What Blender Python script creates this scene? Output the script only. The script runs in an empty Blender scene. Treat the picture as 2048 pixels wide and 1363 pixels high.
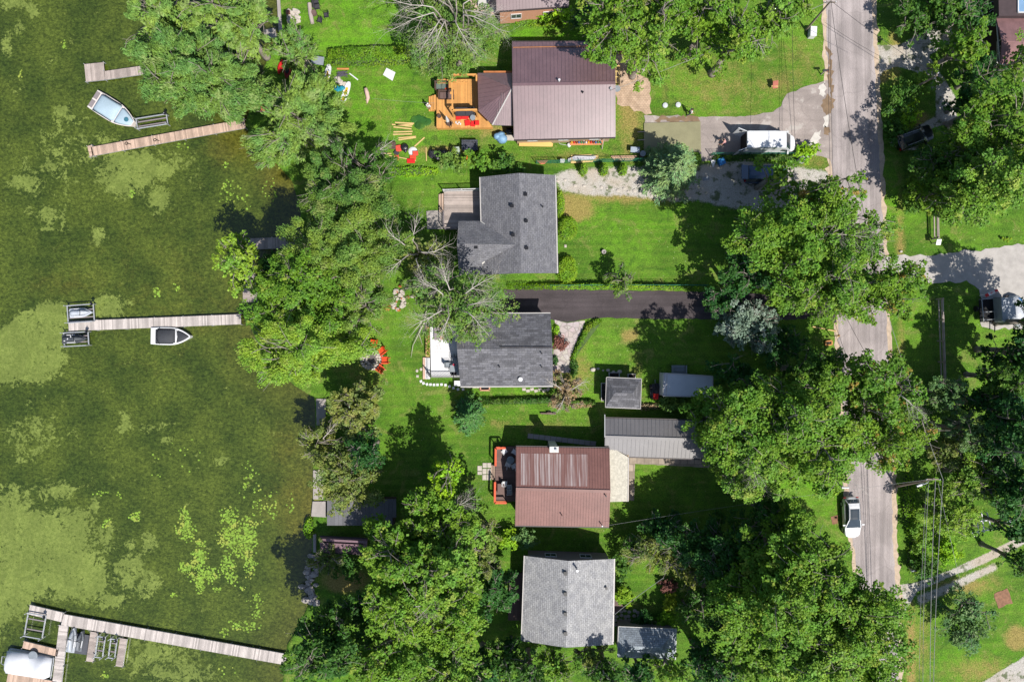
import bpy, bmesh, math, random
import numpy as np
from mathutils import Vector, Matrix
R = math.radians
scene = bpy.context.scene
COL = scene.collection
HC, SC = 76.0, 18.0            # camera height (m), photo pixels per metre on the ground
def P(px, py, z=0.0):
    k = (1 - z / HC) / SC
    return Vector(((px - 1024) * k, (681.5 - py) * k, z))
def s2l(c):
    c = c / 255.0
    return c / 12.92 if c <= 0.04045 else ((c + 0.055) / 1.055) ** 2.4
KALB = 0.60
def C(r, g, b, k=None):
    k = KALB if k is None else k
    return (min(s2l(r) * k, .85), min(s2l(g) * k, .85), min(s2l(b) * k, .85), 1)

# ------------------------------------------------------------------ materials
def newmat(name):
    m = bpy.data.materials.new(name); m.use_nodes = True
    nt = m.node_tree; b = nt.nodes['Principled BSDF']
    return m, nt, b
def nd(nt, t, **kw):
    n = nt.nodes.new(t)
    for k, v in kw.items():
        if k.startswith('i_'):
            key = k[2:]; key = int(key) if key.isdigit() else key.replace('_', ' ')
            n.inputs[key].default_value = v
        else: setattr(n, k, v)
    return n
def mixc(nt, fac, a, b, blend='MIX'):
    n = nt.nodes.new('ShaderNodeMix'); n.data_type = 'RGBA'; n.blend_type = blend
    for i, v in ((0, fac), (6, a), (7, b)):
        if hasattr(v, 'is_output'): nt.links.new(v, n.inputs[i])
        else: n.inputs[i].default_value = v
    return n.outputs[2]
def mth(nt, op, a, b=0.0, c=0.0, clamp=False):
    n = nt.nodes.new('ShaderNodeMath'); n.operation = op; n.use_clamp = clamp
    for i, v in enumerate((a, b, c)):
        if hasattr(v, 'is_output'): nt.links.new(v, n.inputs[i])
        else: n.inputs[i].default_value = v
    return n.outputs[0]
def ramp(nt, v, lo, hi, a=0.0, b=1.0):
    n = nt.nodes.new('ShaderNodeMapRange'); n.clamp = True; n.interpolation_type = 'SMOOTHSTEP'
    nt.links.new(v, n.inputs[0])
    n.inputs[1].default_value = lo; n.inputs[2].default_value = hi
    n.inputs[3].default_value = a; n.inputs[4].default_value = b
    return n.outputs[0]
def objco(nt, scale=(1, 1, 1), rot=(0, 0, 0)):
    tc = nt.nodes.new('ShaderNodeTexCoord'); mp = nt.nodes.new('ShaderNodeMapping')
    mp.inputs['Scale'].default_value = scale; mp.inputs['Rotation'].default_value = rot
    nt.links.new(tc.outputs['Object'], mp.inputs[0]); return mp.outputs[0]
def noise(nt, co, scale, detail=3, rough=.55, dist=0):
    n = nd(nt, 'ShaderNodeTexNoise', i_Scale=scale, i_Detail=detail, i_Roughness=rough, i_Distortion=dist)
    if co is not None: nt.links.new(co, n.inputs['Vector'])
    return n.outputs['Fac']
def bump(nt, b, h, strength=.3, dist=.05):
    n = nd(nt, 'ShaderNodeBump', i_Strength=strength, i_Distance=dist)
    nt.links.new(h, n.inputs['Height']); nt.links.new(n.outputs[0], b.inputs['Normal'])
def scl(c, k): return (c[0] * k, c[1] * k, c[2] * k, 1)
_M = {}
def plain(name, col, rough=.7, var=.18, scale=3.0, bmp=.15, island=0.0, metal=0.0, spec=.4, coat=0.0, fine=12.0):
    if name in _M: return _M[name]
    m, nt, b = newmat(name)
    co = objco(nt)
    f = noise(nt, co, scale, 4)
    f2 = noise(nt, co, scale * fine, 2)
    f = mth(nt, 'ADD', mth(nt, 'MULTIPLY', f, .65), mth(nt, 'MULTIPLY', f2, .35))
    f = ramp(nt, f, .3, .7)
    c = mixc(nt, f, scl(col, 1 - var), scl(col, 1 + var))
    if island > 0:
        g = nt.nodes.new('ShaderNodeNewGeometry')
        c = mixc(nt, 1.0, c, mixc(nt, g.outputs['Random Per Island'], (1 - island,) * 3 + (1,), (1 + island,) * 3 + (1,)), 'MULTIPLY')
    nt.links.new(c, b.inputs['Base Color'])
    b.inputs['Roughness'].default_value = rough; b.inputs['Metallic'].default_value = metal
    b.inputs['Specular IOR Level'].default_value = spec
    b.inputs['Coat Weight'].default_value = coat
    if bmp: bump(nt, b, f2, bmp, .02)
    _M[name] = m; return m
def shingle(name, col, var=.35, w=.42, h=.21):
    if name in _M: return _M[name]
    m, nt, b = newmat(name)
    uv = nt.nodes.new('ShaderNodeUVMap')
    br = nt.nodes.new('ShaderNodeTexBrick')
    nt.links.new(uv.outputs[0], br.inputs['Vector'])
    br.inputs['Scale'].default_value = 1; br.inputs['Brick Width'].default_value = w; br.inputs['Row Height'].default_value = h
    br.inputs['Mortar Size'].default_value = .015; br.inputs['Color1'].default_value = scl(col, 1 - var)
    br.inputs['Color2'].default_value = scl(col, 1 + var); br.inputs['Mortar'].default_value = scl(col, .55)
    br.inputs['Bias'].default_value = .15
    f = noise(nt, uv.outputs[0], 1.1, 5, .6); f2 = noise(nt, uv.outputs[0], 7, 2)
    c = mixc(nt, 1.0, br.outputs['Color'], mixc(nt, ramp(nt, f, .3, .7), (.82, .82, .84, 1), (1.14, 1.13, 1.1, 1)), 'MULTIPLY')
    c = mixc(nt, 1.0, c, mixc(nt, ramp(nt, f2, .3, .7), (.8, .8, .8, 1), (1.2, 1.2, 1.2, 1)), 'MULTIPLY')
    nt.links.new(c, b.inputs['Base Color']); b.inputs['Roughness'].default_value = .85
    bump(nt, b, br.outputs['Fac'], .4, .02)
    _M[name] = m; return m
def leafmat(name, col, tip=None, tipamt=.12, trans=.28, var=.35, hue=.5):
    if name in _M: return _M[name]
    m, nt, b = newmat(name)
    g = nt.nodes.new('ShaderNodeNewGeometry'); co = objco(nt)
    rnd = g.outputs['Random Per Island']
    yel = (col[0] * 1.5, col[1] * 1.08, col[2] * .7, 1); blu = (col[0] * .75, col[1] * .92, col[2] * 1.2, 1)
    f = ramp(nt, noise(nt, co, .55, 3), .35, .65)
    c = mixc(nt, f, blu, yel)
    c = mixc(nt, hue, col, c)
    c = mixc(nt, 1.0, c, mixc(nt, rnd, (1 - var,) * 3 + (1,), (1 + var,) * 3 + (1,)), 'MULTIPLY')
    oi = nt.nodes.new('ShaderNodeObjectInfo')
    c = mixc(nt, 1.0, c, mixc(nt, oi.outputs['Random'], (.78, .87, .92, 1), (1.2, 1.14, 1.1, 1)), 'MULTIPLY')
    if tip is not None:
        f3 = ramp(nt, noise(nt, co, .8, 2), .62 - tipamt * .4, .72 - tipamt * .4)
        c = mixc(nt, f3, c, tip)
    nt.links.new(c, b.inputs['Base Color']); b.inputs['Roughness'].default_value = .55
    b.inputs['Specular IOR Level'].default_value = .18
    tr = nt.nodes.new('ShaderNodeBsdfTranslucent')
    nt.links.new(mixc(nt, 1.0, c, (1.15, 1.25, .5, 1), 'MULTIPLY'), tr.inputs['Color'])
    mx = nt.nodes.new('ShaderNodeMixShader'); mx.inputs[0].default_value = trans
    nt.links.new(b.outputs[0], mx.inputs[1]); nt.links.new(tr.outputs[0], mx.inputs[2])
    nt.links.new(mx.outputs[0], nt.nodes['Material Output'].inputs[0])
    _M[name] = m; return m
def glass(name='window glass', col=(.02, .028, .035, 1), rough=.06):
    if name in _M: return _M[name]
    m, nt, b = newmat(name); co = objco(nt)
    nt.links.new(mixc(nt, noise(nt, co, 2, 2), col, scl(col, 1.6)), b.inputs['Base Color'])
    b.inputs['Roughness'].default_value = rough; b.inputs['Specular IOR Level'].default_value = .7
    _M[name] = m; return m

# ------------------------------------------------------------------ objects
def tag(o, label=None, cat=None, group=None, kind=None):
    if label: o['label'] = label
    if cat: o['category'] = cat
    if group: o['group'] = group
    if kind: o['kind'] = kind
    return o
def thing(name, label, cat, loc=(0, 0, 0), group=None, rz=0.0):
    o = bpy.data.objects.new(name, None); COL.objects.link(o)
    o.empty_display_size = .3
    o.location = loc; o.rotation_euler = (0, 0, rz)
    return tag(o, label, cat, group)
def wloc(o):
    v = Vector((0, 0, 0))
    while o is not None: v = v + Vector(o.location); o = o.parent
    return v
def copy_tree(o, parent=None):
    c = o.copy(); COL.objects.link(c); c.parent = parent
    for ch in [x for x in o.children]: copy_tree(ch, c)
    return c
def place(o, loc, rz=0.0, label=None, group=None, sc=None):
    o.location = loc; o.rotation_euler = (0, 0, rz)
    if sc: o.scale = (sc, sc, sc)
    if label: o['label'] = label
    if group: o['group'] = group
    return o
class MB:
    def __init__(s): s.v = []; s.f = []; s.m = []
    def add(s, vs, fs, mi=0):
        n = len(s.v); s.v.extend([tuple(v) for v in vs])
        for f in fs: s.f.append(tuple(i + n for i in f)); s.m.append(mi)
        return s
    def box(s, c, d, rz=0.0, mi=0, tilt=None):
        x, y, z = d[0] / 2, d[1] / 2, d[2] / 2
        M = Matrix.Rotation(rz, 3, 'Z')
        if tilt is not None: M = M @ Matrix.Rotation(tilt[1], 3, tilt[0])
        vs = [Vector(c) + M @ Vector(p) for p in ((-x, -y, -z), (x, -y, -z), (x, y, -z), (-x, y, -z), (-x, -y, z), (x, -y, z), (x, y, z), (-x, y, z))]
        return s.add(vs, ((0, 3, 2, 1), (4, 5, 6, 7), (0, 1, 5, 4), (1, 2, 6, 5), (2, 3, 7, 6), (3, 0, 4, 7)), mi)
    def beam(s, a, b, w, h, mi=0):
        a = Vector(a); b = Vector(b); d = (b - a); L = d.length; d.normalize()
        up = Vector((0, 0, 1)) if abs(d.z) < .95 else Vector((1, 0, 0))
        r = d.cross(up).normalized() * w / 2; u = r.cross(d).normalized() * h / 2
        vs = [a - r - u, a + r - u, a + r + u, a - r + u, b - r - u, b + r - u, b + r + u, b - r + u]
        return s.add(vs, ((3, 2, 1, 0), (4, 5, 6, 7), (0, 1, 5, 4), (1, 2, 6, 5), (2, 3, 7, 6), (3, 0, 4, 7)), mi)
    def prism(s, poly, z0, z1, mi=0, top=None):
        n = len(poly)
        a = sum(poly[i][0] * poly[(i + 1) % n][1] - poly[(i + 1) % n][0] * poly[i][1] for i in range(n))
        if a < 0: poly = poly[::-1]
        vs = [(p[0], p[1], z0) for p in poly] + [(p[0], p[1], z1) for p in (top or poly)]
        fs = [tuple(range(n))[::-1], tuple(range(n, 2 * n))] + [(i, (i + 1) % n, n + (i + 1) % n, n + i) for i in range(n)]
        return s.add(vs, fs, mi)
    def tube(s, pts, rs, n=6, mi=0, cap=True):
        pts = [Vector(p) for p in pts]; k = len(pts)
        if not hasattr(rs, '__len__'): rs = [rs] * k
        rings = []; 
        for i, p in enumerate(pts):
            d = (pts[min(i + 1, k - 1)] - pts[max(i - 1, 0)]).normalized()
            up = Vector((0, 0, 1)) if abs(d.z) < .9 else Vector((1, 0, 0))
            r = d.cross(up).normalized(); u = r.cross(d).normalized()
            rings.append([p + (r * math.cos(t) + u * math.sin(t)) * rs[i] for t in [2 * math.pi * j / n for j in range(n)]])
        return s.loft(rings, cap, mi)
    def loft(s, rings, cap=True, mi=0):
        n = len(rings[0]); vs = [p for r in rings for p in r]; fs = []
        for i in range(len(rings) - 1):
            for j in range(n):
                fs.append((i * n + j, i * n + (j + 1) % n, (i + 1) * n + (j + 1) % n, (i + 1) * n + j))
        if cap: fs.append(tuple(range(n))[::-1]); fs.append(tuple(range(len(vs) - n, len(vs))))
        return s.add(vs, fs, mi)
    def cyl(s, x, y, z0, z1, r, n=16, r2=None, mi=0):
        r2 = r if r2 is None else r2
        ring = lambda z, q: [(x + q * math.cos(2 * math.pi * j / n), y + q * math.sin(2 * math.pi * j / n), z) for j in range(n)]
        return s.loft([ring(z0, r), ring(z1, r2)], True, mi)
    def lathe(s, x, y, prof, n=16, mi=0):
        return s.loft([[(x + q * math.cos(2 * math.pi * j / n), y + q * math.sin(2 * math.pi * j / n), z) for j in range(n)] for q, z in prof], True, mi)
    def ell(s, c, r, nu=12, nv=8, mi=0, jit=0.0, rng=None):
        rings = []
        for i in range(1, nv):
            t = math.pi * i / nv - math.pi / 2; ring = []
            for j in range(nu):
                q = 1 + (rng.uniform(-jit, jit) if rng else 0)
                ring.append((c[0] + r[0] * q * math.cos(t) * math.cos(2 * math.pi * j / nu), c[1] + r[1] * q * math.cos(t) * math.sin(2 * math.pi * j / nu), c[2] + r[2] * q * math.sin(t)))
            rings.append(ring)
        return s.loft(rings, True, mi)
    def build(s, name, mats, parent=None, smooth=False, origin=None, uv=False, bevel=0.0, label=None):
        if not isinstance(mats, (list, tuple)): mats = [mats]
        vs = np.array(s.v, dtype=float)
        if parent is not None: org = np.array(wloc(parent))
        elif origin is not None: org = np.array(origin)
        else: org = np.array([(vs[:, 0].min() + vs[:, 0].max()) / 2, (vs[:, 1].min() + vs[:, 1].max()) / 2, vs[:, 2].min()])
        me = bpy.data.meshes.new(name); me.from_pydata((vs - org).tolist(), [], s.f)
        for m in mats: me.materials.append(m)
        me.polygons.foreach_set('material_index', s.m)
        if smooth: me.polygons.foreach_set('use_smooth', [True] * len(s.f))
        if uv:
            l = me.uv_layers.new(name='UVMap')
            for p in me.polygons:
                n = p.normal
                e = Vector((0, 0, 1)).cross(n)
                e = e.normalized() if e.length > 1e-4 else Vector((1, 0, 0))
                t = n.cross(e)
                for li in p.loop_indices:
                    c = me.vertices[me.loops[li].vertex_index].co
                    l.data[li].uv = (c.dot(e), c.dot(t))
        me.update()
        o = bpy.data.objects.new(name, me); COL.objects.link(o)
        if parent is not None: o.parent = parent
        else: o.location = org
        if bevel:
            b = o.modifiers.new('bevel', 'BEVEL'); b.width = bevel; b.segments = 2; b.limit_method = 'ANGLE'
        if label: o['label'] = label
        return o
def arrmesh(name, verts, faces4, mat, parent=None, origin=None, smooth=False):
    n = len(verts); m = len(faces4); k = faces4.shape[1]
    org = np.array(wloc(parent)) if parent is not None else np.array(origin if origin is not None else (0, 0, 0))
    me = bpy.data.meshes.new(name)
    me.vertices.add(n); me.vertices.foreach_set('co', (verts - org).astype(np.float32).ravel())
    me.loops.add(m * k); me.loops.foreach_set('vertex_index', faces4.astype(np.int32).ravel())
    me.polygons.add(m)
    me.polygons.foreach_set('loop_start', np.arange(0, m * k, k, dtype=np.int32))
    me.polygons.foreach_set('loop_total', np.full(m, k, dtype=np.int32))
    if smooth: me.polygons.foreach_set('use_smooth', np.ones(m, dtype=bool))
    me.update(calc_edges=True); me.validate()
    me.materials.append(mat)
    o = bpy.data.objects.new(name, me); COL.objects.link(o)
    if parent is not None: o.parent = parent
    else: o.location = org
    return o
def nrm(a): return a / np.maximum(np.linalg.norm(a, axis=1, keepdims=True), 1e-6)
def leafverts(c, N, A, L, W, fold=.12):
    N = nrm(N); t = nrm(A - (A * N).sum(1, keepdims=True) * N); b = np.cross(N, t)
    L = L[:, None]; W = W[:, None]
    v = np.stack([c - t * L * .5, c + b * W * .5 + N * L * fold - t * L * .08, c + t * L * .5, c - b * W * .5 + N * L * fold - t * L * .08], 1)
    return v.reshape(-1, 3)
def quads(n): return np.arange(4 * n).reshape(-1, 4)
def rsph(rng, n, zlo=-1.0, zhi=1.0):
    z = rng.uniform(zlo, zhi, n); a = rng.uniform(0, 2 * np.pi, n); r = np.sqrt(np.maximum(0, 1 - z * z))
    return np.stack([r * np.cos(a), r * np.sin(a), z], 1)
def poly_sd(px, py, poly, closed=True):
    """signed distance (inside > 0) of arrays of pixel points to a pixel polygon"""
    poly = np.array(poly, float); n = len(poly)
    d2 = np.full(px.shape, 1e12); ins = np.zeros(px.shape, bool)
    for i in range(n if closed else n - 1):
        ax, ay = poly[i]; bx, by = poly[(i + 1) % n]
        ex, ey = bx - ax, by - ay
        t = np.clip(((px - ax) * ex + (py - ay) * ey) / (ex * ex + ey * ey + 1e-9), 0, 1)
        d2 = np.minimum(d2, (px - ax - t * ex) ** 2 + (py - ay - t * ey) ** 2)
        if closed and ay != by:
            c = ((ay > py) != (by > py)) & (px < (bx - ax) * (py - ay) / (by - ay) + ax)
            ins ^= c
    d = np.sqrt(d2)
    return np.where(ins, d, -d)
# ------------------------------------------------------------------ camera, sky, sun
SUN_EL, SUN_AZ = R(54), R(145)     # azimuth clockwise from picture-up (+Y)
cam = bpy.data.cameras.new('camera'); cam.sensor_width = 36; cam.lens = 36 * HC / (2048 / SC)
cam.clip_end = 9000; cam.clip_start = .5
co_ = bpy.data.objects.new('camera', cam); COL.objects.link(co_); co_.location = (0, 0, HC)
scene.camera = co_
world = bpy.data.worlds.new('World'); scene.world = world; world.use_nodes = True
wn = world.node_tree
sky = wn.nodes.new('ShaderNodeTexSky'); sky.sky_type = 'NISHITA'; sky.sun_disc = False
sky.sun_elevation = SUN_EL; sky.sun_rotation = SUN_AZ; sky.altitude = 200
wn.links.new(sky.outputs[0], wn.nodes['Background'].inputs[0]); wn.nodes['Background'].inputs[1].default_value = .085
sd = bpy.data.lights.new('sun', 'SUN'); sd.energy = 4.2; sd.angle = R(.53); sd.color = (1, .955, .88)
so = bpy.data.objects.new('sun', sd); COL.objects.link(so)
sv = Vector((math.cos(SUN_EL) * math.sin(SUN_AZ), math.cos(SUN_EL) * math.cos(SUN_AZ), math.sin(SUN_EL)))
so.rotation_euler = (-sv).to_track_quat('-Z', 'Y').to_euler(); so.location = sv * 150
scene.view_settings.view_transform = 'Standard'; scene.view_settings.look = 'None'
scene.view_settings.exposure = .84; scene.view_settings.gamma = 1
scene.cycles.max_bounces = 6; scene.cycles.diffuse_bounces = 2; scene.cycles.glossy_bounces = 2
scene.cycles.transmission_bounces = 3; scene.cycles.transparent_max_bounces = 4

# ------------------------------------------------------------------ ground sheet with lake basin
SHORE = [(553, -60), (557, 60), (530, 130), (505, 200), (490, 250), (540, 310), (585, 360), (602, 420), (600, 480), (560, 500),
         (515, 520), (512, 600), (500, 650), (530, 720), (590, 770), (630, 795), (632, 850), (626, 940), (626, 1060), (624, 1130),
         (622, 1200), (600, 1250), (575, 1290), (568, 1340), (560, 1430)]
LAND = [(553, -90000)] + SHORE + [(560, 90000), (90000, 90000), (90000, -90000)]
def axis(lo, hi, st, far):
    return np.concatenate([-np.array(far[::-1], float), np.arange(lo, hi + st, st), np.array(far, float)])
def grid(xs, ys):
    X, Y = np.meshgrid(xs, ys); nx, ny = len(xs), len(ys)
    i = np.arange(nx * ny).reshape(ny, nx)
    f = np.stack([i[:-1, :-1], i[:-1, 1:], i[1:, 1:], i[1:, :-1]], -1).reshape(-1, 4)
    return X.ravel(), Y.ravel(), f
def attr(me, name, vals):
    a = me.attributes.new(name, 'FLOAT', 'POINT'); a.data.foreach_set('value', vals.astype(np.float32))
gx, gy, gf = grid(axis(-36, 64, .25, [80, 160, 600, 4000]), axis(-43, 43, .25, [60, 160, 600, 4000]))
ppx, ppy = gx * SC + 1024, 681.5 - gy * SC
lsd = poly_sd(ppx, ppy, LAND)
rg = np.random.default_rng(5)
gz = np.where(lsd >= 0, 0.0, -np.clip(-lsd / 9, 0, 1) * 1.1) + np.where(lsd > 12, np.sin(gx * .35) * np.cos(gy * .3) * .012 - .014, 0)
def blob(regions):
    v = np.zeros(gx.shape)
    for poly, fe, st in regions:
        if len(poly) == 4 and not hasattr(poly[0], '__len__'):      # ellipse cx, cy, rx, ry
            cx, cy, rx, ry = poly
            q = np.sqrt(((ppx - cx) / rx) ** 2 + ((ppy - cy) / ry) ** 2); d = (1 - q) * min(rx, ry)
        else: d = poly_sd(ppx, ppy, poly)
        v = np.maximum(v, np.clip(.5 + d / (2 * fe), 0, 1) * st)
    return v
dry = blob([((1145, 415, 42, 28), 14, 1), ((1250, 385, 120, 20), 14, .9), ((1260, 225, 30, 90), 20, .7), ((1200, 312, 190, 14), 12, .45),
            ((1015, 262, 60, 12), 10, .9), ((870, 252, 20, 10), 8, .7), ((930, 245, 75, 40), 30, .4), ((880, 300, 60, 8), 8, .8), ((760, 230, 60, 40), 30, .25),
            ((1150, 745, 40, 45), 25, .55), ((1165, 690, 15, 60), 12, .4), ((1550, 165, 40, 25), 20, .6), ((1440, 170, 160, 70), 50, .38),
            ((1600, 120, 50, 70), 40, .4), ((1800, 500, 9, 90), 8, .75), ((1803, 720, 9, 110), 8, .6), ((1822, 1310, 9, 110), 7, 1),
            ((1840, 1290, 30, 80), 22, .45), ((1800, 430, 8, 120), 7, .5), ((1960, 1340, 70, 30), 24, .6), ((2035, 1275, 25, 25), 10, .9),
            ((1930, 1170, 70, 20), 14, .7), ((1080, 850, 90, 22), 20, .35), ((985, 845, 60, 12), 10, .4), ((1270, 760, 22, 60), 15, .4),
            ((1630, 310, 40, 40), 20, .45), ((1765, 150, 18, 18), 8, .9), ((1838, 238, 18, 18), 10, .9), ((690, 1160, 45, 25), 12, 1), ((630, 975, 14, 40), 8, .7),
            ((725, 735, 60, 40), 20, .4), ((1450, 395, 90, 30), 25, .3), ((1790, 110, 14, 60), 8, .7), ((1340, 90, 60, 30), 30, .3), ((1640, 760, 30, 80), 20, .2), ((1260, 670, 20, 14), 8, .8)])
dirt = blob([((1854, 641, 6, 6), 3, 1), ((1858, 670, 7, 16), 4, 1), ((1669, 1041, 8, 9), 2, 1), ((770, 702, 10, 5), 4, .7), ((1052, 844, 7, 6), 3, 1), ((1128, 392, 20, 14), 10, .5),
             ((2007, 1200, 19, 19), 2.5, 1.3), ((1600, 990, 0, 0), 3, .8), ((735, 620, 50, 50), 20, .8), ((680, 330, 30, 30), 20, .9), ((590, 345, 40, 30), 20, .8),
             ((555, 240, 55, 70), 30, .8), ((1450, 1260, 90, 40), 18, .9), ((1390, 1280, 50, 25), 14, .9), ((1300, 1160, 60, 40), 25, .6), ((1260, 1120, 16, 40), 8, .8),
             ((1940, 100, 60, 60), 30, .8), ((2000, 560, 0, 0), 4, 0), ((1950, 300, 140, 130), 50, .6), ((1570, 690, 90, 60), 25, .9), ((1380, 740, 70, 30), 20, .45),
             ((1600, 870, 0, 0), 1, 0), ((680, 1230, 70, 50), 20, .7), ((1880, 920, 60, 120), 40, .4), ((2020, 960, 60, 130), 40, .55), ((1440, 560, 70, 40), 25, .6), ((935, 325, 120, 12), 10, .7),
             ((1000, 545, 40, 25), 12, .6), ((850, 560, 50, 60), 25, .6), ((1830, 170, 50, 60), 20, .5), ((1260, 440, 0, 0), 3, .7), ((548, 40, 6, 50), 3, .5)])
gravel = blob([([(1110, 350), (1130, 340), (1180, 336), (1290, 332), (1330, 345), (1400, 335), (1400, 400), (1350, 404), (1260, 392), (1180, 392), (1120, 380)], 10, .95),
               ([(1400, 330), (1490, 322), (1600, 335), (1668, 345), (1670, 420), (1600, 418), (1530, 425), (1440, 412), (1395, 400)], 10, 1),
               ([(1752, 92), (1800, 90), (1850, 62), (1900, 45), (1908, 78), (1858, 112), (1882, 148), (1912, 195), (1914, 240), (1862, 258), (1830, 300), (1800, 300), (1780, 285), (1840, 250), (1872, 232), (1872, 185), (1830, 142), (1790, 133), (1768, 142), (1752, 150)], 5, 1),
               ([(1790, 1170), (1830, 1165), (1900, 1140), (1960, 1112), (2060, 1062), (2060, 1082), (1965, 1128), (1900, 1153), (1835, 1182), (1815, 1215), (1800, 1250), (1790, 1240)], 4, 1),
               ([(1830, 1192), (1900, 1163), (1990, 1124), (1998, 1138), (1905, 1182), (1838, 1212)], 7, .8),
               ([(1955, 1370), (1990, 1348), (2060, 1305), (2060, 1370)], 5, 1), ([(1745, 90), (1762, 90), (1764, 150), (1750, 160)], 4, .9), ((1240, 845, 6, 6), 3, .0)])
dirt = np.maximum(dirt, np.clip(1 - np.abs(lsd - 4) / 12, 0, 1) * .9)
lush = blob([((700, 60, 150, 60), 60, .9), ((740, 200, 90, 60), 50, .6), ((1300, 450, 110, 20), 40, .5), ((960, 70, 60, 30), 20, 0), ((1120, 68, 100, 14), 10, 1), ((1790, 400, 10, 80), 6, .7),
             ((1640, 970, 60, 40), 30, .7), ((780, 290, 60, 30), 30, .4), ((1930, 1320, 90, 40), 40, .5), ((1000, 800, 100, 25), 30, .4), ((1825, 620, 25, 60), 20, .5), ((820, 345, 40, 12), 8, .8)])
ground = arrmesh('ground', np.stack([gx, gy, gz], 1), gf, None or bpy.data.materials.new('lawn and earth'), smooth=True)
tag(ground, kind='structure')
for k, v in (('dry', dry), ('dirt', dirt), ('gravel', gravel), ('lush', lush)): attr(ground.data, k, v)
m = ground.data.materials[0]; m.use_nodes = True; nt = m.node_tree; b = nt.nodes['Principled BSDF']
co = objco(nt)
nw = noise(nt, co, .42, 5, .7, 1.2)
def A(nt, n): 
    a = nt.nodes.new('ShaderNodeAttribute'); a.attribute_name = n; return a.outputs['Fac']
nbig = noise(nt, co, .16, 4, .6); nmid = noise(nt, co, .9, 4, .65); nfin = noise(nt, co, 7, 3, .7); nvf = noise(nt, co, 22, 2, .6)
cost = objco(nt, (.12, 1.6, 1)); nstr = noise(nt, cost, 1.0, 3, .6)
g = mixc(nt, ramp(nt, nbig, .35, .65), C(80, 126, 34), C(112, 160, 46))
g = mixc(nt, mth(nt, 'MULTIPLY', A(nt, 'lush'), .8), g, C(122, 188, 34))
g = mixc(nt, ramp(nt, nmid, .38, .62, 0, .5), g, C(84, 112, 44))
g = mixc(nt, ramp(nt, nstr, .42, .62, 0, .32), g, C(124, 150, 60))
g = mixc(nt, ramp(nt, nw, .53, .68, 0, .7), g, C(140, 148, 80))
g = mixc(nt, ramp(nt, nw, .30, .45, .6, 0), g, C(54, 92, 36))
vcl = nd(nt, 'ShaderNodeTexVoronoi', i_Scale=1.5); nt.links.new(co, vcl.inputs['Vector'])
g = mixc(nt, ramp(nt, vcl.outputs['Distance'], .05, .09, .7, 0), g, C(190, 200, 150))
wvm = nd(nt, 'ShaderNodeTexWave', i_Scale=.35, i_Distortion=1.2, i_Detail=1.0, bands_direction='Y'); nt.links.new(co, wvm.inputs['Vector'])
g = mixc(nt, 1.0, g, mixc(nt, wvm.outputs['Fac'], (.93, .95, .92, 1), (1.07, 1.05, 1.06, 1)), 'MULTIPLY')
def edge(a, n, w=.35):   # attribute broken up by noise
    return ramp(nt, mth(nt, 'ADD', a, mth(nt, 'MULTIPLY', mth(nt, 'SUBTRACT', n, .5), 1.5)), .5 - w, .5 + w)
g = mixc(nt, mth(nt, 'MULTIPLY', edge(A(nt, 'dry'), mth(nt, 'ADD', mth(nt, 'MULTIPLY', nfin, .5), mth(nt, 'MULTIPLY', nmid, .5))), .85), g, C(172, 150, 92))
g = mixc(nt, 1.0, g, mixc(nt, ramp(nt, nfin, .3, .7), (.66, .68, .6, 1), (1.32, 1.3, 1.3, 1)), 'MULTIPLY')
g = mixc(nt, 1.0, g, mixc(nt, ramp(nt, nvf, .3, .7), (.68, .7, .65, 1), (1.3, 1.28, 1.3, 1)), 'MULTIPLY')
dcol = mixc(nt, ramp(nt, nfin, .35, .65), C(110, 78, 54), C(176, 136, 104))
g = mixc(nt, edge(A(nt, 'dirt'), mth(nt, 'ADD', mth(nt, 'MULTIPLY', nfin, .5), mth(nt, 'MULTIPLY', nmid, .5)), .2), g, dcol)
vor = nd(nt, 'ShaderNodeTexVoronoi', i_Scale=6.0); nt.links.new(co, vor.inputs['Vector'])
gcol = mixc(nt, ramp(nt, nvf, .35, .65), C(166, 160, 152), C(232, 226, 216))
gcol = mixc(nt, ramp(nt, nbig, .45, .65, 0, .35), gcol, C(196, 166, 126))
gcol = mixc(nt, ramp(nt, vor.outputs['Distance'], .0, .5, .25, 0), gcol, C(215, 210, 205))
gcol = mixc(nt, ramp(nt, nmid, .52, .64, 0, .85), gcol, C(92, 108, 60))
g = mixc(nt, edge(A(nt, 'gravel'), mth(nt, 'ADD', mth(nt, 'MULTIPLY', nfin, .45), mth(nt, 'MULTIPLY', nmid, .55)), .16), g, gcol)
nt.links.new(g, b.inputs['Base Color']); b.inputs['Roughness'].default_value = .9; b.inputs['Specular IOR Level'].default_value = .15
bump(nt, b, mth(nt, 'ADD', nfin, nvf), .8, .06)

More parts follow.
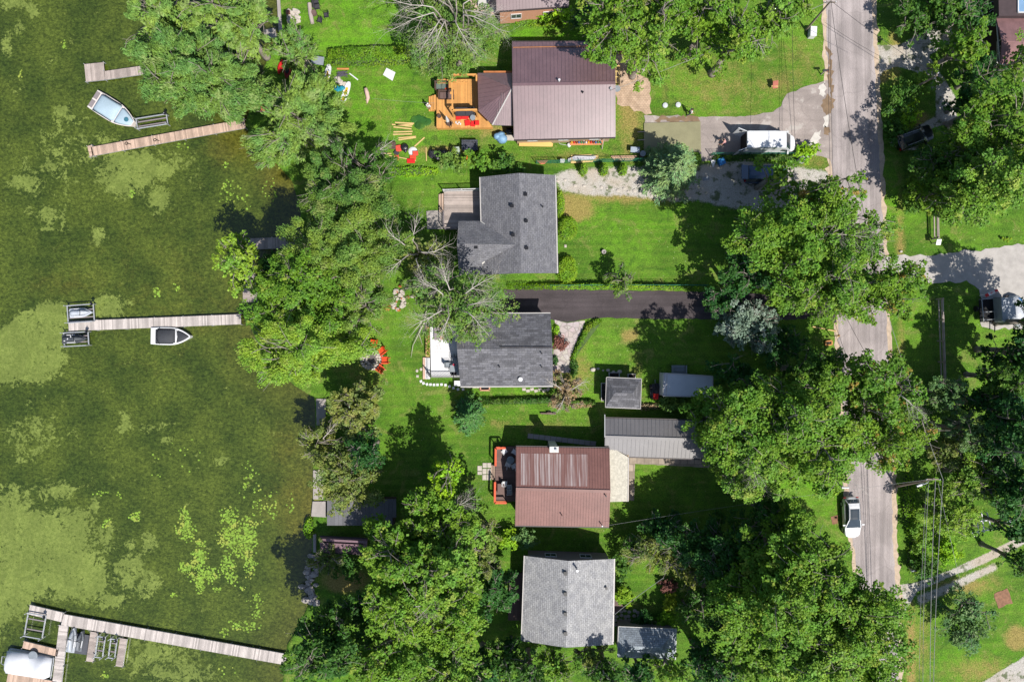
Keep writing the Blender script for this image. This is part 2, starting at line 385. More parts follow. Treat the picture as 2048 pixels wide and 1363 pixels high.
# ------------------------------------------------------------------ lake
WZ = -.3
gx, gy, gf = grid(axis(-60, -20, .22, [3000, 600, 160, 90][::-1])[:-4], axis(-43, 43, .22, [60, 160, 600, 3000]))
gx = np.concatenate([gx]); ppx, ppy = gx * SC + 1024, 681.5 - gy * SC
lsd = poly_sd(ppx, ppy, LAND)
mats_ = blob([([(-40, 660), (20, 640), (70, 608), (125, 600), (138, 650), (130, 690), (125, 745), (70, 765), (20, 770), (-40, 775)], 16, 1.05),
              ((215, 612, 40, 28), 16, .8), ((260, 345, 70, 50), 22, .95), ((315, 390, 24, 32), 12, .95), ((300, 330, 90, 26), 16, .75), ((240, 330, 60, 30), 20, .8), ((40, 362, 28, 14), 10, .95), ((70, 400, 50, 40), 30, .35),
              ((95, 430, 20, 24), 9, .85), ((100, 458, 30, 7), 6, .9), ((130, 375, 8, 34), 7, .8), ((122, 440, 5, 24), 5, .85), ((195, 465, 16, 20), 10, .75),
              ((245, 845, 20, 22), 10, .8), ((60, 870, 60, 50), 40, .62), ((110, 985, 36, 22), 14, .9), ((20, 1020, 60, 45), 25, .8),
              ([(-40, 1030), (60, 1010), (170, 1030), (185, 1080), (190, 1120), (215, 1130), (225, 1180), (250, 1205), (210, 1215), (130, 1200), (60, 1200), (30, 1260), (-40, 1280)], 22, .98),
              ((80, 1110, 130, 80), 50, .95), ((255, 1140, 34, 36), 14, .9), ((290, 1165, 25, 34), 14, .85), ((215, 1075, 10, 40), 9, .8), ((260, 1090, 14, 16), 9, .75), ((295, 1090, 20, 26), 12, .7),
              ((20, 5, 40, 14), 14, .8), ((60, 18, 16, 16), 8, .7), ((8, 80, 14, 30), 10, .75), ((35, 55, 10, 16), 7, .6), ((120, 290, 60, 60), 40, .62), ((200, 300, 60, 30), 30, .7), ((100, 140, 10, 30), 8, .6), ((115, 215, 22, 22), 14, .5), ((60, 330, 40, 30), 30, .5),
              ((320, 1310, 70, 45), 30, .85), ((370, 1350, 70, 30), 26, .8), ((260, 1320, 40, 30), 26, .5), ((330, 880, 14, 8), 6, .7), ((300, 855, 30, 12), 10, .55), ((440, 920, 24, 10), 8, .6), ((185, 1010, 10, 18), 6, .9)])
shal = np.clip(1 + lsd / 90, 0, 1) * .9
gold = blob([((620, 1010, 24, 40), 20, 1), ((590, 985, 40, 30), 24, .7), ((600, 1060, 40, 30), 20, .8), ((450, 290, 40, 40), 30, .9), ((560, 360, 40, 30), 30, .9), ((130, 570, 50, 20), 26, .7), ((390, 660, 40, 12), 14, .6), ((570, 900, 30, 40), 30, .6), ((480, 270, 30, 20), 20, .8), ((350, 590, 200, 120), 120, .35), ((590, 1030, 60, 80), 50, .6)])
wr = blob([((40, 690, 130, 110), 50, 1), ((60, 1060, 110, 90), 60, .6), ((60, 560, 160, 60), 60, .45)])
lake = arrmesh('lake', np.stack([gx, gy, np.full(gx.shape, WZ)], 1), gf, bpy.data.materials.new('weedy lake water'))
tag(lake, kind='structure')
for k, v in (('algae', mats_), ('shallow', shal), ('gold', gold), ('ripple', wr)): attr(lake.data, k, v)
m = lake.data.materials[0]; m.use_nodes = True; nt = m.node_tree; b = nt.nodes['Principled BSDF']
co = objco(nt); nbig = noise(nt, co, .22, 4, .6); nmid = noise(nt, co, .55, 6, .72, .8); nfin = noise(nt, co, 3.0, 5, .72, .6); nvf = noise(nt, co, 11, 3, .65)
coa = objco(nt, (2.2, 5.5, 1), (0, 0, R(25))); nst = noise(nt, coa, 1.0, 4, .7, .8)
w = mixc(nt, ramp(nt, nbig, .32, .68), C(63, 80, 28), C(90, 105, 40))
w = mixc(nt, A(nt, 'shallow'), w, C(88, 94, 38))
w = mixc(nt, mth(nt, 'MULTIPLY', edge(A(nt, 'gold'), nmid, .45), .45), w, C(112, 104, 42))
w = mixc(nt, 1.0, w, mixc(nt, ramp(nt, nfin, .32, .68), (.6, .62, .54, 1), (1.4, 1.36, 1.32, 1)), 'MULTIPLY')
w = mixc(nt, 1.0, w, mixc(nt, ramp(nt, nst, .3, .66), (.6, .62, .55, 1), (1.25, 1.22, 1.2, 1)), 'MULTIPLY')
w = mixc(nt, 1.0, w, mixc(nt, ramp(nt, nvf, .3, .7), (.75, .77, .7, 1), (1.22, 1.2, 1.2, 1)), 'MULTIPLY')
w = mixc(nt, ramp(nt, mth(nt, 'MULTIPLY', nmid, nfin), .36, .42, 0, .5), w, C(140, 150, 82))
pal = mixc(nt, ramp(nt, nfin, .3, .7), C(120, 138, 60), C(152, 166, 84))
pal = mixc(nt, ramp(nt, noise(nt, co, .35, 5, .7, 1.0), .42, .6, .4, 0), pal, C(98, 112, 50))
pal = mixc(nt, 1.0, pal, mixc(nt, ramp(nt, nvf, .3, .7), (.86, .88, .85, 1), (1.12, 1.1, 1.1, 1)), 'MULTIPLY')
mm = mth(nt, 'ADD', mth(nt, 'MULTIPLY', nmid, .62), mth(nt, 'MULTIPLY', nfin, .38))
af = ramp(nt, mth(nt, 'ADD', mth(nt, 'MULTIPLY', A(nt, 'algae'), .95), mth(nt, 'MULTIPLY', mth(nt, 'SUBTRACT', mm, .5), 4.4)), .44, .72)
w = mixc(nt, mth(nt, 'MULTIPLY', af, mth(nt, 'ADD', .55, mth(nt, 'MULTIPLY', nvf, .6))), w, pal)
cow = objco(nt, (1, 1, 1), (0, 0, R(28)))
wv = nd(nt, 'ShaderNodeTexWave', i_Scale=1.6, i_Distortion=2.5, i_Detail=2.0, bands_direction='Y'); wv.inputs['Detail Scale'].default_value = 1.5
nt.links.new(cow, wv.inputs['Vector'])
nt.links.new(w, b.inputs['Base Color']); b.inputs['Roughness'].default_value = .22; b.inputs['Specular IOR Level'].default_value = .5
h = mth(nt, 'ADD', mth(nt, 'MULTIPLY', mth(nt, 'MULTIPLY', wv.outputs['Fac'], A(nt, 'ripple')), .8), mth(nt, 'MULTIPLY', nfin, .8))
bump(nt, b, h, .3, .05)

# ------------------------------------------------------------------ roads and paved sheets
def sheet(name, poly, z, mat, jit=.08, kind='structure', seed=1, th=0.0, step=.5, label=None, cat=None, group=None):
    rng = random.Random(seed); pts = []
    w_ = [P(x, y, z) for x, y in poly]; n = len(w_)
    for i in range(n):
        a, c = w_[i], w_[(i + 1) % n]; k = max(1, int((c - a).length / step))
        for j in range(k):
            q = a.lerp(c, j / k); pts.append((q.x + rng.gauss(0, jit), q.y + rng.gauss(0, jit)))
    mb = MB()
    ar = sum(pts[i][0] * pts[(i + 1) % len(pts)][1] - pts[(i + 1) % len(pts)][0] * pts[i][1] for i in range(len(pts)))
    if ar < 0: pts = pts[::-1]
    if th: mb.prism(pts, z - th, z)
    else: mb.add([(x, y, z) for x, y in pts], [tuple(range(len(pts)))])
    o = mb.build(name, mat)
    if kind: o['kind'] = kind
    tag(o, label, cat, group); return o
def asphalt(name, col, var=.12, streak=.12, axis_='y', patch=None):
    m, nt, b = newmat(name); co = objco(nt)
    sc_ = (1.6, .05, 1) if axis_ == 'y' else (.05, 1.6, 1)
    n1 = noise(nt, co, .25, 4, .6); n2 = noise(nt, co, 9, 3, .7); n3 = noise(nt, objco(nt, sc_), 1.0, 3, .6); n4 = noise(nt, co, 1.7, 4, .7)
    c = mixc(nt, ramp(nt, n1, .35, .65), scl(col, 1 - var), scl(col, 1 + var))
    c = mixc(nt, 1.0, c, mixc(nt, ramp(nt, n2, .3, .7), (1 - var,) * 3 + (1,), (1 + var,) * 3 + (1,)), 'MULTIPLY')
    c = mixc(nt, 1.0, c, mixc(nt, ramp(nt, n3, .3, .7), (1 - streak, 1 - streak, 1 - streak, 1), (1 + streak,) * 3 + (1,)), 'MULTIPLY')
    c = mixc(nt, ramp(nt, n4, .62, .75, 0, .35), c, scl(col, .55))
    v = nd(nt, 'ShaderNodeTexVoronoi', i_Scale=.21, feature='DISTANCE_TO_EDGE'); wco = nt.nodes.new('ShaderNodeVectorMath'); wco.operation = 'ADD'
    nz = nd(nt, 'ShaderNodeTexNoise', i_Scale=.9, i_Detail=4.0); nt.links.new(co, nz.inputs['Vector']); nt.links.new(co, wco.inputs[0]); nt.links.new(nz.outputs['Color'], wco.inputs[1]); nt.links.new(wco.outputs[0], v.inputs['Vector'])
    c = mixc(nt, ramp(nt, v.outputs['Distance'], .003, .014, .26, 0), c, scl(col, .55))
    if patch: c = mixc(nt, ramp(nt, noise(nt, co, .5, 4, .65), .56, .62, 0, .55), c, patch)
    nt.links.new(c, b.inputs['Base Color']); b.inputs['Roughness'].default_value = .85; b.inputs['Specular IOR Level'].default_value = .25
    bump(nt, b, n2, .4, .02); return m
M_road = asphalt('worn grey asphalt', C(172, 162, 160), .14, .2)
M_shld = plain('pale gravel shoulder', C(206, 184, 160), .9, .2, 2.5, .4)
RL = [(1652, -40), (1654, 60), (1657, 150), (1662, 300), (1668, 430), (1672, 560), (1678, 700), (1688, 850), (1697, 980), (1705, 1080), (1718, 1160), (1738, 1250), (1748, 1310), (1750, 1410)]
RR = [(1742, -40), (1747, 90), (1753, 200), (1760, 350), (1766, 470), (1772, 600), (1778, 760), (1783, 940), (1786, 1080), (1792, 1165), (1800, 1200), (1797, 1260), (1796, 1410)]
sheet('road_shoulder', [(x - 8, y) for x, y in RL] + [(x + 9, y) for x, y in RR[::-1]], .004, M_shld, .1, seed=3)
sheet('road', RL + RR[::-1], .012, M_road, .06, seed=2)
M_drv = asphalt('patched driveway asphalt', C(170, 158, 152), .14, .08, 'x', C(205, 198, 190))
sheet('driveway', [(1288, 231), (1403, 233), (1500, 232), (1545, 224), (1563, 212), (1574, 187), (1600, 178), (1640, 162), (1662, 160), (1664, 320), (1638, 312), (1600, 316), (1500, 319), (1405, 322), (1402, 306), (1288, 250)], .016, M_drv, .07, seed=4)
M_stain = plain('wet tan stain', C(140, 116, 90), .5, .25, 1.5)
M_chalk = plain('white lime dust', C(220, 214, 205), .9, .15, 2)
for i, (poly, mm_) in enumerate([([(1644, 196), (1655, 190), (1664, 200), (1666, 215), (1658, 230), (1648, 228), (1642, 215)], M_stain), ([(1648, 254), (1656, 253), (1660, 262), (1656, 271), (1648, 268)], M_stain),
        ([(1638, 170), (1648, 163), (1654, 185), (1645, 192), (1636, 188)], M_chalk), ([(1650, 228), (1660, 230), (1655, 252), (1646, 258)], M_chalk), ([(1622, 275), (1640, 262), (1642, 280), (1628, 298), (1616, 296)], M_chalk), ([(1655, 95), (1661, 100), (1668, 210), (1662, 214), (1657, 150)], M_stain),
        ([(1318, 233), (1375, 232), (1400, 234), (1400, 243), (1310, 244)], M_stain)]):
    sheet('pavement_stain', poly, .020 + .004 * (i % 2), mm_, .12, seed=20 + i, step=.25)
M_blk = asphalt('fresh black asphalt', C(82, 74, 76), .16, .2, 'x')
sheet('driveway', [(1008, 577), (1200, 580), (1400, 583), (1668, 592), (1674, 650), (1655, 634), (1560, 640), (1300, 637), (1215, 635), (1180, 636), (1160, 640), (1135, 645), (1110, 641), (1085, 628), (1008, 628)], .016, M_blk, .04, seed=5)
M_grv = plain('pale crushed gravel', C(190, 184, 178), .9, .16, 1.2, .5)
sheet('driveway', [(1764, 514), (1800, 512), (1870, 509), (1960, 498), (2110, 482), (2110, 665), (1962, 655), (1960, 600), (1955, 577), (1940, 563), (1860, 566), (1800, 545), (1768, 560)], .008, M_grv, .1, seed=6)
def pavers(name, col, w=.5, h=.3, mort=.03, var=.2):
    m, nt, b = newmat(name); br = nt.nodes.new('ShaderNodeTexBrick'); co = objco(nt)
    nt.links.new(co, br.inputs['Vector']); br.inputs['Scale'].default_value = 1; br.inputs['Brick Width'].default_value = w; br.inputs['Row Height'].default_value = h
    br.inputs['Mortar Size'].default_value = mort; br.inputs['Color1'].default_value = scl(col, 1 - var); br.inputs['Color2'].default_value = scl(col, 1 + var); br.inputs['Mortar'].default_value = scl(col, .62)
    c = mixc(nt, 1.0, br.outputs['Color'], mixc(nt, ramp(nt, noise(nt, co, 1.2, 4), .3, .7), (.78, .76, .72, 1), (1.15, 1.15, 1.15, 1)), 'MULTIPLY')
    nt.links.new(c, b.inputs['Base Color']); b.inputs['Roughness'].default_value = .85; return m
def flagstone(name, col):
    m, nt, b = newmat(name); co = objco(nt)
    v = nd(nt, 'ShaderNodeTexVoronoi', i_Scale=1.7, feature='DISTANCE_TO_EDGE'); v2 = nd(nt, 'ShaderNodeTexVoronoi', i_Scale=1.7)
    nt.links.new(co, v.inputs['Vector']); nt.links.new(co, v2.inputs['Vector'])
    c = mixc(nt, .07, col, v2.outputs['Color']); c = mixc(nt, ramp(nt, noise(nt, co, 5, 4), .3, .7), scl(col, .85), c)
    c = mixc(nt, ramp(nt, v.outputs['Distance'], .02, .09), scl(col, .6), c)
    nt.links.new(c, b.inputs['Base Color']); b.inputs['Roughness'].default_value = .8; return m
sheet('brick_patio', [(1231, 106), (1252, 103), (1283, 140), (1299, 156), (1302, 228), (1284, 226), (1250, 212), (1234, 206)], .02, pavers('sun bleached pavers', C(206, 178, 152), .3, .2, .018, .07), .16, seed=7)
sheet('flagstone_patio', [(1109, 641), (1135, 646), (1160, 641), (1171, 641), (1160, 668), (1140, 715), (1142, 745), (1105, 745), (1106, 700), (1122, 690)], .02, flagstone('pale flagstone', C(205, 192, 186)), .04, seed=8)
M_conc = plain('weathered concrete', C(178, 170, 164), .85, .14, 1.5, .2)
sheet('concrete_pad', [(853, 422), (886, 420), (888, 458), (855, 458)], .06, M_conc, .02, seed=9, th=.06, label='small square concrete pad at the foot of the weathered grey deck', cat='pad', kind=None)
sheet('concrete_slab', [(1288, 246), (1401, 243), (1402, 303), (1288, 305)], .12, plain('damp green concrete', C(150, 146, 112), .6, .12, .8), .0, seed=10, th=.12, label='freshly poured greenish concrete slab beside the driveway', cat='slab', kind=None)
sheet('path', [(1256, 913), (1480, 922), (1480, 938), (1270, 927), (1268, 1000), (1254, 1000)], .02, pavers('mossy patio slabs', C(176, 162, 146), .8, .8, .05), .02, seed=11)
M_stone = plain('pale stone', C(206, 196, 184), .85, .16, 3, .3)

sheet('mulch_bed', [(1988, 1187), (2014, 1177), (2027, 1206), (1996, 1216)], .01, plain('brown mulch', C(150, 110, 84), .9, .35, 3, .6), .06, seed=31)
sheet('mulch_bed', [(1661, 1033), (1676, 1031), (1677, 1046), (1664, 1049)], .01, plain('brown mulch', C(150, 110, 84)), .05, seed=32)
# ------------------------------------------------------------------ vegetation
LM = {
 'maple': leafmat('maple leaves', C(115, 162, 50), C(166, 187, 74), .08),
 'maple_gold': leafmat('maple leaves turning', C(117, 162, 48), C(184, 154, 74), .07),
 'lime': leafmat('bright green leaves', C(134, 179, 62), C(177, 199, 88), .1),
 'willow': leafmat('willow leaves', C(134, 175, 82), C(166, 193, 112), .12),
 'ash': leafmat('ash leaves', C(121, 160, 68), C(169, 187, 104), .12),
 'dark': leafmat('dark green leaves', C(85, 131, 48), C(124, 162, 60), .1),
 'deep': leafmat('deep green shade leaves', C(62, 115, 50), C(94, 142, 58), .1),  # leaf colour darkened to carry some of the forest shade
 'olive': leafmat('olive leaves', C(146, 164, 84), C(176, 172, 104), .14),
 'green_olive': leafmat('dusty green leaves', C(139, 160, 78), C(175, 181, 108), .12),
 'spruce': leafmat('spruce needles', C(128, 168, 108), C(164, 196, 134), .15, trans=.1),
 'pine': leafmat('blue green needles', C(89, 144, 70), None, trans=.1),
 'silver': leafmat('silver leaves', C(140, 166, 146), C(178, 194, 182), .2, hue=.1),
 'blue': leafmat('blue green leaves', C(111, 154, 90), C(145, 175, 112), .12),
 'hedge': leafmat('clipped hedge leaves', C(132, 179, 44), C(149, 173, 56), .1),
 'bright': leafmat('sunlit yellow green leaves', C(147, 199, 42), C(166, 210, 54), .1),
 'yellow': leafmat('yellow green leaves', C(160, 184, 44), None, hue=.2),
 'dying': leafmat('dry brown leaves', C(188, 160, 122), C(146, 158, 88), .3, hue=.2),
 'red': leafmat('purple red leaves', C(130, 84, 74), C(150, 100, 84), .15, trans=.1, hue=.1),
}
BARK = plain('grey bark', C(158, 148, 138), .9, .3, 2.5, .5)
PALEB = plain('pale bare bark', C(205, 196, 186), .85, .2, 2.5, .4)
def limb(mb, a, b, r0, r1, rng, sag=.12, k=5, n=5, mi=0):
    a = Vector(a); b = Vector(b); L = (b - a).length; pts = []; rs = []
    off = Vector((rng.gauss(0, 1), rng.gauss(0, 1), rng.gauss(0, .6))) * L * .07
    for i in range(k + 1):
        t = i / k
        p = a.lerp(b, t) + off * math.sin(math.pi * t) + Vector((0, 0, math.sin(math.pi * t) * L * sag))
        if 0 < i < k: p += Vector((rng.gauss(0, 1), rng.gauss(0, 1), 0)) * L * .012
        pts.append(p); rs.append(r0 + (r1 - r0) * t ** .8)
    mb.tube(pts, rs, n, mi); return pts
STY = {  # leaf length, width, clumps per m2, leaves per clump m2, flatten, upbias, feather
 'broad': (.25, .20, .62, 105, .62, .55, .25),
 'fine': (.22, .12, .8, 140, .6, .5, .6),
 'willow': (.40, .12, .75, 110, .55, .5, 1.0),
 'small': (.22, .16, .85, 120, .7, .5, .3),
 'sparse': (.28, .22, .30, 75, .6, .5, .3),
}
def tree(name, label, px, py, rx, ry, h, mat, style='broad', seed=1, cat='tree', group=None, depth=.75, bark=None, bare=0, dens=1.0, twigs=7, lean=(0, 0), base=.28, barez=.8, barer=1.0):
    rng = np.random.default_rng(seed * 7 + 3); pr = random.Random(seed)
    if h >= 8: h *= 1.17
    hc = h * (.62 if base > .15 else .55)
    c = P(px, py, hc); k = (1 - hc / HC) / SC
    a, b_ = rx * k * .92, ry * k * .92; cz = min(h * (1 - base) * .5, h - hc)
    cz = h - hc
    L, W, cpm, lpm, flat, upb, fea = STY[style]
    ls = rng.uniform(.85, 1.12); L *= ls; W *= ls
    t = thing(name, label, cat, (c.x + lean[0], c.y + lean[1], 0), group)
    rm = math.sqrt(a * b_)
    nc = max(12, int(cpm * math.pi * a * b_ * (2.15 if h >= 5.5 else 1.75) * (1 if rm > 2 else 1.4)))
    d = rsph(rng, nc * 3, -.85 if h >= 5.5 else -.5, 1.0)
    az = np.arctan2(d[:, 1], d[:, 0]); ph = rng.uniform(0, 6.3, 4)
    md = 1 + .13 * np.sin(2 * az + ph[0]) + .1 * np.sin(3 * az + ph[1]) + .09 * np.sin(5 * az + ph[2]) + .07 * np.sin(8 * az + ph[3])
    rf = (.38 + .58 * rng.random(nc * 3) ** .75) * md
    cc = np.stack([c.x + d[:, 0] * a * rf, c.y + d[:, 1] * b_ * rf, hc + d[:, 2] * cz * rf * np.where(d[:, 2] < 0, 1.3, .9)], 1)
    # thin to spread evenly
    keep = []
    cr0 = np.clip(rm * .22, .4, 1.05)
    for i in range(nc * 3):
        if not keep or np.min(np.sum((cc[keep] - cc[i]) ** 2, 1)) > (cr0 * .6) ** 2: keep.append(i)
        if len(keep) >= nc: break
    cc = cc[keep]; nc = len(cc)
    out = cc - np.array([c.x, c.y, hc - .5 * cz]); out = nrm(out)
    cr = cr0 * rng.uniform(.55, 1.35, nc)
    V = []
    for i in range(nc):
        n = int(lpm * cr[i] ** 2 * 3.0 * dens * rng.uniform(.7, 1.2)) + 12
        q = rsph(rng, n, -.5, 1.0) * (rng.uniform(.35, 1.08, (n, 1)) ** .7)
        st = rng.uniform(-1, 1, (n, 1))
        if fea > .5:   # strands running outwards from the limb
            q = q * np.array([.7, .7, .6]) + out[i] * st * np.array([1, 1, .35]) * .8 * fea
        else:          # uneven sprays of leaves on twigs
            sp = rsph(rng, 7, -.2, .9) * rng.uniform(.5, 1.25, (7, 1)) + out[i] * .25
            k_ = rng.integers(0, 7, n); q = np.where(rng.random((n, 1)) < .75, sp[k_] + q * .42, q + out[i] * st * .4)
        pos = cc[i] + q * cr[i] * np.array([1, 1, flat])
        N = nrm(nrm(q) * .4 + np.array([.04, -.1, upb + .25]) + rng.normal(0, .4, (n, 3)))
        ax = nrm(q) * (1 - fea * .5) + out[i] * fea * 1.3 + rng.normal(0, .45, (n, 3)) * np.array([1, 1, .6])
        s = rng.uniform(.65, 1.25, n)
        V.append(leafverts(pos, N, ax, L * s, W * s))
    ni = int(nc * 18 * dens)     # interior leaves
    q = rsph(rng, ni, -.7, .8) * rng.uniform(0, .62, (ni, 1))
    pos = np.array([c.x, c.y, hc]) + q * np.array([a, b_, cz])
    V.append(leafverts(pos, rng.normal(0, .5, (ni, 3)) + np.array([0, 0, .8]), rng.normal(0, 1, (ni, 3)), np.full(ni, L * 1.5), np.full(ni, W * 1.6)))
    # trunk and limbs
    mb = MB(); r0 = .05 + .022 * h + .01 * rm
    if base > .15 or h > 3.5:
        fork = Vector((c.x + lean[0] * .4, c.y + lean[1] * .4, h * max(base, .2)))
        mb.tube([(c.x + lean[0], c.y + lean[1], -.05), (c.x + lean[0] * .95, c.y + lean[1] * .95, .3), (c.x + lean[0] * .7, c.y + lean[1] * .7, h * .14), fork], [r0 * 1.35, r0, r0 * .85, r0 * .75], 8)
        nl = min(nc, 7 if rm > 2 else 4)
        tips = pr.sample(range(nc), nl)
        mids = []
        for i in tips:
            pts = limb(mb, fork, cc[i] + np.array([0, 0, cr[i] * .3]), r0 * .55, .035, pr, .1); mids.append(pts)
        for i in range(nc):
            if pr.random() < min(1, twigs * nl / nc):
                best = min((p for pts in mids for p in pts[1:-1]), key=lambda p: (p - Vector(cc[i])).length)
                e = Vector(cc[i]) + Vector(out[i]) * cr[i] * .7 + Vector((0, 0, cr[i] * .25))
                pts = limb(mb, best, e, .055, .02, pr, .1, 4, 4)
                for _ in range(2):
                    e2 = pts[2] + Vector(out[i]) * cr[i] * .8 + Vector((pr.gauss(0, 1), pr.gauss(0, 1), pr.gauss(.3, .4))) * cr[i] * .6
                    limb(mb, pts[2], e2, .028, .012, pr, .05, 3, 4)
    else:
        mb.cyl(c.x, c.y, -.02, h * .5, .05, 6, .02)
    def bareb(a, dr, Lg, r, lev):
        dr = dr.normalized(); pts = [a]; p = a.copy(); rs = [r]
        for s in range(5):
            dr = (dr + Vector((pr.gauss(0, 1), pr.gauss(0, 1), pr.gauss(0, .5))) * .12).normalized()
            p = p + dr * Lg / 5; pts.append(p.copy()); rs.append(r * (1 - .16 * (s + 1)))
        mb.tube(pts, rs, 5 if lev > 1 else 4, 1)
        if lev:
            for q in range(8 if lev > 1 else 5):
                i = 1 + q % 5; s = -1 if q % 2 else 1
                side = Vector((-dr.y, dr.x, 0)) * s
                bareb(pts[i].copy(), dr * pr.uniform(.8, 1.2) + side * pr.uniform(.4, .8) + Vector((0, 0, pr.gauss(0, .2))), Lg * pr.uniform(.35, .6), rs[i] * .55, lev - 1)
    for q in range(bare):
        an = 2 * math.pi * (q + pr.uniform(-.25, .25)) / bare
        aa = Vector((c.x + a * .35 * math.cos(an), c.y + b_ * .35 * math.sin(an), h * barez))
        limb(mb, (c.x, c.y, h * .4), aa, .13, .06, pr, .05)
        bareb(aa, Vector((math.cos(an), math.sin(an), .18)), rm * barer * pr.uniform(.75, 1.0), .055, 3 if rm > 3 else 2)
    mb.build('trunk', [bark or BARK, PALEB], t, smooth=True)
    V = np.concatenate(V); 
    arrmesh('crown', V, quads(len(V) // 4), LM[mat], t)
    return t
def conifer(name, label, px, py, r_px, h, mat, seed=1, group=None, ry_px=None):
    rng = np.random.default_rng(seed); pr = random.Random(seed)
    hb = h * .35; c = P(px, py, hb); k = (1 - hb / HC) / SC; r = r_px * k; asp = (ry_px or r_px) / r_px
    t = thing(name, label, 'tree', (c.x, c.y, 0), group)
    mb = MB(); mb.tube([(c.x, c.y, -.05), (c.x, c.y, h * .5), (c.x, c.y, h)], [.06 + .02 * h, .02 + .012 * h, .01], 7)
    V = []; nl = int(h * 2.6)
    for l in range(nl):
        f = (l + .5) / nl; z = h * (.08 + .9 * f); bl = r * (1 - f) ** .8 * 1.0 + .12
        nb = max(5, int(11 * (1 - f) + 5)); o = rng.uniform(0, 6.28)
        for q in range(nb):
            an = o + 6.283 * q / nb + rng.normal(0, .12); L = bl * rng.uniform(.72, 1.1)
            dr = np.array([math.cos(an), math.sin(an) * asp, 0]); 
            e = np.array([c.x, c.y, z]) + dr * L + np.array([0, 0, -.14 * L + .05])
            mb.tube([(c.x, c.y, z), tuple(e)], [.03, .008], 4)
            n = int(26 * L) + 8; tt = rng.uniform(.12, 1.04, n) ** .8
            sd_ = np.array([-dr[1], dr[0], 0]); w = (1 - tt * .75) * .42 * L * .55 + .06
            off = rng.uniform(-1, 1, n) * w
            pos = np.array([c.x, c.y, z]) + dr * (L * tt)[:, None] + sd_ * off[:, None] + np.array([0, 0, 1]) * (-.14 * L * tt + rng.normal(0, .05, n))[:, None]
            ax = dr + sd_ * np.sign(off)[:, None] * .8 + rng.normal(0, .2, (n, 3))
            N = rng.normal(0, .3, (n, 3)) + np.array([0, 0, 1])
            s = rng.uniform(.7, 1.3, n); V.append(leafverts(pos, N, ax, .3 * s, .11 * s))
    mb.build('trunk', BARK, t, smooth=True); V = np.concatenate(V)
    arrmesh('crown', V, quads(len(V) // 4), LM[mat], t); return t
HCORE = plain('inner hedge twigs', (.05, .085, .02, 1), .9, .3, 3)
def hedge(name, label, poly, h, mat, seed=1, cat='hedge', group=None, leaf=.17, rnd=.25, dens=150, z0=0.0):
    """clipped hedge or mound: polygon of photo pixels on the ground, leafy shell over a twiggy core"""
    rng = np.random.default_rng(seed)
    w_ = [P(x, y, z0) for x, y in poly]; cx = sum(p.x for p in w_) / len(w_); cy = sum(p.y for p in w_) / len(w_)
    t = thing(name, label, cat, (cx, cy, z0), group)
    ins = [(cx + (p.x - cx) * .93, cy + (p.y - cy) * .9) for p in w_]
    MB().prism(ins, z0 - .02, z0 + h * .72, top=[(cx + (x - cx) * .8, cy + (y - cy) * .8) for x, y in ins]).build('stem', HCORE, t)
    xs = np.array([p.x for p in w_]); ys = np.array([p.y for p in w_])
    n = int((xs.max() - xs.min()) * (ys.max() - ys.min()) * dens * 1.6) + 150
    X = rng.uniform(xs.min() - .1, xs.max() + .1, n); Y = rng.uniform(ys.min() - .1, ys.max() + .1, n)
    sdm = poly_sd(X, Y, [(p.x, p.y) for p in w_]) + rng.normal(0, .05, n)
    kp = sdm > -.04; X, Y, sdm = X[kp], Y[kp], sdm[kp]
    rr = rnd * 2
    z = h * np.sqrt(np.clip(1 - (1 - np.clip(sdm / rr, 0, 1)) ** 2, 0, 1)) ; low = sdm < rr * .4
    z = np.where(low & (rng.random(len(X)) < .6), z * rng.uniform(.1, 1, len(X)), z) * (1 + .08 * np.sin(X * 2.1 + seed) * np.cos(Y * 2.7)) + rng.normal(0, .05, len(X))
    pos = np.stack([X, Y, np.maximum(z, .04) + z0], 1)
    N = nrm(np.stack([(X - cx) * .15, (Y - cy) * .15, np.full(len(X), .9)], 1) + rng.normal(0, .45, (len(X), 3)))
    s = rng.uniform(.6, 1.3, len(X)); V = leafverts(pos, N, rng.normal(0, 1, (len(X), 3)), leaf * s, leaf * .7 * s)
    arrmesh('foliage', V, quads(len(X)), LM[mat], t); return t

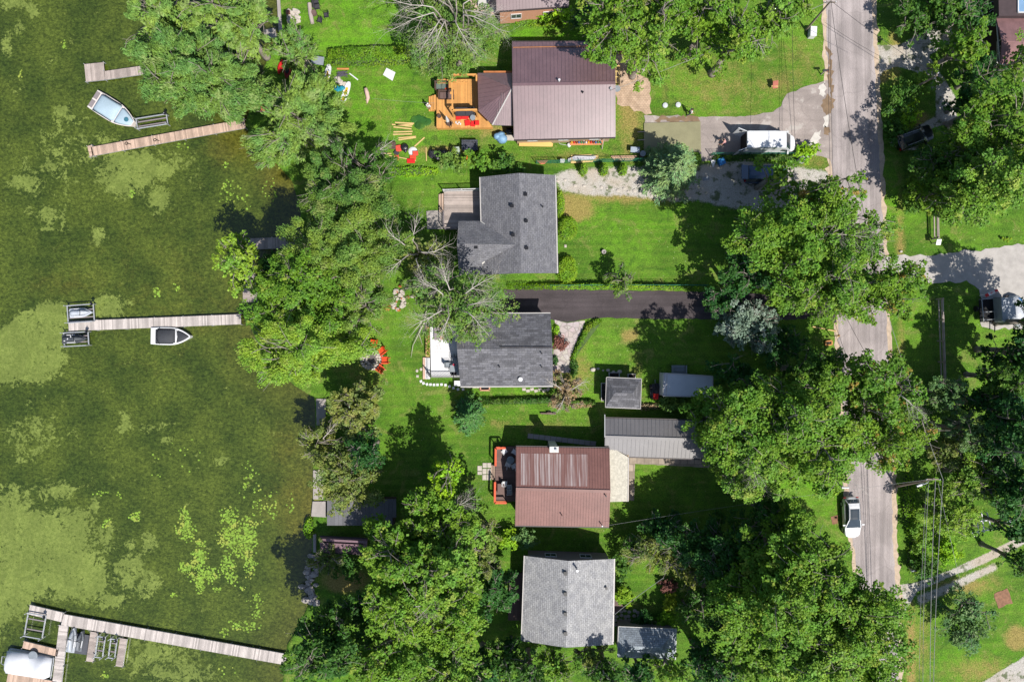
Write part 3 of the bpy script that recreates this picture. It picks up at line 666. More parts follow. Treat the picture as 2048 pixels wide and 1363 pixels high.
W = 'willows along the lake shore'
T = [
 # north-west willows
 ('willow_tree', 'feathery willow in the top left over the lake, north of the small square dock', 338, 52, 84, 76, 11, 'willow', 'willow', W, {}),
 ('willow_tree', 'biggest willow, hanging over the small square dock and the covered boat', 398, 158, 126, 90, 12, 'willow', 'willow', W, {}),
 ('willow_tree', 'willow west of the rock fire pit, with a pale bare fork beside it', 470, 40, 80, 78, 12, 'willow', 'willow', W, {'bare': 1}),
 ('willow_tree', 'small willow just south of the rock fire pit', 590, 95, 56, 52, 8, 'willow', 'willow', W, {}),
 ('willow_tree', 'willow at the landward end of the long slanting dock', 602, 242, 104, 80, 9, 'willow', 'willow', W, {}),
 ('willow_tree', 'short willow between the red kayaks and the paddle boards', 624, 164, 40, 44, 5.4, 'willow', 'willow', W, {}),
 ('willow_tree', 'willow inland of the biggest one, above the pile of brown branches', 474, 150, 56, 66, 10, 'willow', 'willow', W, {}),
 ('willow_tree', 'low willow on the bank south of the slanting dock', 545, 300, 48, 42, 6, 'willow', 'willow', W, {}),
 # half-dead tree
 ('half_dead_tree', 'half dead tree with long bare silver branches above the new cedar deck', 908, 72, 92, 70, 9.5, 'ash', 'small', None, {'bare': 11, 'barez': 1.12, 'barer': 1.32}),
 ('bare_tree', 'bare topped tree cut by the upper photo edge, left of the uppermost house', 872, 6, 56, 44, 9, 'ash', 'small', None, {'bare': 7, 'barez': 1.15, 'barer': 1.4}),
 # centre left grove
 ('ash_tree', 'ash tree just west of the weathered grey deck lawn, first of the lakeside grove', 690, 395, 108, 92, 12, 'ash', 'fine', 'ash trees of the lakeside grove', {}),
 ('ash_tree', 'narrow dark ash with a white bare fork at the north end of the lakeside grove', 725, 330, 88, 46, 9, 'dark', 'fine', 'ash trees of the lakeside grove', {'bare': 2}),
 ('ash_tree', 'ash tree overhanging the shaded lakeside deck from the east', 690, 500, 120, 92, 13, 'ash', 'fine', 'ash trees of the lakeside grove', {}),
 ('sparse_tree', 'sparse bright tree with open limbs leaning over the lake beside the shaded deck', 482, 540, 62, 72, 9, 'lime', 'sparse', None, {'lean': (2.5, -1), 'twigs': 9}),
 ('ash_tree', 'ash tree between the sparse leaning tree and the stump of the broken tree', 610, 590, 118, 82, 13, 'maple', 'broad', 'ash trees of the lakeside grove', {}),
 ('maple_tree', 'wide maple at the land end of the straight plank dock', 606, 688, 132, 84, 13, 'lime', 'fine', None, {}),
 ('ash_tree', 'ash tree just north of the round stone fire ring with orange chairs', 728, 606, 68, 66, 10, 'ash', 'fine', 'ash trees of the lakeside grove', {}),
 ('broken_tree', 'thin broken tree with bare grey limbs between the weathered deck and the black driveway', 835, 510, 54, 58, 8, 'green_olive', 'sparse', None, {'bare': 5, 'dens': .6, 'lean': (.5, -3), 'barez': 1.02, 'barer': 1.25}),
 ('twiggy_tree', 'tall twiggy tree overhanging the charcoal roof and the white deck', 920, 612, 90, 80, 13, 'ash', 'small', None, {'bare': 7, 'dens': .45, 'twigs': 14, 'barez': .98, 'barer': .9}),
 ('ash_tree', 'small ash beside the black driveway, west of the twiggy tree', 850, 580, 48, 40, 8, 'ash', 'fine', None, {'dens': .7}),
 # lower left
 ('olive_tree', 'round olive brown tree by the seawall south of the stone fire ring', 715, 815, 60, 66, 7, 'olive', 'small', None, {'dens': 1.25}),
 ('shore_tree', 'pale green tree leaning over the lake south of the olive brown tree', 640, 885, 60, 50, 6, 'green_olive', 'fine', None, {'bare': 1}),
 ('shore_tree', 'dusty green tree north of the dark boathouse roof', 702, 962, 70, 66, 7.5, 'green_olive', 'small', None, {}),
 ('shore_tree', 'dark tree behind the dusty green one, casting the big shadow on the lawn', 730, 900, 50, 40, 8.5, 'deep', 'small', None, {}),
 ('shore_bush', 'dusty bush growing out of the seawall south of the boathouses', 652, 1120, 46, 40, 4, 'green_olive', 'fine', None, {}),
 ('shore_bush', 'low bush against the purple boathouse roof', 700, 1130, 36, 34, 3.5, 'dark', 'small', None, {}),
 ('lawn_tree', 'yellow green tree at the tip of the thicket near the orange railed deck', 893, 955, 42, 38, 9.5, 'bright', 'small', None, {}),
 ('thicket_tree', 'tree below the yellow green one, on the inland side of the boathouse', 880, 1020, 72, 66, 10, 'maple', 'broad', 'maples of the boathouse thicket', {'bare': 1}),
 ('thicket_tree', 'tree directly east of the purple boathouse roof', 806, 1102, 90, 70, 12, 'maple', 'broad', 'maples of the boathouse thicket', {}),
 ('thicket_tree', 'tree in the middle of the boathouse thicket facing the light grey roof', 895, 1120, 84, 76, 12, 'lime', 'broad', 'maples of the boathouse thicket', {}),
 ('thicket_tree', 'tree south west in the boathouse thicket above the tan bare patch of ground', 800, 1195, 88, 72, 12, 'maple', 'broad', 'maples of the boathouse thicket', {'bare': 1}),
 ('thicket_tree', 'tree facing the west eave of the light grey shingled roof', 890, 1225, 84, 76, 12, 'maple', 'broad', 'maples of the boathouse thicket', {}),
 ('shore_maple', 'dense dark maple covering the land end of the long bottom dock', 655, 1290, 92, 78, 12, 'dark', 'broad', None, {}),
 ('thicket_tree', 'tree on the bottom photo edge next to the dense dark maple', 770, 1320, 92, 64, 12, 'maple', 'broad', 'maples of the boathouse thicket', {}),
 ('thicket_tree', 'tree on the bottom photo edge, second inland from the dense dark maple', 890, 1325, 82, 62, 11, 'lime', 'broad', 'maples of the boathouse thicket', {}),
 ('cedar_tree', 'feathery pale cedar between the red brown roof and the boathouse thicket', 970, 1085, 44, 56, 9, 'green_olive', 'fine', None, {}),
 ('shrub', 'dark round shrub on the north west corner of the light grey roof', 1050, 1075, 28, 24, 2.6, 'blue', 'small', None, {}),
 ('shrub', 'bright round shrub just left of the dark one by the light grey roof', 1016, 1078, 16, 18, 2, 'bright', 'small', None, {}),
 ('edge_tree', 'tree below the south west corner of the light grey roof', 1010, 1325, 58, 48, 6.5, 'dark', 'broad', 'trees along the bottom edge', {}),
 ('edge_tree', 'pale tree directly below the south end of the light grey roof', 1110, 1338, 58, 42, 6, 'lime', 'fine', 'trees along the bottom edge', {}),
 ('edge_tree', 'tree overlapping the south side of the small slate garage roof', 1215, 1348, 56, 36, 8, 'dark', 'broad', 'trees along the bottom edge', {}),
 ('edge_tree', 'yellowish tree on the bottom edge right of the small slate garage', 1345, 1348, 48, 36, 8, 'lime', 'broad', 'trees along the bottom edge', {}),
 ('edge_tree', 'deep green tree on the bottom edge left of the huge roadside maples', 1430, 1342, 60, 44, 9, 'deep', 'broad', 'trees along the bottom edge', {}),
 # garden east of light grey house
 ('garden_tree', 'pale feathery tree in the garden right of the light grey roof', 1320, 1105, 76, 46, 6, 'green_olive', 'fine', None, {}),
 ('garden_tree', 'low green tree in front of the tan gravel patch in the garden', 1390, 1150, 46, 40, 4.5, 'green_olive', 'small', None, {'dens': .8}),
 ('garden_tree', 'deep green tree in the shade east of the red brown roof', 1390, 1085, 70, 52, 8, 'deep', 'broad', 'shaded garden trees', {}),
 ('garden_tree', 'deep green tree between the shaded garden and the huge roadside maples', 1470, 1105, 66, 64, 9, 'deep', 'broad', 'shaded garden trees', {}),
 ('garden_tree', 'deep green tree over the end of the dark garden lawn', 1430, 1200, 52, 50, 7, 'dark', 'small', 'shaded garden trees', {}),
 ('garden_tree', 'bright leafy tree just below the lilac gravel south of the garden', 1490, 1310, 62, 56, 10, 'maple', 'broad', None, {}),
 ('shrub', 'tall shrub beside the north east corner of the light grey roof', 1243, 1128, 22, 34, 2.4, 'dark', 'small', None, {}),
 ('shrub', 'teardrop clipped shrub beside the wooden walk of the light grey house', 1246, 1190, 14, 21, 1.8, 'hedge', 'small', None, {'dens': 1.4}),
 ('shrub', 'round golden shrub in the garden bed', 1342, 1207, 17, 19, 1.5, 'yellow', 'small', None, {'dens': 1.4}),
 ('shrub', 'bright shrub next to the north wall of the slate garage', 1332, 1237, 20, 15, 1.4, 'bright', 'small', None, {}),
 ('shrub', 'dark low shrub between the golden shrub and the slate garage', 1290, 1236, 24, 16, 1.3, 'deep', 'small', None, {}),
 ('shrub', 'purple leaved shrub in the shaded garden bed', 1335, 1170, 14, 12, 1.2, 'red', 'small', None, {}),
 # right bottom huge maples
 ('roadside_maple', 'huge maple at the lower right whose crown reaches over the road below the white sedan', 1592, 1124, 106, 96, 15, 'maple', 'broad', 'huge maples beside the road', {}),
 ('roadside_maple', 'huge maple at the lower right, nearest the gravel track junction', 1684, 1232, 112, 100, 15, 'maple', 'broad', 'huge maples beside the road', {}),
 ('roadside_maple', 'huge maple at the lower right, western one nearest the garden', 1530, 1200, 104, 100, 15, 'maple', 'broad', 'huge maples beside the road', {}),
 ('roadside_maple', 'huge maple at the lower right, cut by the bottom photo edge', 1610, 1310, 118, 82, 14, 'lime', 'broad', 'huge maples beside the road', {}),
 ('roadside_maple', 'smaller maple cut by the bottom photo edge beside the bottom end of the road', 1730, 1345, 80, 52, 12, 'maple', 'broad', None, {}),
 # centre right maples
 ('big_maple', 'big maple covering the east end of the grey metal carport roof', 1470, 850, 96, 96, 13, 'maple', 'broad', 'big maples around the carport', {'bare': 1}),
 ('big_maple', 'big maple east of the carport, right of the shaded trailer', 1570, 815, 96, 86, 14, 'maple', 'broad', 'big maples around the carport', {}),
 ('big_maple', 'big maple south of the carport over the shaded lawn', 1500, 940, 78, 78, 12, 'lime', 'broad', 'big maples around the carport', {}),
 ('big_maple', 'big maple arching over the road from the west above the white sedan', 1640, 890, 110, 76, 14, 'maple', 'broad', 'big maples around the carport', {'bare': 1}),
 ('turning_maple', 'maple with orange tips over the road below the split rail fence', 1740, 775, 92, 72, 14, 'maple_gold', 'broad', 'turning maples over the road', {'bare': 1}),
 ('turning_maple', 'maple with orange tips above the road lamp', 1768, 868, 94, 68, 12, 'maple_gold', 'broad', 'turning maples over the road', {}),
 ('maple_tree', 'young maple just west of the road beside the wooden planter frame', 1620, 740, 60, 50, 10, 'dark', 'broad', None, {}),
 ('silver_tree', 'silver grey leaved tree at the east end of the black driveway', 1492, 650, 70, 52, 7, 'silver', 'small', None, {}),
 ('oak_tree', 'large oak west of the road, north of the black driveway', 1580, 480, 110, 92, 14, 'maple', 'broad', 'oaks at the road by the black driveway', {'bare': 1, 'dens': .85}),
 ('oak_tree', 'oak with a ragged crown over the road, below the dark blue van', 1660, 410, 88, 66, 13, 'maple_gold', 'broad', 'oaks at the road by the black driveway', {'dens': .75}),
 ('oak_tree', 'oak reaching over the road towards the wide gravel drive', 1700, 480, 92, 66, 14, 'maple', 'broad', 'oaks at the road by the black driveway', {'dens': .8}),
 ('oak_tree', 'oak across the road with a yellow tip reaching the split rail fence', 1775, 580, 92, 58, 13, 'maple_gold', 'broad', 'oaks at the road by the black driveway', {}),
 ('oak_tree', 'oak over the road end of the black driveway', 1640, 575, 102, 76, 14, 'maple', 'broad', 'oaks at the road by the black driveway', {}),
 ('shade_tree', 'deep green tree between the big lawn and the large oak', 1490, 555, 58, 56, 9, 'deep', 'broad', None, {}),
 ('young_tree', 'slender tree standing over the front of the dark blue van', 1560, 345, 44, 52, 9, 'lime', 'sparse', None, {'twigs': 8}),
 ('young_tree', 'small thin tree straddling the green fence along the black driveway', 1243, 560, 36, 42, 5, 'ash', 'fine', None, {'dens': .5}),
 # north
 ('north_maple', 'maple at the north east corner of the wide brown metal roof', 1225, 45, 66, 84, 12, 'maple', 'broad', 'maples along the top edge', {}),
 ('north_maple', 'maple hanging over the brick patio', 1292, 90, 58, 70, 11, 'lime', 'broad', 'maples along the top edge', {}),
 ('north_maple', 'maple on the top edge right of the one over the brick patio', 1335, 25, 72, 66, 13, 'maple', 'broad', 'maples along the top edge', {}),
 ('north_maple', 'maple in the middle of the row along the top edge', 1415, 45, 68, 62, 12, 'maple', 'broad', 'maples along the top edge', {}),
 ('north_maple', 'maple reaching lowest onto the dry lawn from the top edge row', 1475, 78, 64, 62, 12, 'maple', 'broad', 'maples along the top edge', {'bare': 1}),
 ('north_maple', 'maple nearest the leaning utility pole in the top edge row', 1548, 35, 62, 62, 12, 'lime', 'broad', 'maples along the top edge', {}),
 ('shade_tree', 'dark tree in the gap between the top house and the row of maples', 1130, 28, 26, 26, 3.5, 'bright', 'broad', None, {}),
 ('shade_tree', 'shaded dark shrub tree beside the top house, east of the bright bush', 1170, 32, 28, 32, 4, 'deep', 'broad', None, {}),
 # NE
 ('corner_tree', 'tree beyond the road at the top edge, north of the curved gravel drive', 1830, 35, 50, 62, 5, 'dark', 'broad', 'trees around the dark cottage', {}),
 ('corner_tree', 'tree at the top edge left of the dark cottage', 1890, 12, 62, 48, 7, 'dark', 'broad', 'trees around the dark cottage', {}),
 ('corner_tree', 'tree in front of the dark cottage, inside the bend of the gravel drive', 1930, 92, 50, 46, 8, 'maple', 'broad', 'trees around the dark cottage', {}),
 ('corner_tree', 'tree covering the right part of the dark cottage roof', 2040, 120, 34, 48, 9, 'lime', 'broad', 'trees around the dark cottage', {}),
 ('shrub', 'bushy shrub between the road and the curved gravel drive', 1805, 195, 42, 46, 3.5, 'dark', 'small', None, {}),
 ('shrub', 'bright shrub south of the bushy one on the gravel drive island', 1820, 228, 30, 34, 2.5, 'bright', 'small', None, {}),
 ('shrub', 'shrub at the foot of the utility pole on the gravel drive island', 1852, 165, 30, 28, 3, 'lime', 'small', None, {}),
 ('east_maple', 'maple on the right edge below the dark cottage', 2005, 195, 62, 52, 12, 'maple', 'broad', 'maples of the eastern wood', {'bare': 1}),
 ('east_maple', 'maple right of the black car', 1965, 272, 90, 66, 9, 'maple', 'broad', 'maples of the eastern wood', {}),
 ('east_maple', 'maple directly below the black car', 1892, 335, 66, 60, 7.5, 'dark', 'broad', 'maples of the eastern wood', {}),
 ('east_maple', 'maple over the gate with the notice board', 1905, 378, 88, 60, 7.9, 'maple', 'broad', 'maples of the eastern wood', {}),
 ('east_maple', 'maple above the wide gravel drive at the right edge', 1990, 370, 96, 76, 13, 'lime', 'broad', 'maples of the eastern wood', {}),
 ('east_maple', 'maple on the right edge between the black car and the wide gravel drive', 2040, 290, 44, 62, 12, 'maple', 'broad', 'maples of the eastern wood', {}),
 # East
 ('wood_tree', 'deep green tree covering the end of the utility trailer', 2052, 700, 62, 56, 10, 'deep', 'broad', 'trees of the right edge wood', {}),
 ('wood_tree', 'tree on the right edge beside the lawn with the split rail fence', 2018, 755, 62, 60, 9, 'dark', 'broad', 'trees of the right edge wood', {}),
 ('wood_tree', 'small tree at the lower end of the split rail fence', 1895, 785, 40, 40, 6, 'blue', 'small', None, {}),
 ('wood_tree', 'tree south of the split rail fence, on the shaded side of the lamp', 1948, 865, 52, 60, 8, 'blue', 'fine', 'trees behind the road lamp', {}),
 ('wood_tree', 'tree tangled in the wires beside the road lamp', 1898, 905, 46, 52, 7, 'green_olive', 'fine', 'trees behind the road lamp', {}),
 ('wood_tree', 'pale tree right of the road lamp and its wires', 1945, 955, 56, 58, 7.5, 'lime', 'small', 'trees behind the road lamp', {}),
 ('wood_tree', 'pale tree under the overhead wires beside the climbing frame', 1895, 1030, 56, 50, 6.5, 'lime', 'small', 'trees behind the road lamp', {}),
 ('wood_tree', 'deep green tree at the right edge level with the road lamp', 2035, 870, 60, 74, 12, 'deep', 'broad', 'trees of the right edge wood', {}),
 ('wood_tree', 'deep green tree at the right edge above the metal chair', 2030, 985, 58, 66, 11, 'deep', 'broad', 'trees of the right edge wood', {}),
 ('wood_tree', 'tree at the right edge where the gravel track leaves the photo', 2040, 1120, 34, 40, 8, 'dark', 'broad', 'trees of the right edge wood', {}),
 ('round_tree', 'neat round blue green tree beside the gravel track', 1930, 1238, 56, 54, 5.5, 'blue', 'small', None, {'dens': 1.3}),
 ('shrub', 'bright undergrowth bush by the gravel track under the wires', 1890, 1105, 40, 30, 2.5, 'bright', 'small', None, {}),
 ('shrub', 'leafy bush between the road verge and the climbing frame', 1845, 1075, 24, 40, 2.5, 'lime', 'small', None, {}),
 ('shrub', 'bush under the wires at the track mouth', 1845, 1135, 26, 28, 2.5, 'dark', 'small', None, {}),
 # small things near houses
 ('dying_shrub', 'dry brown shrub between the charcoal house and the small hip roofed shed', 1130, 782, 42, 48, 3.6, 'dying', 'fine', None, {'bare': 3, 'dens': .7}),
 ('shrub', 'bushy sapling on the fence line left of the black covered sofa', 900, 322, 32, 24, 3, 'ash', 'small', None, {}),
 ('shrub', 'bushy sapling on the fence line right of the black covered sofa', 960, 318, 34, 28, 3.2, 'maple', 'broad', None, {}),
 ('shrub', 'bushy sapling on the fence line under the blue tarp', 1010, 330, 36, 26, 3.5, 'dark', 'broad', None, {}),
 ('shrub', 'small weedy bush beside the end of the green fence near the white van', 1612, 305, 22, 20, 1.8, 'bright', 'broad', None, {}),
 ('shrub', 'purple red shrub beside the charcoal house by the flagstones', 1117, 686, 10, 12, 1.2, 'red', 'small', None, {}),
 ('shrub', 'weeds with orange flowers beside the lawn tractor', 1345, 805, 26, 16, 1.2, 'ash', 'small', None, {}),
 ('shrub', 'large leafy shrub against the pink wall of the top house', 1098, 26, 26, 14, 2, 'bright', 'broad', None, {}),
 ('wood_tree', 'tall tree behind the tarp covered boat at the right edge', 2105, 640, 74, 64, 11, 'deep', 'broad', 'trees of the right edge wood', {}),
 ('wood_tree', 'deep green tree at the right edge below the lawn with the split rail fence', 2010, 815, 54, 54, 10, 'deep', 'broad', 'trees of the right edge wood', {}),
 ('wood_tree', 'dark understory tree left of the metal chair, in full shade', 1990, 930, 50, 56, 7, 'deep', 'broad', 'trees of the right edge wood', {}),
 ('wood_tree', 'dark tree on the right edge just above the gravel track', 2040, 1060, 46, 44, 9, 'deep', 'broad', 'trees of the right edge wood', {}),
 ('corner_tree', 'dark tree between the dark cottage and the right part of the gravel drive', 1958, 150, 48, 40, 6, 'deep', 'broad', 'trees around the dark cottage', {}),
 ('corner_tree', 'dark low tree in the shade below the dark cottage', 1930, 205, 44, 44, 5, 'deep', 'broad', 'trees around the dark cottage', {}),
 ('corner_tree', 'dark tree filling the top edge left of the balcony', 1930, 30, 48, 40, 6, 'deep', 'broad', 'trees around the dark cottage', {}),
 ('east_maple', 'dark maple between the road verge and the black car', 1852, 325, 44, 34, 4.5, 'deep', 'broad', 'maples of the eastern wood', {}),
 ('shade_tree', 'deep green understory tree below the silver grey one', 1555, 690, 62, 44, 7, 'deep', 'broad', None, {}),
 ('shade_tree', 'deep green understory tree right of the shaded trailer', 1475, 745, 58, 40, 7, 'deep', 'broad', None, {}),
 ('garden_tree', 'deep green tree north of the huge roadside maples on the shaded lawn', 1540, 1030, 72, 46, 8, 'deep', 'broad', 'shaded garden trees', {}),
 ('garden_tree', 'deep green understory tree at the south side of the shaded lawn', 1320, 1052, 62, 34, 5, 'deep', 'broad', 'shaded garden trees', {}),
 ('shade_tree', 'deep green understory tree beside the wide black driveway end', 1440, 600, 48, 34, 6, 'deep', 'broad', None, {}),
 ('edge_tree', 'deep green tree on the bottom edge between the two garage trees', 1280, 1342, 44, 34, 7, 'deep', 'broad', 'trees along the bottom edge', {}),
 ('edge_tree', 'dark tree on the bottom edge left of the pale tree below the light grey roof', 1060, 1350, 50, 40, 8, 'dark', 'broad', 'trees along the bottom edge', {}),
 ('thicket_tree', 'dark low tree on the shaded side of the light grey house deck', 990, 1180, 44, 56, 6, 'deep', 'broad', None, {}),
 ('thicket_tree', 'dark understory tree beside the tan bare patch near the shore', 720, 1215, 54, 40, 7, 'deep', 'broad', None, {}),
 ('ash_tree', 'dark understory tree behind the vertical part of the shaded lakeside deck', 560, 545, 50, 52, 6, 'deep', 'broad', None, {}),
 ('garden_tree', 'leafy understory tree right of the golden shrub', 1375, 1215, 30, 26, 3.5, 'dark', 'small', None, {}),
 ('garden_tree', 'dusty understory tree left of the pale feathery tree in the garden', 1262, 1092, 34, 28, 3.5, 'dark', 'small', None, {}),
 ('garden_tree', 'deep green tree at the road end of the slate garage', 1400, 1310, 44, 40, 6, 'deep', 'broad', None, {}),
 ('garden_tree', 'deep green tree behind the lilac gravel patch in the shaded garden', 1440, 1245, 40, 30, 6, 'deep', 'small', None, {}),
 ('garden_tree', 'deep green tree south of the shaded lawn, left of the huge roadside maples', 1440, 1140, 56, 44, 8, 'deep', 'broad', 'shaded garden trees', {}),
 ('thicket_tree', 'olive understory tree between the cedar and the light grey house deck', 985, 1130, 34, 36, 4.5, 'green_olive', 'fine', None, {}),
 ('edge_tree', 'deep green tree on the bottom edge right of the thicket by the light grey house', 960, 1345, 52, 44, 9, 'deep', 'broad', 'trees along the bottom edge', {}),
 ('edge_tree', 'low dark tree tucked against the south west corner of the light grey roof', 1022, 1290, 32, 32, 3.5, 'deep', 'broad', 'trees along the bottom edge', {}),
 ('edge_tree', 'pale fine leaved tree under the south east corner of the light grey roof', 1185, 1315, 42, 34, 5, 'green_olive', 'fine', 'trees along the bottom edge', {}),
 ('wood_tree', 'dark understory tree right of the lower end of the split rail fence', 1960, 800, 44, 44, 7, 'deep', 'broad', 'trees of the right edge wood', {}),
 ('wood_tree', 'dark understory tree right of the pale trees by the road lamp', 2022, 1012, 30, 30, 4, 'deep', 'broad', 'trees of the right edge wood', {}),
 ('shrub', 'green undergrowth by the road above the notice board gate', 1825, 390, 26, 40, 2.5, 'dark', 'small', None, {}),
 ('shrub', 'green undergrowth beside the rear of the black car', 1790, 260, 20, 26, 1.8, 'dark', 'small', None, {}),
]
for i, (nm, lb, px, py, rx, ry, h, mt, st, gp, kw) in enumerate(T):
    cat = 'shrub' if nm in ('shrub', 'shore_bush', 'dying_shrub') else 'tree'
    if cat == 'shrub': kw.setdefault('base', .1); kw.setdefault('twigs', 3)
    tree(nm, lb, px, py, rx, ry, h, mt, st, 100 + i, cat, gp, **kw)
conifer('spruce_tree', 'large pale spruce beside the fresh concrete slab', 1346, 336, 62, 8.5, 'spruce', 5, ry_px=64)
conifer('pine_tree', 'small blue green pine alone on the lawn south of the charcoal roof', 938, 828, 34, 5.5, 'pine', 6, ry_px=44)
# hedges and clipped bushes
hedge('hedge', 'long clipped hedge across the upper lawn', [(660, 104), (700, 100), (800, 97), (822, 100), (822, 126), (800, 132), (700, 134), (655, 132)], 1.3, 'hedge', 1)
hedge('hedge', 'ivy fence line hedge along the north side of the black driveway', [(1015, 568), (1200, 566), (1400, 572), (1400, 578), (1200, 577), (1015, 579)], .9, 'bright', 2, rnd=.15)
hedge('hedge', 'thin straight hedge between the charcoal house and the lower lawn', [(955, 795), (1100, 793), (1190, 800), (1190, 810), (1100, 806), (955, 808)], .7, 'dark', 3, rnd=.2)
hedge('hedge', 'curved low hedge beside the flagstone patio', [(1170, 650), (1195, 636), (1205, 642), (1180, 660), (1158, 700), (1150, 718), (1142, 716), (1152, 690)], .6, 'hedge', 4, rnd=.15)
hedge('hedge', 'green verge thicket along the white van driveway', [(1425, 312), (1600, 308), (1604, 318), (1425, 322)], .7, 'dark', 5, rnd=.15)
for i, (px, py, rx, ry, h, lb) in enumerate([(1119, 410, 9, 28, 1.1, 'tall narrow clipped bush on the east wall of the slate grey house'), (1134, 457, 20, 24, 1.3, 'round clipped bush, the middle of three on the east wall of the slate grey house'),
        (1133, 540, 21, 28, 1.3, 'wide clipped bush at the south east corner of the slate grey house'), (1165, 341, 9, 11, 1.9, 'clipped cone bush on the stone path, left one of three'), (1206, 341, 9, 11, 1.9, 'clipped cone bush on the stone path, middle one of three'), (1244, 341, 9, 11, 1.9, 'clipped cone bush on the stone path, right one of three, beside the spruce')]):
    el = [(px + rx * math.cos(t * .3927), py + ry * math.sin(t * .3927)) for t in range(16)]
    hedge('clipped_bush', lb, el, h, 'hedge', 10 + i, 'bush', 'clipped bushes of the slate grey house', leaf=.15, rnd=.28, dens=240)
hedge('ivy_bank', 'dense ivy bank below the pink wall of the top house', [(1025, 36), (1075, 30), (1120, 34), (1125, 50), (1060, 53), (1030, 48)], .45, 'hedge', 20, 'plant', leaf=.2, rnd=.3)
for i, (px, py, w, h_, mt, lb) in enumerate([(1165, 808, 26, 7, 'dying', 'orange flowers beside the small hip roofed shed'), (1300, 812, 24, 6, 'dying', 'orange flowers behind the lawn tractor'), (957, 805, 6, 6, 'dying', 'orange flowers at the end of the thin straight hedge'),
        (1112, 660, 6, 12, 'bright', 'yellow green flower bed plant beside the flagstones'), (1110, 720, 5, 10, 'deep', 'dark bed plant at the corner of the charcoal house'), (820, 343, 60, 10, 'bright', 'bright low shrubs south of the cluttered fence line'), (1148, 735, 8, 20, 'dark', 'low bed planting beside the shaded flagstones'),
        (1815, 1000, 13, 70, 'bright', 'tall roadside weeds below the road lamp'), (1826, 1110, 14, 40, 'hedge', 'roadside weeds north of the gravel track'), (618, 1055, 10, 22, 'bright', 'reeds at the shore by the boathouse slip')]):
    el = [(px + w * math.cos(t * .5236), py + h_ * math.sin(t * .5236)) for t in range(12)]
    hedge('bed_plant', lb, el, .5, mt, 40 + i, 'plant', None, leaf=.2, rnd=.2, dens=60)
# lily pads
rng = np.random.default_rng(9); pos = []
for cx, cy, rx, ry, n in [(368, 1035, 12, 22, 90), (372, 1060, 22, 22, 150), (458, 1030, 22, 18, 120), (480, 1065, 34, 34, 300), (500, 1060, 14, 30, 70), (455, 1080, 24, 20, 130), (490, 1095, 26, 24, 150), (400, 1110, 16, 18, 130),
        (395, 1140, 24, 22, 200), (425, 1150, 16, 16, 90), (370, 1133, 12, 14, 60), (400, 1170, 12, 18, 80), (455, 1130, 16, 24, 130), (500, 1130, 14, 24, 80), (465, 1155, 14, 14, 60), (402, 1085, 10, 9, 35), (270, 1033, 13, 12, 60), (214, 1046, 12, 10, 28),
        (435, 1178, 9, 6, 20), (350, 1188, 8, 7, 18), (486, 1175, 7, 6, 14), (512, 1200, 16, 18, 40), (490, 1250, 34, 14, 90), (450, 1262, 12, 10, 30), (515, 1225, 12, 12, 30), (355, 930, 60, 60, 25), (200, 985, 14, 6, 18), (263, 387, 6, 6, 22), (314, 583, 9, 9, 30), (355, 575, 10, 10, 18),
        (455, 380, 20, 20, 40), (470, 400, 40, 30, 40), (555, 300, 30, 40, 60), (500, 960, 26, 40, 50), (540, 1010, 20, 30, 50), (128, 90, 8, 8, 16), (42, 148, 6, 8, 10), (210, 1350, 10, 8, 22), (490, 1300, 30, 14, 24), (450, 1340, 20, 12, 14), (580, 1000, 10, 40, 16), (365, 292, 12, 10, 14), (450, 330, 6, 8, 10), (540, 380, 20, 30, 30), (235, 985, 30, 10, 12), (515, 1020, 14, 50, 40)]:
    n = int(n * .7); a = rng.uniform(0, 6.28, n); r = np.sqrt(rng.uniform(0, 1, n)) * rng.uniform(.6, 1.2, n)
    pos.append(np.stack([cx + rx * r * np.cos(a), cy + ry * r * np.sin(a)], 1))
pos = np.concatenate(pos); kk = (1 - WZ / HC) / SC; n = len(pos)
X = (pos[:, 0] - 1024) * kk; Y = (681.5 - pos[:, 1]) * kk
rr = rng.uniform(.06, .135, n); an = rng.uniform(0, 6.28, n)
vs = []
for j in range(8):
    th = an + .35 + (6.283 - .5) * j / 7
    vs.append(np.stack([X + rr * np.cos(th), Y + rr * np.sin(th), np.full(n, WZ + .015) + rng.uniform(0, .012, n)], 1))
vs = np.stack(vs, 1).reshape(-1, 3)
lp = arrmesh('lily_pads', vs, np.arange(8 * n).reshape(-1, 8), leafmat('lily pad', C(150, 184, 68, .52), C(176, 190, 84, .52), .2, trans=.02, hue=.1))
tag(lp, 'bright green lily pads floating in patches on the lake', 'water lilies', kind='stuff')
# ------------------------------------------------------------------ buildings
M_metal_br = plain('brown ribbed metal', C(132, 104, 108, .55), .34, .13, .5, .02, spec=1.0, fine=6)
M_metal_red = plain('red brown ribbed metal', C(146, 104, 96, .55), .45, .13, .6, .03, spec=.45, fine=6)
M_metal_gr = plain('grey standing seam metal', C(134, 130, 130, .55), .38, .12, .6, .03, spec=.9)
M_metal_pk = plain('mauve ribbed metal', C(136, 114, 118, .55), .36, .1, .8, .03, spec=.45)
M_trim_w = plain('white trim', C(235, 235, 235), .5, .05)
M_trim_d = plain('dark trim', C(70, 62, 62), .5, .1)
M_gutter = plain('pale gutter', C(205, 200, 196), .4, .06)
M_sh_slate = shingle('slate grey shingles', C(120, 120, 126), .16)
M_sh_char = shingle('charcoal shingles', C(104, 104, 110), .38, .6, .26)
M_sh_light = shingle('light grey shingles', C(168, 168, 170), .13, .4, .22)
M_sh_gar = shingle('blue slate shingles', C(158, 168, 178), .24)
M_siding_w = plain('pale siding', C(215, 212, 205), .7, .05, 1)
M_siding_t = plain('tan siding', C(190, 165, 135), .7, .06, 1)
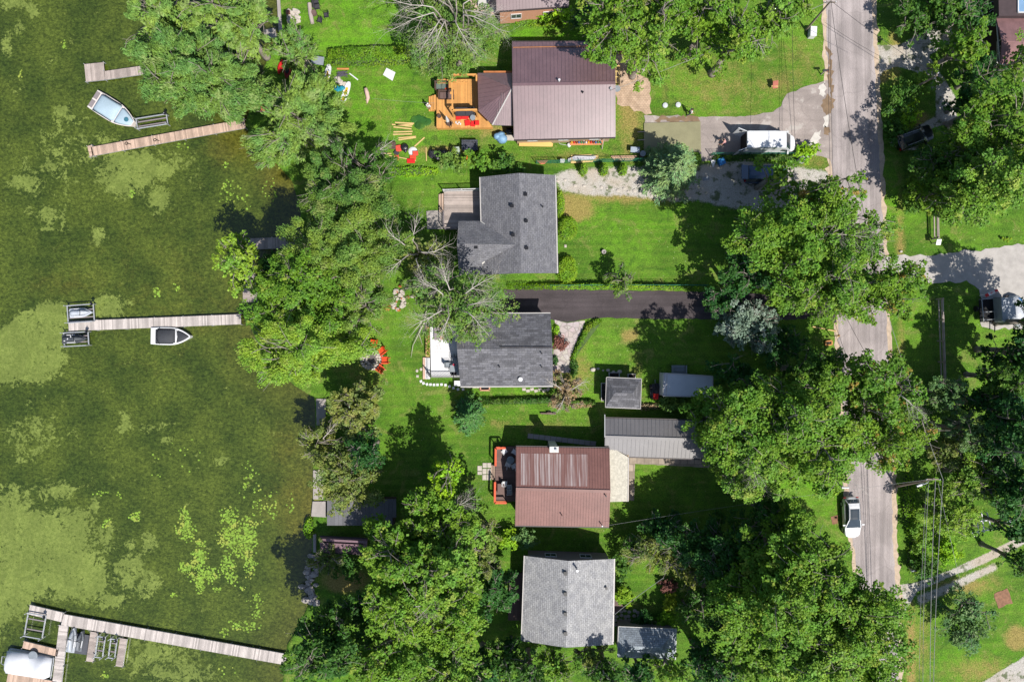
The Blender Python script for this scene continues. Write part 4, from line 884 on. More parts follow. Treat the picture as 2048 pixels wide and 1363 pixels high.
M_siding_d = plain('dark brown siding', C(72, 58, 54), .8, .1, 1)
M_siding_g = plain('grey siding', C(150, 140, 142), .75, .06, 1)
M_siding_p = plain('salmon pink siding', C(214, 158, 128), .75, .06, 1)
M_gl = glass()
M_black = plain('black metal', C(30, 30, 34), .4, .1)
M_steel = plain('galvanised steel', C(205, 208, 212), .35, .08, metal=.3)
M_wood_new = plain('new cedar boards', C(226, 164, 92), .65, .1, 1.5, .1, island=.16)
M_wood_old = plain('weathered grey boards', C(184, 170, 162), .85, .14, 1.5, .2, island=.24)
M_wood_dk = plain('weathered dock boards', C(204, 194, 188), .85, .14, .7, .2, island=.28)
M_wood_tan = plain('warm dock boards', C(204, 176, 156), .85, .14, .7, .2, island=.28)
M_wood_brn = plain('stained brown boards', C(120, 96, 90), .75, .12, 1, .2, island=.18)
M_lumber = plain('fresh lumber', C(228, 196, 130), .7, .08, 2, .1, island=.1)
M_orange_paint = plain('orange red paint', C(232, 92, 42), .5, .08)
M_white_deck = plain('white vinyl decking', C(245, 244, 246), .5, .03, .8, 0)
M_red = plain('red cushion fabric', C(226, 30, 28), .8, .1, 4)
M_orange_f = plain('orange plastic', C(238, 84, 34), .45, .08)
M_coral = plain('coral red plastic', C(236, 86, 66), .5, .08)
M_white_pl = plain('white plastic', C(238, 238, 240), .45, .05)
M_grey_pl = plain('grey plastic', C(150, 158, 166), .5, .08)
M_dk_f = plain('charcoal fabric', C(66, 64, 70), .85, .15, 4)
M_wicker = plain('brown wicker', C(96, 74, 64), .8, .25, 8, .4)
M_rubber = plain('black rubber', C(26, 26, 28), .8, .1)
def bary(a, b, t): return a.lerp(b, t)
def roofmb(polys, th=.16, mb=None):
    mb = mb or MB(); cnt = {}
    key = lambda v: (round(v.x, 3), round(v.y, 3), round(v.z, 3))
    for p in polys:
        n = (p[1] - p[0]).cross(p[2] - p[0])
        if n.z < 0: p.reverse()
        for i in range(len(p)):
            e = (key(p[i]), key(p[(i + 1) % len(p)])); cnt.setdefault(tuple(sorted(e)), []).append((p[i], p[(i + 1) % len(p)]))
    D = Vector((0, 0, -th))
    for p in polys:
        n = len(p); mb.add(p, [tuple(range(n))]); mb.add([q + D for q in p], [tuple(range(n))[::-1]])
    for e in cnt.values():
        if len(e) == 1: a, b = e[0]; mb.add([b, a, a + D, b + D], [(0, 1, 2, 3)])
    return mb
def ribs(mb, e0, e1, r0, r1, sp=.4, w=.05, h=.045):
    L = (e1 - e0).length; n = int(L / sp)
    for i in range(n + 1):
        t = (i + .3) / (n + .6); a = bary(e0, e1, t); b = bary(r0, r1, t)
        mb.beam(a + Vector((0, 0, h * .3)), b + Vector((0, 0, h * .3)), w, h)
def window(root, p, ang, w, h, trim=None):
    d = Vector((math.cos(ang), math.sin(ang), 0)); nrm_ = Vector((math.sin(ang), -math.cos(ang), 0)); p = Vector(p) + nrm_ * .03
    f = MB(); t = .08; U = Vector((0, 0, 1))
    for s in (-1, 1):
        f.beam(p + d * s * (w / 2) - U * (h / 2 + t / 2), p + d * s * (w / 2) + U * (h / 2 + t / 2), t, .07)
        f.beam(p - d * (w / 2 - t / 2) + U * s * h / 2, p + d * (w / 2 - t / 2) + U * s * h / 2, .07, t)
    f.beam(p - U * (h / 2 - t / 2), p + U * (h / 2 - t / 2), .04, .05)
    fo = f.build('window', trim or M_trim_w, root)
    g = MB(); g.beam(p - d * (w / 2 - t / 2) - nrm_ * .02, p + d * (w / 2 - t / 2) - nrm_ * .02, .02, h - t); g.build('pane', M_gl, fo)
    return fo
def door(root, p, ang, w=.95, h=2.05, mat=None):
    d = Vector((math.cos(ang), math.sin(ang), 0)); n_ = Vector((math.sin(ang), -math.cos(ang), 0)); p = Vector(p) + n_ * .03
    m_ = MB(); m_.beam(p - d * w / 2 + Vector((0, 0, h / 2)), p + d * w / 2 + Vector((0, 0, h / 2)), .06, h); o = m_.build('door', mat or M_trim_w, root)
    k = MB(); k.ell(p + d * (w / 2 - .1) + n_ * .06 + Vector((0, 0, 1)), (.035, .035, .035), 8, 6); k.build('handle', M_steel, o)
def gable(name, label, E1, RI, E2, ze, zr, wallm, roofm, over=.4, rib=0, shing=False, cat='house', wins=True, overg=.35, z0=0.0):
    """E1, RI, E2: pixel pairs of one eave, ridge, other eave, each listed from end a to end b"""
    e1 = [P(x, y, ze) for x, y in E1]; ri = [P(x, y, zr) for x, y in RI]; e2 = [P(x, y, ze) for x, y in E2]
    c = (e1[0] + e1[1] + e2[0] + e2[1]) / 4
    root = thing(name, label, cat, (c.x, c.y, 0))
    mb = roofmb([[e1[0], e1[1], ri[1], ri[0]], [e2[0], ri[0], ri[1], e2[1]]])
    if rib:
        ribs(mb, e1[0], e1[1], ri[0], ri[1], rib); ribs(mb, e2[0], e2[1], ri[0], ri[1], rib)
        mb.beam(ri[0] + Vector((0, 0, .03)), ri[1] + Vector((0, 0, .03)), .3, .06)
    roof = mb.build('roof', roofm, root, uv=shing)
    for e in (e1, e2):
        out = (e[0] - ri[0]); out.z = 0; ax = (e[1] - e[0]).normalized(); out = (out - ax * out.dot(ax)).normalized() * .07; trimline('gutter', roof, [e[0] + out - Vector((0, 0, .1)), e[1] + out - Vector((0, 0, .1))], M_gutter if z0 == 0 and not rib else M_trim_d, .12, .1)
    u = (ri[1] - ri[0]); u.z = 0; u.normalize(); rings = []; foot = []
    for i, s in ((0, 1), (1, -1)):
        a, b = e1[i] + u * s * overg, e2[i] + u * s * overg; v = (b - a); v.z = 0; L = v.length; v.normalize()
        a2, b2 = a + v * over, b - v * over; hw = (ri[i] - a); t = min(max((ri[i] - a).dot(v), .1), L - .1)
        za = ze + (zr - ze) * over / t - .17; zb = ze + (zr - ze) * over / (L - t) - .17; ap = a + v * t
        rings.append([(a2.x, a2.y, z0), (b2.x, b2.y, z0), (b2.x, b2.y, zb), (ap.x, ap.y, zr - .17), (a2.x, a2.y, za)]); foot.append((a2, b2))
    w = MB(); w.loft(rings, True); w.build('wall', wallm, root)
    if wins:
        for k in range(2):
            A_, B_ = foot[0][k], foot[1][k]; d = B_ - A_; L = d.length; n = max(2, int(L / 3.2)); nn = Vector((d.y, -d.x, 0)).normalized()
            inward = (c - A_).dot(nn) > 0
            if inward: A_, B_ = B_, A_; d = -d
            for i in range(n):
                q = A_ + d * ((i + .5) / n)
                (door if (i == n // 2 and k == 0) else None) and door(root, (q.x, q.y, .02), math.atan2(d.y, d.x))
                if not (i == n // 2 and k == 0): window(root, (q.x, q.y, 1.55), math.atan2(d.y, d.x), 1.1, 1.0)
        for i in (0, 1):
            A_, B_ = foot[i]; d = B_ - A_
            if (c - A_).dot(Vector((d.y, -d.x, 0))) > 0: A_, B_ = B_, A_; d = -d
            for t in (.28, .72):
                q = A_ + d * t; window(root, (q.x, q.y, 1.5), math.atan2(d.y, d.x), 1.2, 1.1)
    return root, roof
def vent(roof, px, py, z, s=.3, h=.14):
    p = P(px, py, z); m_ = MB(); m_.box((p.x, p.y, p.z + h / 2), (s, s, h + .1)); m_.box((p.x, p.y, p.z + h + .06), (s * 1.2, s * 1.2, .03)); m_.build('roof_vent', M_black, roof)
def pipe(roof, px, py, z, h=.5, r=.06, mat=None):
    p = P(px, py, z); m_ = MB(); m_.cyl(p.x, p.y, p.z - .15, p.z + h, r, 10); m_.cyl(p.x, p.y, p.z + h, p.z + h + .05, r * 1.5, 10); m_.build('vent_pipe', mat or M_black, roof)
def trimline(name, roof, pts, mat, w=.1, h=.1):
    m_ = MB()
    for a, b in zip(pts, pts[1:]): m_.beam(a, b, w, h)
    return m_.build(name, mat, roof)

# wide brown metal house
H1, r1 = gable('cottage', 'wide house with brown ribbed metal roof and cedar deck, under the half dead tree', [(1024, 84), (1229, 83)], [(1025, 169), (1231, 166)], [(1028, 279), (1231, 274)], 3.0, 4.6, M_siding_t, M_metal_br, rib=.4)
pipe(r1, 1118, 163, 4.5, .45, .08, M_white_pl); pipe(r1, 1165, 186, 4.3, .3, .07)
trimline('snow_guard', r1, [P(1026, 95, 3.3), P(1190, 92, 3.3)], plain('copper strip', C(190, 130, 84), .5), .06, .08)
# attached faceted porch
zb, zt = 2.7, 4.0
A0, A1, A2, A3, A4, AP = P(955, 146, zb), P(957, 222, zb), P(985, 250, zb), P(1025, 251, zb), P(1025, 146, zb), P(1024, 177, zt)
mbp = roofmb([[A0, A1, AP], [A1, A2, AP], [A2, A3, AP], [A4, A0, AP]])
for t in [i / 9 for i in range(1, 9)]:
    for q0, q1 in ((A0, A1), (A1, A2), (A2, A3)): 
        e = q0.lerp(q1, t); m2 = q0.lerp(AP, 0.0)
        ctr = (q0 + q1) / 2; dirv = (AP - ctr); dirv = dirv - (q1 - q0).normalized() * dirv.dot((q1 - q0).normalized())
        f = 1 - abs(2 * t - 1); f = min((2 * t), 2 * (1 - t))
        mbp.beam(e + Vector((0, 0, .02)), e + dirv * f * .98 + Vector((0, 0, .02)), .04, .04)
pr_ = mbp.build('porch_roof', M_metal_br, H1)
trimline('hip_cap', pr_, [A1, AP], M_metal_br, .14, .06); trimline('hip_cap', pr_, [A2 + Vector((0, 0, .03)), AP + Vector((0, 0, .03))], M_gutter, .12, .08)
ws = [P(x, y, 0) for x, y in ((969, 160), (970, 222), (990, 243), (1028, 243), (1028, 160))]
wm_ = MB(); wm_.prism([(p.x, p.y) for p in ws], 0, 2.55); wm_.build('porch_wall', plain('orange stained wall', C(196, 122, 70), .7), H1)
d_ = MB(); q = P(1232, 178, 3.4); d_.lathe(q.x + .1, q.y, [(.02, 3.3), (.3, 3.42), (.36, 3.5)], 14); d_.beam((q.x - .2, q.y, 3.2), (q.x + .1, q.y, 3.35), .04, .04); d_.build('satellite_dish', M_grey_pl, H1)
d_ = MB(); q = P(1220, 182, 3.9); d_.cyl(q.x, q.y, 3.6, 4.6, .05, 8); d_.cyl(q.x, q.y, 4.6, 4.7, .14, 10); d_.build('service_mast', M_steel, H1)

# slate grey house: main gable plus cross wing
H2, r2 = gable('cottage', 'slate grey shingled house with cross gable wing, right of the lakeside grove', [(961, 354), (966, 549)], [(1038, 346), (1042, 546)], [(1110, 350), (1114, 546)], 3.0, 4.7, M_siding_w, M_sh_slate, shing=True)
zr = 4.5
w0, w1, w2 = P(917, 442, 3), P(914, 487, zr), P(918, 549, 3)
mbw = roofmb([[w0, w1, P(1033, 489, zr), P(959, 442, 3)], [w1, w2, P(966, 549, 3), P(964, 523, 3.3), P(1033, 489, zr)]])
wr_ = mbw.build('wing_roof', M_sh_slate, H2, uv=True)
fw = [P(x, y, 0) for x, y in ((926, 452), (972, 452), (972, 534), (926, 534))]; m_ = MB()
m_.loft([[(fw[0].x, fw[0].y, 0), (fw[3].x, fw[3].y, 0), (fw[3].x, fw[3].y, 3), (fw[0].x, (fw[0].y + fw[3].y) / 2, 4.2), (fw[0].x, fw[0].y, 3)], [(fw[1].x, fw[1].y, 0), (fw[2].x, fw[2].y, 0), (fw[2].x, fw[2].y, 3), (fw[1].x, (fw[1].y + fw[2].y) / 2, 4.2), (fw[1].x, fw[1].y, 3)]]); m_.build('wing_wall', M_siding_w, H2)
for x, y in ((1051, 389), (1052, 442), (1053, 496), (1024, 412), (1026, 470)): vent(r2, x, y, 4.5)
vent(wr_, 952, 494, 4.2); pipe(r2, 1085, 414, 3.7, .4)
# weathered deck of slate house
D2 = thing('deck', 'weathered grey deck on the lake side of the slate grey house', 'deck', P(925, 420, 0))
def boards(name, poly, z, mat, root, along='x', w=.14, th=.04, seed=1):
    ps = [P(x, y, z) for x, y in poly]; xs = [p.x for p in ps]; ys = [p.y for p in ps]; m_ = MB(); pl = [(p.x, p.y) for p in ps]
    n = len(pl); lo, hi = (min(ys), max(ys)) if along == 'x' else (min(xs), max(xs)); t = lo + w / 2
    while t < hi:
        hit = []
        for i in range(n):
            a, b = pl[i], pl[(i + 1) % n]; k0, k1 = (a[1], b[1]) if along == 'x' else (a[0], b[0])
            if (k0 > t) != (k1 > t):
                f = (t - k0) / (k1 - k0); hit.append((a[0] + f * (b[0] - a[0])) if along == 'x' else (a[1] + f * (b[1] - a[1])))
        hit.sort()
        for i in range(0, len(hit) - 1, 2):
            L = hit[i + 1] - hit[i]; c_ = (hit[i] + hit[i + 1]) / 2
            if L > .05: m_.box((c_, t, z - th / 2) if along == 'x' else (t, c_, z - th / 2), (L, w - .012, th) if along == 'x' else (w - .012, L, th))
        t += w
    return m_.build(name, mat, root)
def frame_under(root, poly, z, mat):
    ps = [P(x, y, z) for x, y in poly]; m_ = MB(); c_ = sum(ps, Vector()) / len(ps)
    m_.prism([(c_.x + (p.x - c_.x) * .985, c_.y + (p.y - c_.y) * .985) for p in ps], 0, z - .045); return m_.build('skirt', mat, root)
def rail(root, pts, z, mat, h=.95, bal=.14, name='railing', bw=.03, top=.07):
    m_ = MB()
    for a, b in zip(pts, pts[1:]):
        a = P(*a, z); b = P(*b, z); L = (b - a).length; U = Vector((0, 0, 1))
        m_.beam(a + U * h, b + U * h, top, .05); m_.beam(a + U * .12, b + U * .12, .05, .04)
        n = int(L / bal)
        for i in range(1, n): m_.beam(a.lerp(b, i / n) + U * .12, a.lerp(b, i / n) + U * h, bw, bw)
        k = max(1, int(L / 1.7))
        for i in range(k + 1): q = a.lerp(b, i / k); m_.beam(q - U * .05, q + U * (h + .06), .09, .09)
    return m_.build(name, mat, root)
def stairs(root, px0, py0, px1, py1, ztop, n, mat, along):   # treads between two pixel corners, dropping along direction
    m_ = MB(); a, b = P(px0, py0, 0), P(px1, py1, 0); x0, x1 = sorted((a.x, b.x)); y0, y1 = sorted((a.y, b.y))
    for i in range(n):
        z = ztop * (n - i) / (n + 1)
        if along == '-x': xa = x1 - (i + 1) * (x1 - x0) / n; m_.box((xa + (x1 - x0) / n / 2, (y0 + y1) / 2, z / 2), ((x1 - x0) / n, y1 - y0, z))
        elif along == '-y': ya = y1 - (i + 1) * (y1 - y0) / n; m_.box(((x0 + x1) / 2, ya + (y1 - y0) / n / 2, z / 2), (x1 - x0, (y1 - y0) / n, z))
    return m_.build('stairs', mat, root)
p2 = [(888, 383), (962, 381), (964, 450), (918, 458), (888, 458)]
boards('deck_boards', p2, .75, M_wood_old, D2); frame_under(D2, p2, .75, M_wood_old)
rail(D2, [(888, 383), (960, 381)], .75, M_white_pl); rail(D2, [(888, 425), (888, 458), (916, 458)], .75, M_siding_g, .95, .3)
stairs(D2, 878, 389, 888, 424, .75, 3, M_wood_tan, '-x')

# charcoal house with white deck
H3, r3 = gable('cottage', 'charcoal shingled house with white deck, below the black driveway', [(912, 628), (1101, 627)], [(914, 698), (1105, 697)], [(921, 772), (1106, 771)], 2.9, 4.5, M_siding_w, M_sh_char, shing=True)
trimline('ridge_step', r3, [P(1000, 694, 4.53), P(1104, 694, 4.53)], M_trim_d, .05, .06)
pipe(r3, 1083, 706, 4.3, .4); pipe(r3, 1041, 758, 3.3, .2, .16, M_white_pl); pipe(r3, 1083, 733, 3.8, .3); pipe(r3, 999, 733, 3.8, .3)
D3 = thing('deck', 'white vinyl deck on the lake side of the charcoal house', 'deck', P(890, 705, 0))
p3 = [(860, 653), (930, 652), (930, 750), (862, 750)]
boards('deck_boards', p3, .8, M_white_deck, D3, 'x', .16); frame_under(D3, [(860, 653), (930, 652), (930, 755), (862, 755)], .78, M_white_pl)
sd_ = [(908, 752), (930, 752), (930, 706), (918, 706)]
rail(D3, [(862, 752), (922, 752)], .8, M_trim_d, .95, .16, bw=.03)
rail(D3, [(855, 744), (862, 752)], .55, M_trim_d, .9)
stairs(D3, 851, 715, 861, 757, .8, 3, M_white_pl, '-x')
m_ = MB(); m_.box(tuple(P(850, 736, .08)), (.45, 2.4, .16)); m_.build('bottom_step', plain('pink stone step', C(222, 186, 166), .8), D3)
# planter along deck
PL = thing('planter_box', 'long timber planter full of flowers along the lake side of the white deck', 'planter', P(856, 682, 0))
m_ = MB(); a = P(853, 653, .3); b = P(860, 712, .3)
for x in (853.5, 860): m_.beam(P(x, 653, .3), P(x - .5, 712, .3), .1, .6)
for y in (653, 712): m_.beam(P(853, y, .3), P(860, y, .3), .1, .6)
m_.build('box', M_lumber, PL)
m_ = MB(); m_.prism([(p.x, p.y) for p in (P(854, 654), P(859.5, 654), P(859, 711), P(853, 711))], .02, .5); m_.build('soil', plain('dark soil', C(50, 40, 34), .9), PL)
rng = np.random.default_rng(77); n = 420; fl = np.stack([rng.uniform(854, 859.5, n), rng.uniform(654, 711, n)], 1)
clump = (np.sin(fl[:, 1] * .7) + .5 * np.sin(fl[:, 1] * 1.9) > -.6); fl = fl[clump]; n = len(fl); kz = (1 - .65 / HC) / SC
pos_ = np.stack([(fl[:, 0] - 1024) * kz, (681.5 - fl[:, 1]) * kz, rng.uniform(.5, .85, n)], 1)
arrmesh('foliage', leafverts(pos_, rng.normal(0, .5, (n, 3)) + np.array([0, 0, 1]), rng.normal(0, 1, (n, 3)), np.full(n, .18), np.full(n, .12)), quads(n), LM['hedge'], PL)
k = n // 5; arrmesh('flowers', leafverts(pos_[:k] + np.array([0, 0, .12]), rng.normal(0, .3, (k, 3)) + np.array([0, 0, 1]), rng.normal(0, 1, (k, 3)), np.full(k, .1), np.full(k, .09)), quads(k), plain('pink and yellow petals', C(240, 150, 120), .7, .4, 20), PL)
# cellar hatch and storage box by charcoal house
m_ = MB(); q = P(917, 766, .3); m_.box((q.x, q.y, .28), (.85, .55, .56)); m_.box((q.x, q.y, .59), (.9, .6, .05)); tag(m_.build('storage_box', M_white_pl), 'white storage box against the lake side corner of the charcoal house', 'box')
t = thing('window_well', 'timber framed window well on the south wall of the charcoal house', 'window well', P(970, 776, 0)); m_ = MB()
for a, b in (((961, 771), (961, 780)), ((979, 771), (979, 780)), ((960, 780), (980, 780))): m_.beam(P(*a, .12), P(*b, .12), .14, .26)
m_.build('frame', plain('pinkish timber', C(216, 160, 130), .7), t); m_ = MB(); m_.box(tuple(P(970, 775.5, .04)), (.9, .4, .05)); m_.build('grate', M_black, t)

# red brown metal house
H4, r4 = gable('cottage', 'house with red brown metal roof and orange railed deck', [(1032, 893), (1219, 896)], [(1032, 977), (1221, 982)], [(1030, 1050), (1218, 1053)], 3.1, 4.6, M_siding_d, M_metal_red, rib=.3)
t_ = MB(); q = P(1108, 898, 4.6); t_.box((q.x, q.y, 2.35), (.8, .5, 4.7)); t_.box((q.x, q.y, 4.74), (.95, .62, .1)); co__ = t_.build('chimney', plain('pale chimney render', C(220, 220, 215), .7), H4)
t_ = MB(); t_.cyl(q.x + .2, q.y, 4.79, 5.05, .12, 12); t_.build('flue', M_steel, co__)
pipe(r4, 1124, 1030, 3.7, .45, .05, M_metal_red); pipe(r4, 1211, 990, 4.5, .3); pipe(r4, 1203, 1048, 3.2, .7, .05, M_steel)
# worn streaks on the north slope
m, nt, b = newmat('chalky worn metal'); co = objco(nt, (1.7, .06, .02)); f = noise(nt, co, 1.0, 4, .75)
nt.links.new(mixc(nt, ramp(nt, f, .42, .62), C(146, 104, 96, .55), C(204, 188, 186, .55)), b.inputs['Base Color']); b.inputs['Roughness'].default_value = .55
mb = MB(); za = lambda t: 3.1 + 1.5 * t + .008
for (x0, x1) in ((1042, 1175),):
    mb.add([P(x0, 906, za(.16)), P(x0, 969, za(.91)), P(x1, 972, za(.91)), P(x1, 908, za(.16))], [(0, 1, 2, 3)])
mb.build('worn_panel', m, r4)
# flat annex
AX = thing('annex', 'flat pebble roofed annex on the road side of the red brown house', 'building', P(1238, 950, 0))
zf = 2.7; m_ = MB(); ps = [P(x, y, zf) for x, y in ((1217, 897), (1234, 900), (1257, 914), (1256, 1002), (1218, 1003))]; m_.prism([(p.x, p.y) for p in ps], zf - .2, zf)
m_.build('roof', plain('pale roof pebbles', C(214, 208, 192), .9, .22, 5, .6), AX); m_ = MB(); m_.prism([(p.x, p.y) for p in [P(x, y, 0) for x, y in ((1219, 902), (1250, 902), (1250, 990), (1219, 990))]], 0, zf - .2); m_.build('wall', M_siding_t, AX)
trimline('roof_edge', AX, [P(1257, 914, zf), P(1256, 1002, zf)], M_gutter, .08, .1)
# carport
CP, rc = gable('carport', 'long carport with grey standing seam roof under the big maples', [(1210, 836), (1480, 843)], [(1210, 873), (1480, 882)], [(1209, 911), (1474, 919)], 2.4, 3.3, M_siding_g, M_metal_gr, rib=.45, cat='carport', wins=False)
for x in (1209.5,): trimline('barge_board', CP, [P(x, 829, 2.3), P(x, 873, 3.42)], M_trim_w, .08, .16)
# slabs path north of house 4
PTH = thing('slab_path', 'row of grey concrete slabs along the north side of the red brown house', 'path', P(1125, 880, 0)); 
for i in range(12):
    x = 1061 + i * 11.4; y = 871.5 + i * 1.35; m_ = MB(); q = P(x, y, .04); m_.box((q.x, q.y, .025), (.6, .52, .05), -.1); m_.build('slab', M_conc, PTH)
# deck 4
D4 = thing('deck', 'dark wooden deck with orange railing on the red brown house', 'deck', P(1010, 950, 0))
p4 = [(991, 892), (1036, 892), (1036, 1002), (990, 1002)]
boards('deck_boards', p4, .7, M_wood_brn, D4, 'x'); frame_under(D4, p4, .7, M_siding_d)
def pr2(pts, mat):
    r_ = rail(D4, pts, .7, mat, .95, 1.0, bw=.03, top=.22)
pr2([(1011, 893), (992, 893), (991.5, 928)], M_orange_paint); pr2([(990.5, 960), (990, 1001), (1013, 1001)], M_orange_paint)
stairs(D4, 983, 929, 991, 958, .7, 3, M_wood_tan, '-x')
for nm, a in (('handrail', 928), ('handrail', 959)):
    m_ = MB(); m_.beam(P(984, a, .9), P(991, a, 1.6), .04, .04); m_.beam(P(984, a, 0), P(984, a, .9), .04, .04); m_.build(nm, M_black, D4)
PT = thing('patio', 'small patio of pale square slabs at the foot of the orange railed deck steps', 'patio', P(968, 942, 0))
for (x, y, w, h_) in [(969.5, 930, 8.5, 10), (978.5, 930, 8, 10), (969, 942, 8.5, 11), (978.5, 942, 8, 11), (969, 954, 8.5, 11), (978, 954, 8, 11), (959.5, 936, 9, 10.5), (959.5, 945.5, 9, 6.5)]:
    m_ = MB(); q = P(x, y, .04); m_.box((q.x, q.y, .03), (w / SC * .96, h_ / SC * .96, .06)); m_.build('slab', M_stone, PT)

# light grey shingled house
H5, r5 = gable('cottage', 'house with large light grey shingled roof near the bottom of the photo', [(1050, 1111), (1044, 1281)], [(1137, 1121), (1132, 1294)], [(1228, 1117), (1225, 1288)], 3.2, 5.0, M_siding_g, M_sh_light, shing=True)
for y in (1145, 1186, 1226, 1265): vent(r5, 1130.5, y, 4.9)
pipe(r5, 1153, 1135, 4.7, .9, .09, M_steel); pipe(r5, 1212, 1174, 3.5, .25, .1)
W5 = thing('deck', 'dark wooden deck on the lake side of the light grey house, mostly in shade', 'deck', P(1033, 1180, 0))
boards('deck_boards', [(1019, 1145), (1054, 1145), (1052, 1240), (1016, 1240)], .5, M_wood_brn, W5, 'y'); frame_under(W5, [(1019, 1145), (1054, 1145), (1052, 1240), (1016, 1240)], .5, M_siding_d)
# slate garage (hip)
def hip(name, label, corners, ridge, ze, zr, wallm, roofm, cat, over=.25, edge=None):
    c4 = [P(x, y, ze) for x, y in corners]; ra, rb = [P(x, y, zr) for x, y in ridge]; c = sum(c4, Vector()) / 4
    root = thing(name, label, cat, (c.x, c.y, 0))
    ro = roofmb([[c4[0], c4[1], rb, ra], [c4[1], c4[2], rb], [c4[2], c4[3], ra, rb], [c4[3], c4[0], ra]], .12).build('roof', roofm, root, uv=True)
    m_ = MB(); m_.prism([(p.x + (c.x - p.x) / max(abs(c.x - p.x), .1) * over, p.y + (c.y - p.y) / max(abs(c.y - p.y), .1) * over) for p in c4], 0, ze - .05); m_.build('wall', wallm, root)
    if edge: trimline('eave_trim', ro, [p + Vector((0, 0, -.04)) for p in c4 + c4[:1]], edge, .07, .1)
    return root
G5 = hip('garage', 'small slate roofed garage at the bottom beside the light grey house', [(1237, 1252), (1353, 1257), (1351, 1318), (1235, 1313)], [(1268, 1292), (1322, 1294)], 2.5, 3.6, M_siding_g, M_sh_gar, 'garage', edge=M_gutter)
q = P(1300, 1262, 0); door(G5, (q.x, q.y - .25, .0), math.pi, 1, 2)
SH = hip('shed', 'small square shed with charcoal hip roof beside the lawn tractor', [(1213, 754), (1283, 757), (1281, 817), (1211, 814)], [(1230, 785), (1266, 786)], 2.3, 3.1, M_siding_w, M_sh_char, 'shed', edge=M_gutter)
q = P(1246, 757, 0); door(SH, (q.x, q.y + .02, 0), math.pi, 1.4, 1.9)
# cold frames against shed
for x, y, w, h_, lb in ((1228, 750, 1.1, .6, 'black planter trough on the north side of the hip roofed shed'), (1263, 752, .8, .5, 'small black planter trough at the north east corner of the hip roofed shed'), (1207, 783, .5, 1.9, 'white framed bed on the lake side of the hip roofed shed')):
    t = thing('raised_bed', lb, 'planter', P(x, y, 0)); m_ = MB(); q = P(x, y, .2)
    for s in (-1, 1): m_.box((q.x + s * w / 2, q.y, .2), (.06, h_ + .06, .4)); m_.box((q.x, q.y + s * h_ / 2, .2), (w - .06, .06, .4))
    m_.build('frame', M_gutter, t); m_ = MB(); m_.box((q.x, q.y, .15), (w - .08, h_ - .08, .28)); m_.build('soil', plain('dark soil', C(50, 40, 34)), t)
for i, (x, y, r, lb) in enumerate([(1186, 739, .3, 'white landscape rock in the sun, just left of the shed shadow'), (1196, 737, .2, 'pale rock at the left end of the row in the shed shadow'), (1206, 740, .14, 'smallest pale rock in the row in the shed shadow'), (1216, 740, .22, 'pale rock in the middle of the row in the shed shadow'), (1227, 743, .2, 'rounded pale rock near the black planter trough'), (1239, 743, .28, 'large pale rock at the right end of the row in the shed shadow')]):
    m_ = MB(); q = P(x, y, .05); m_.ell((q.x, q.y, .08), (r, r * .8, .16), 9, 6, jit=.18, rng=random.Random(i)); tag(m_.build('rock', M_stone, smooth=True), lb, 'rock', 'rocks beside the hip roofed shed')
# shaded site trailer
zt_ = 2.6; TR = thing('trailer_shed', 'pale flat roofed trailer shaded by the big maples', 'trailer', P(1378, 775, 0))
ps = [P(x, y, zt_) for x, y in ((1328, 746), (1425, 752), (1425, 793), (1326, 791))]; m_ = MB(); m_.prism([(p.x, p.y) for p in ps], .45, zt_); m_.build('body', plain('pale trailer panels', C(214, 216, 220), .5, .06, 1), TR)
m_ = MB(); c_ = sum(ps, Vector()) / 4
for i in range(4): m_.beam(ps[i] + Vector((0, 0, .02)), ps[(i + 1) % 4] + Vector((0, 0, .02)), .12, .1)
m_.beam(P(1334, 747, zt_ + .02), P(1332, 791, zt_ + .02), .08, .06); m_.build('roof_edge', M_gutter, TR)
m_ = MB()
for x in (1345, 1400):
    for y in (756, 786): q = P(x, y, .3); m_.beam((q.x, q.y - .1, .32), (q.x, q.y + .1, .32), .6, .6)
m_.build('wheels', M_rubber, TR)
t = thing('garden_bench', 'large timber and metal bench set on the north side of the shaded trailer', 'bench', P(1358, 738, 0)); m_ = MB()
for s in (1345, 1372): m_.beam(P(s, 730, .5), P(s, 747, .5), .12, .5)
m_.beam(P(1345, 745, .8), P(1372, 746, .8), .1, .4); m_.build('frame', M_grey_pl, t); m_ = MB()
for i in range(5): m_.beam(P(1347, 731 + 2.8 * i, .45), P(1370, 731.5 + 2.8 * i, .45), .13, .04)
m_.build('seat', M_grey_pl, t)

# top house (mauve metal, salmon wall)
H6, r6 = gable('cottage', 'mauve metal roofed house with salmon wall cut by the top photo edge', [(990, -160), (1137, -160)], [(990, -65), (1137, -70)], [(993, 22), (1138, 12)], 3.2, 4.8, M_siding_p, M_metal_pk, rib=.35, over=.1)
q = P(1013, 24.5, 1.8); 
t = thing('terrace', 'concrete terrace with steps at the lake side of the top house', 'terrace', P(960, 12, 0)); m_ = MB(); m_.prism([(p.x, p.y) for p in [P(x, y) for x, y in ((940, -30), (1000, -30), (1000, 28), (970, 34), (940, 20))]], 0, .25); m_.build('slab', plain('pinkish concrete', C(216, 186, 170), .8), t)
for x, y, w, h_ in ((966, 6, 1.1, .7), (985, 20, .6, .5)): m_ = MB(); q = P(x, y, .6); m_.box((q.x, q.y, .65), (w, h_, .06)); [m_.box((q.x + sx * w * .42, q.y + sy * h_ * .4, .43), (.06, .06, .4)) for sx in (-1, 1) for sy in (-1, 1)]; tag(m_.build('patio_table', M_siding_w), 'pale patio table on the terrace of the top house, ' + ('larger one' if w > 1 else 'smaller one near the wall'), 'table')

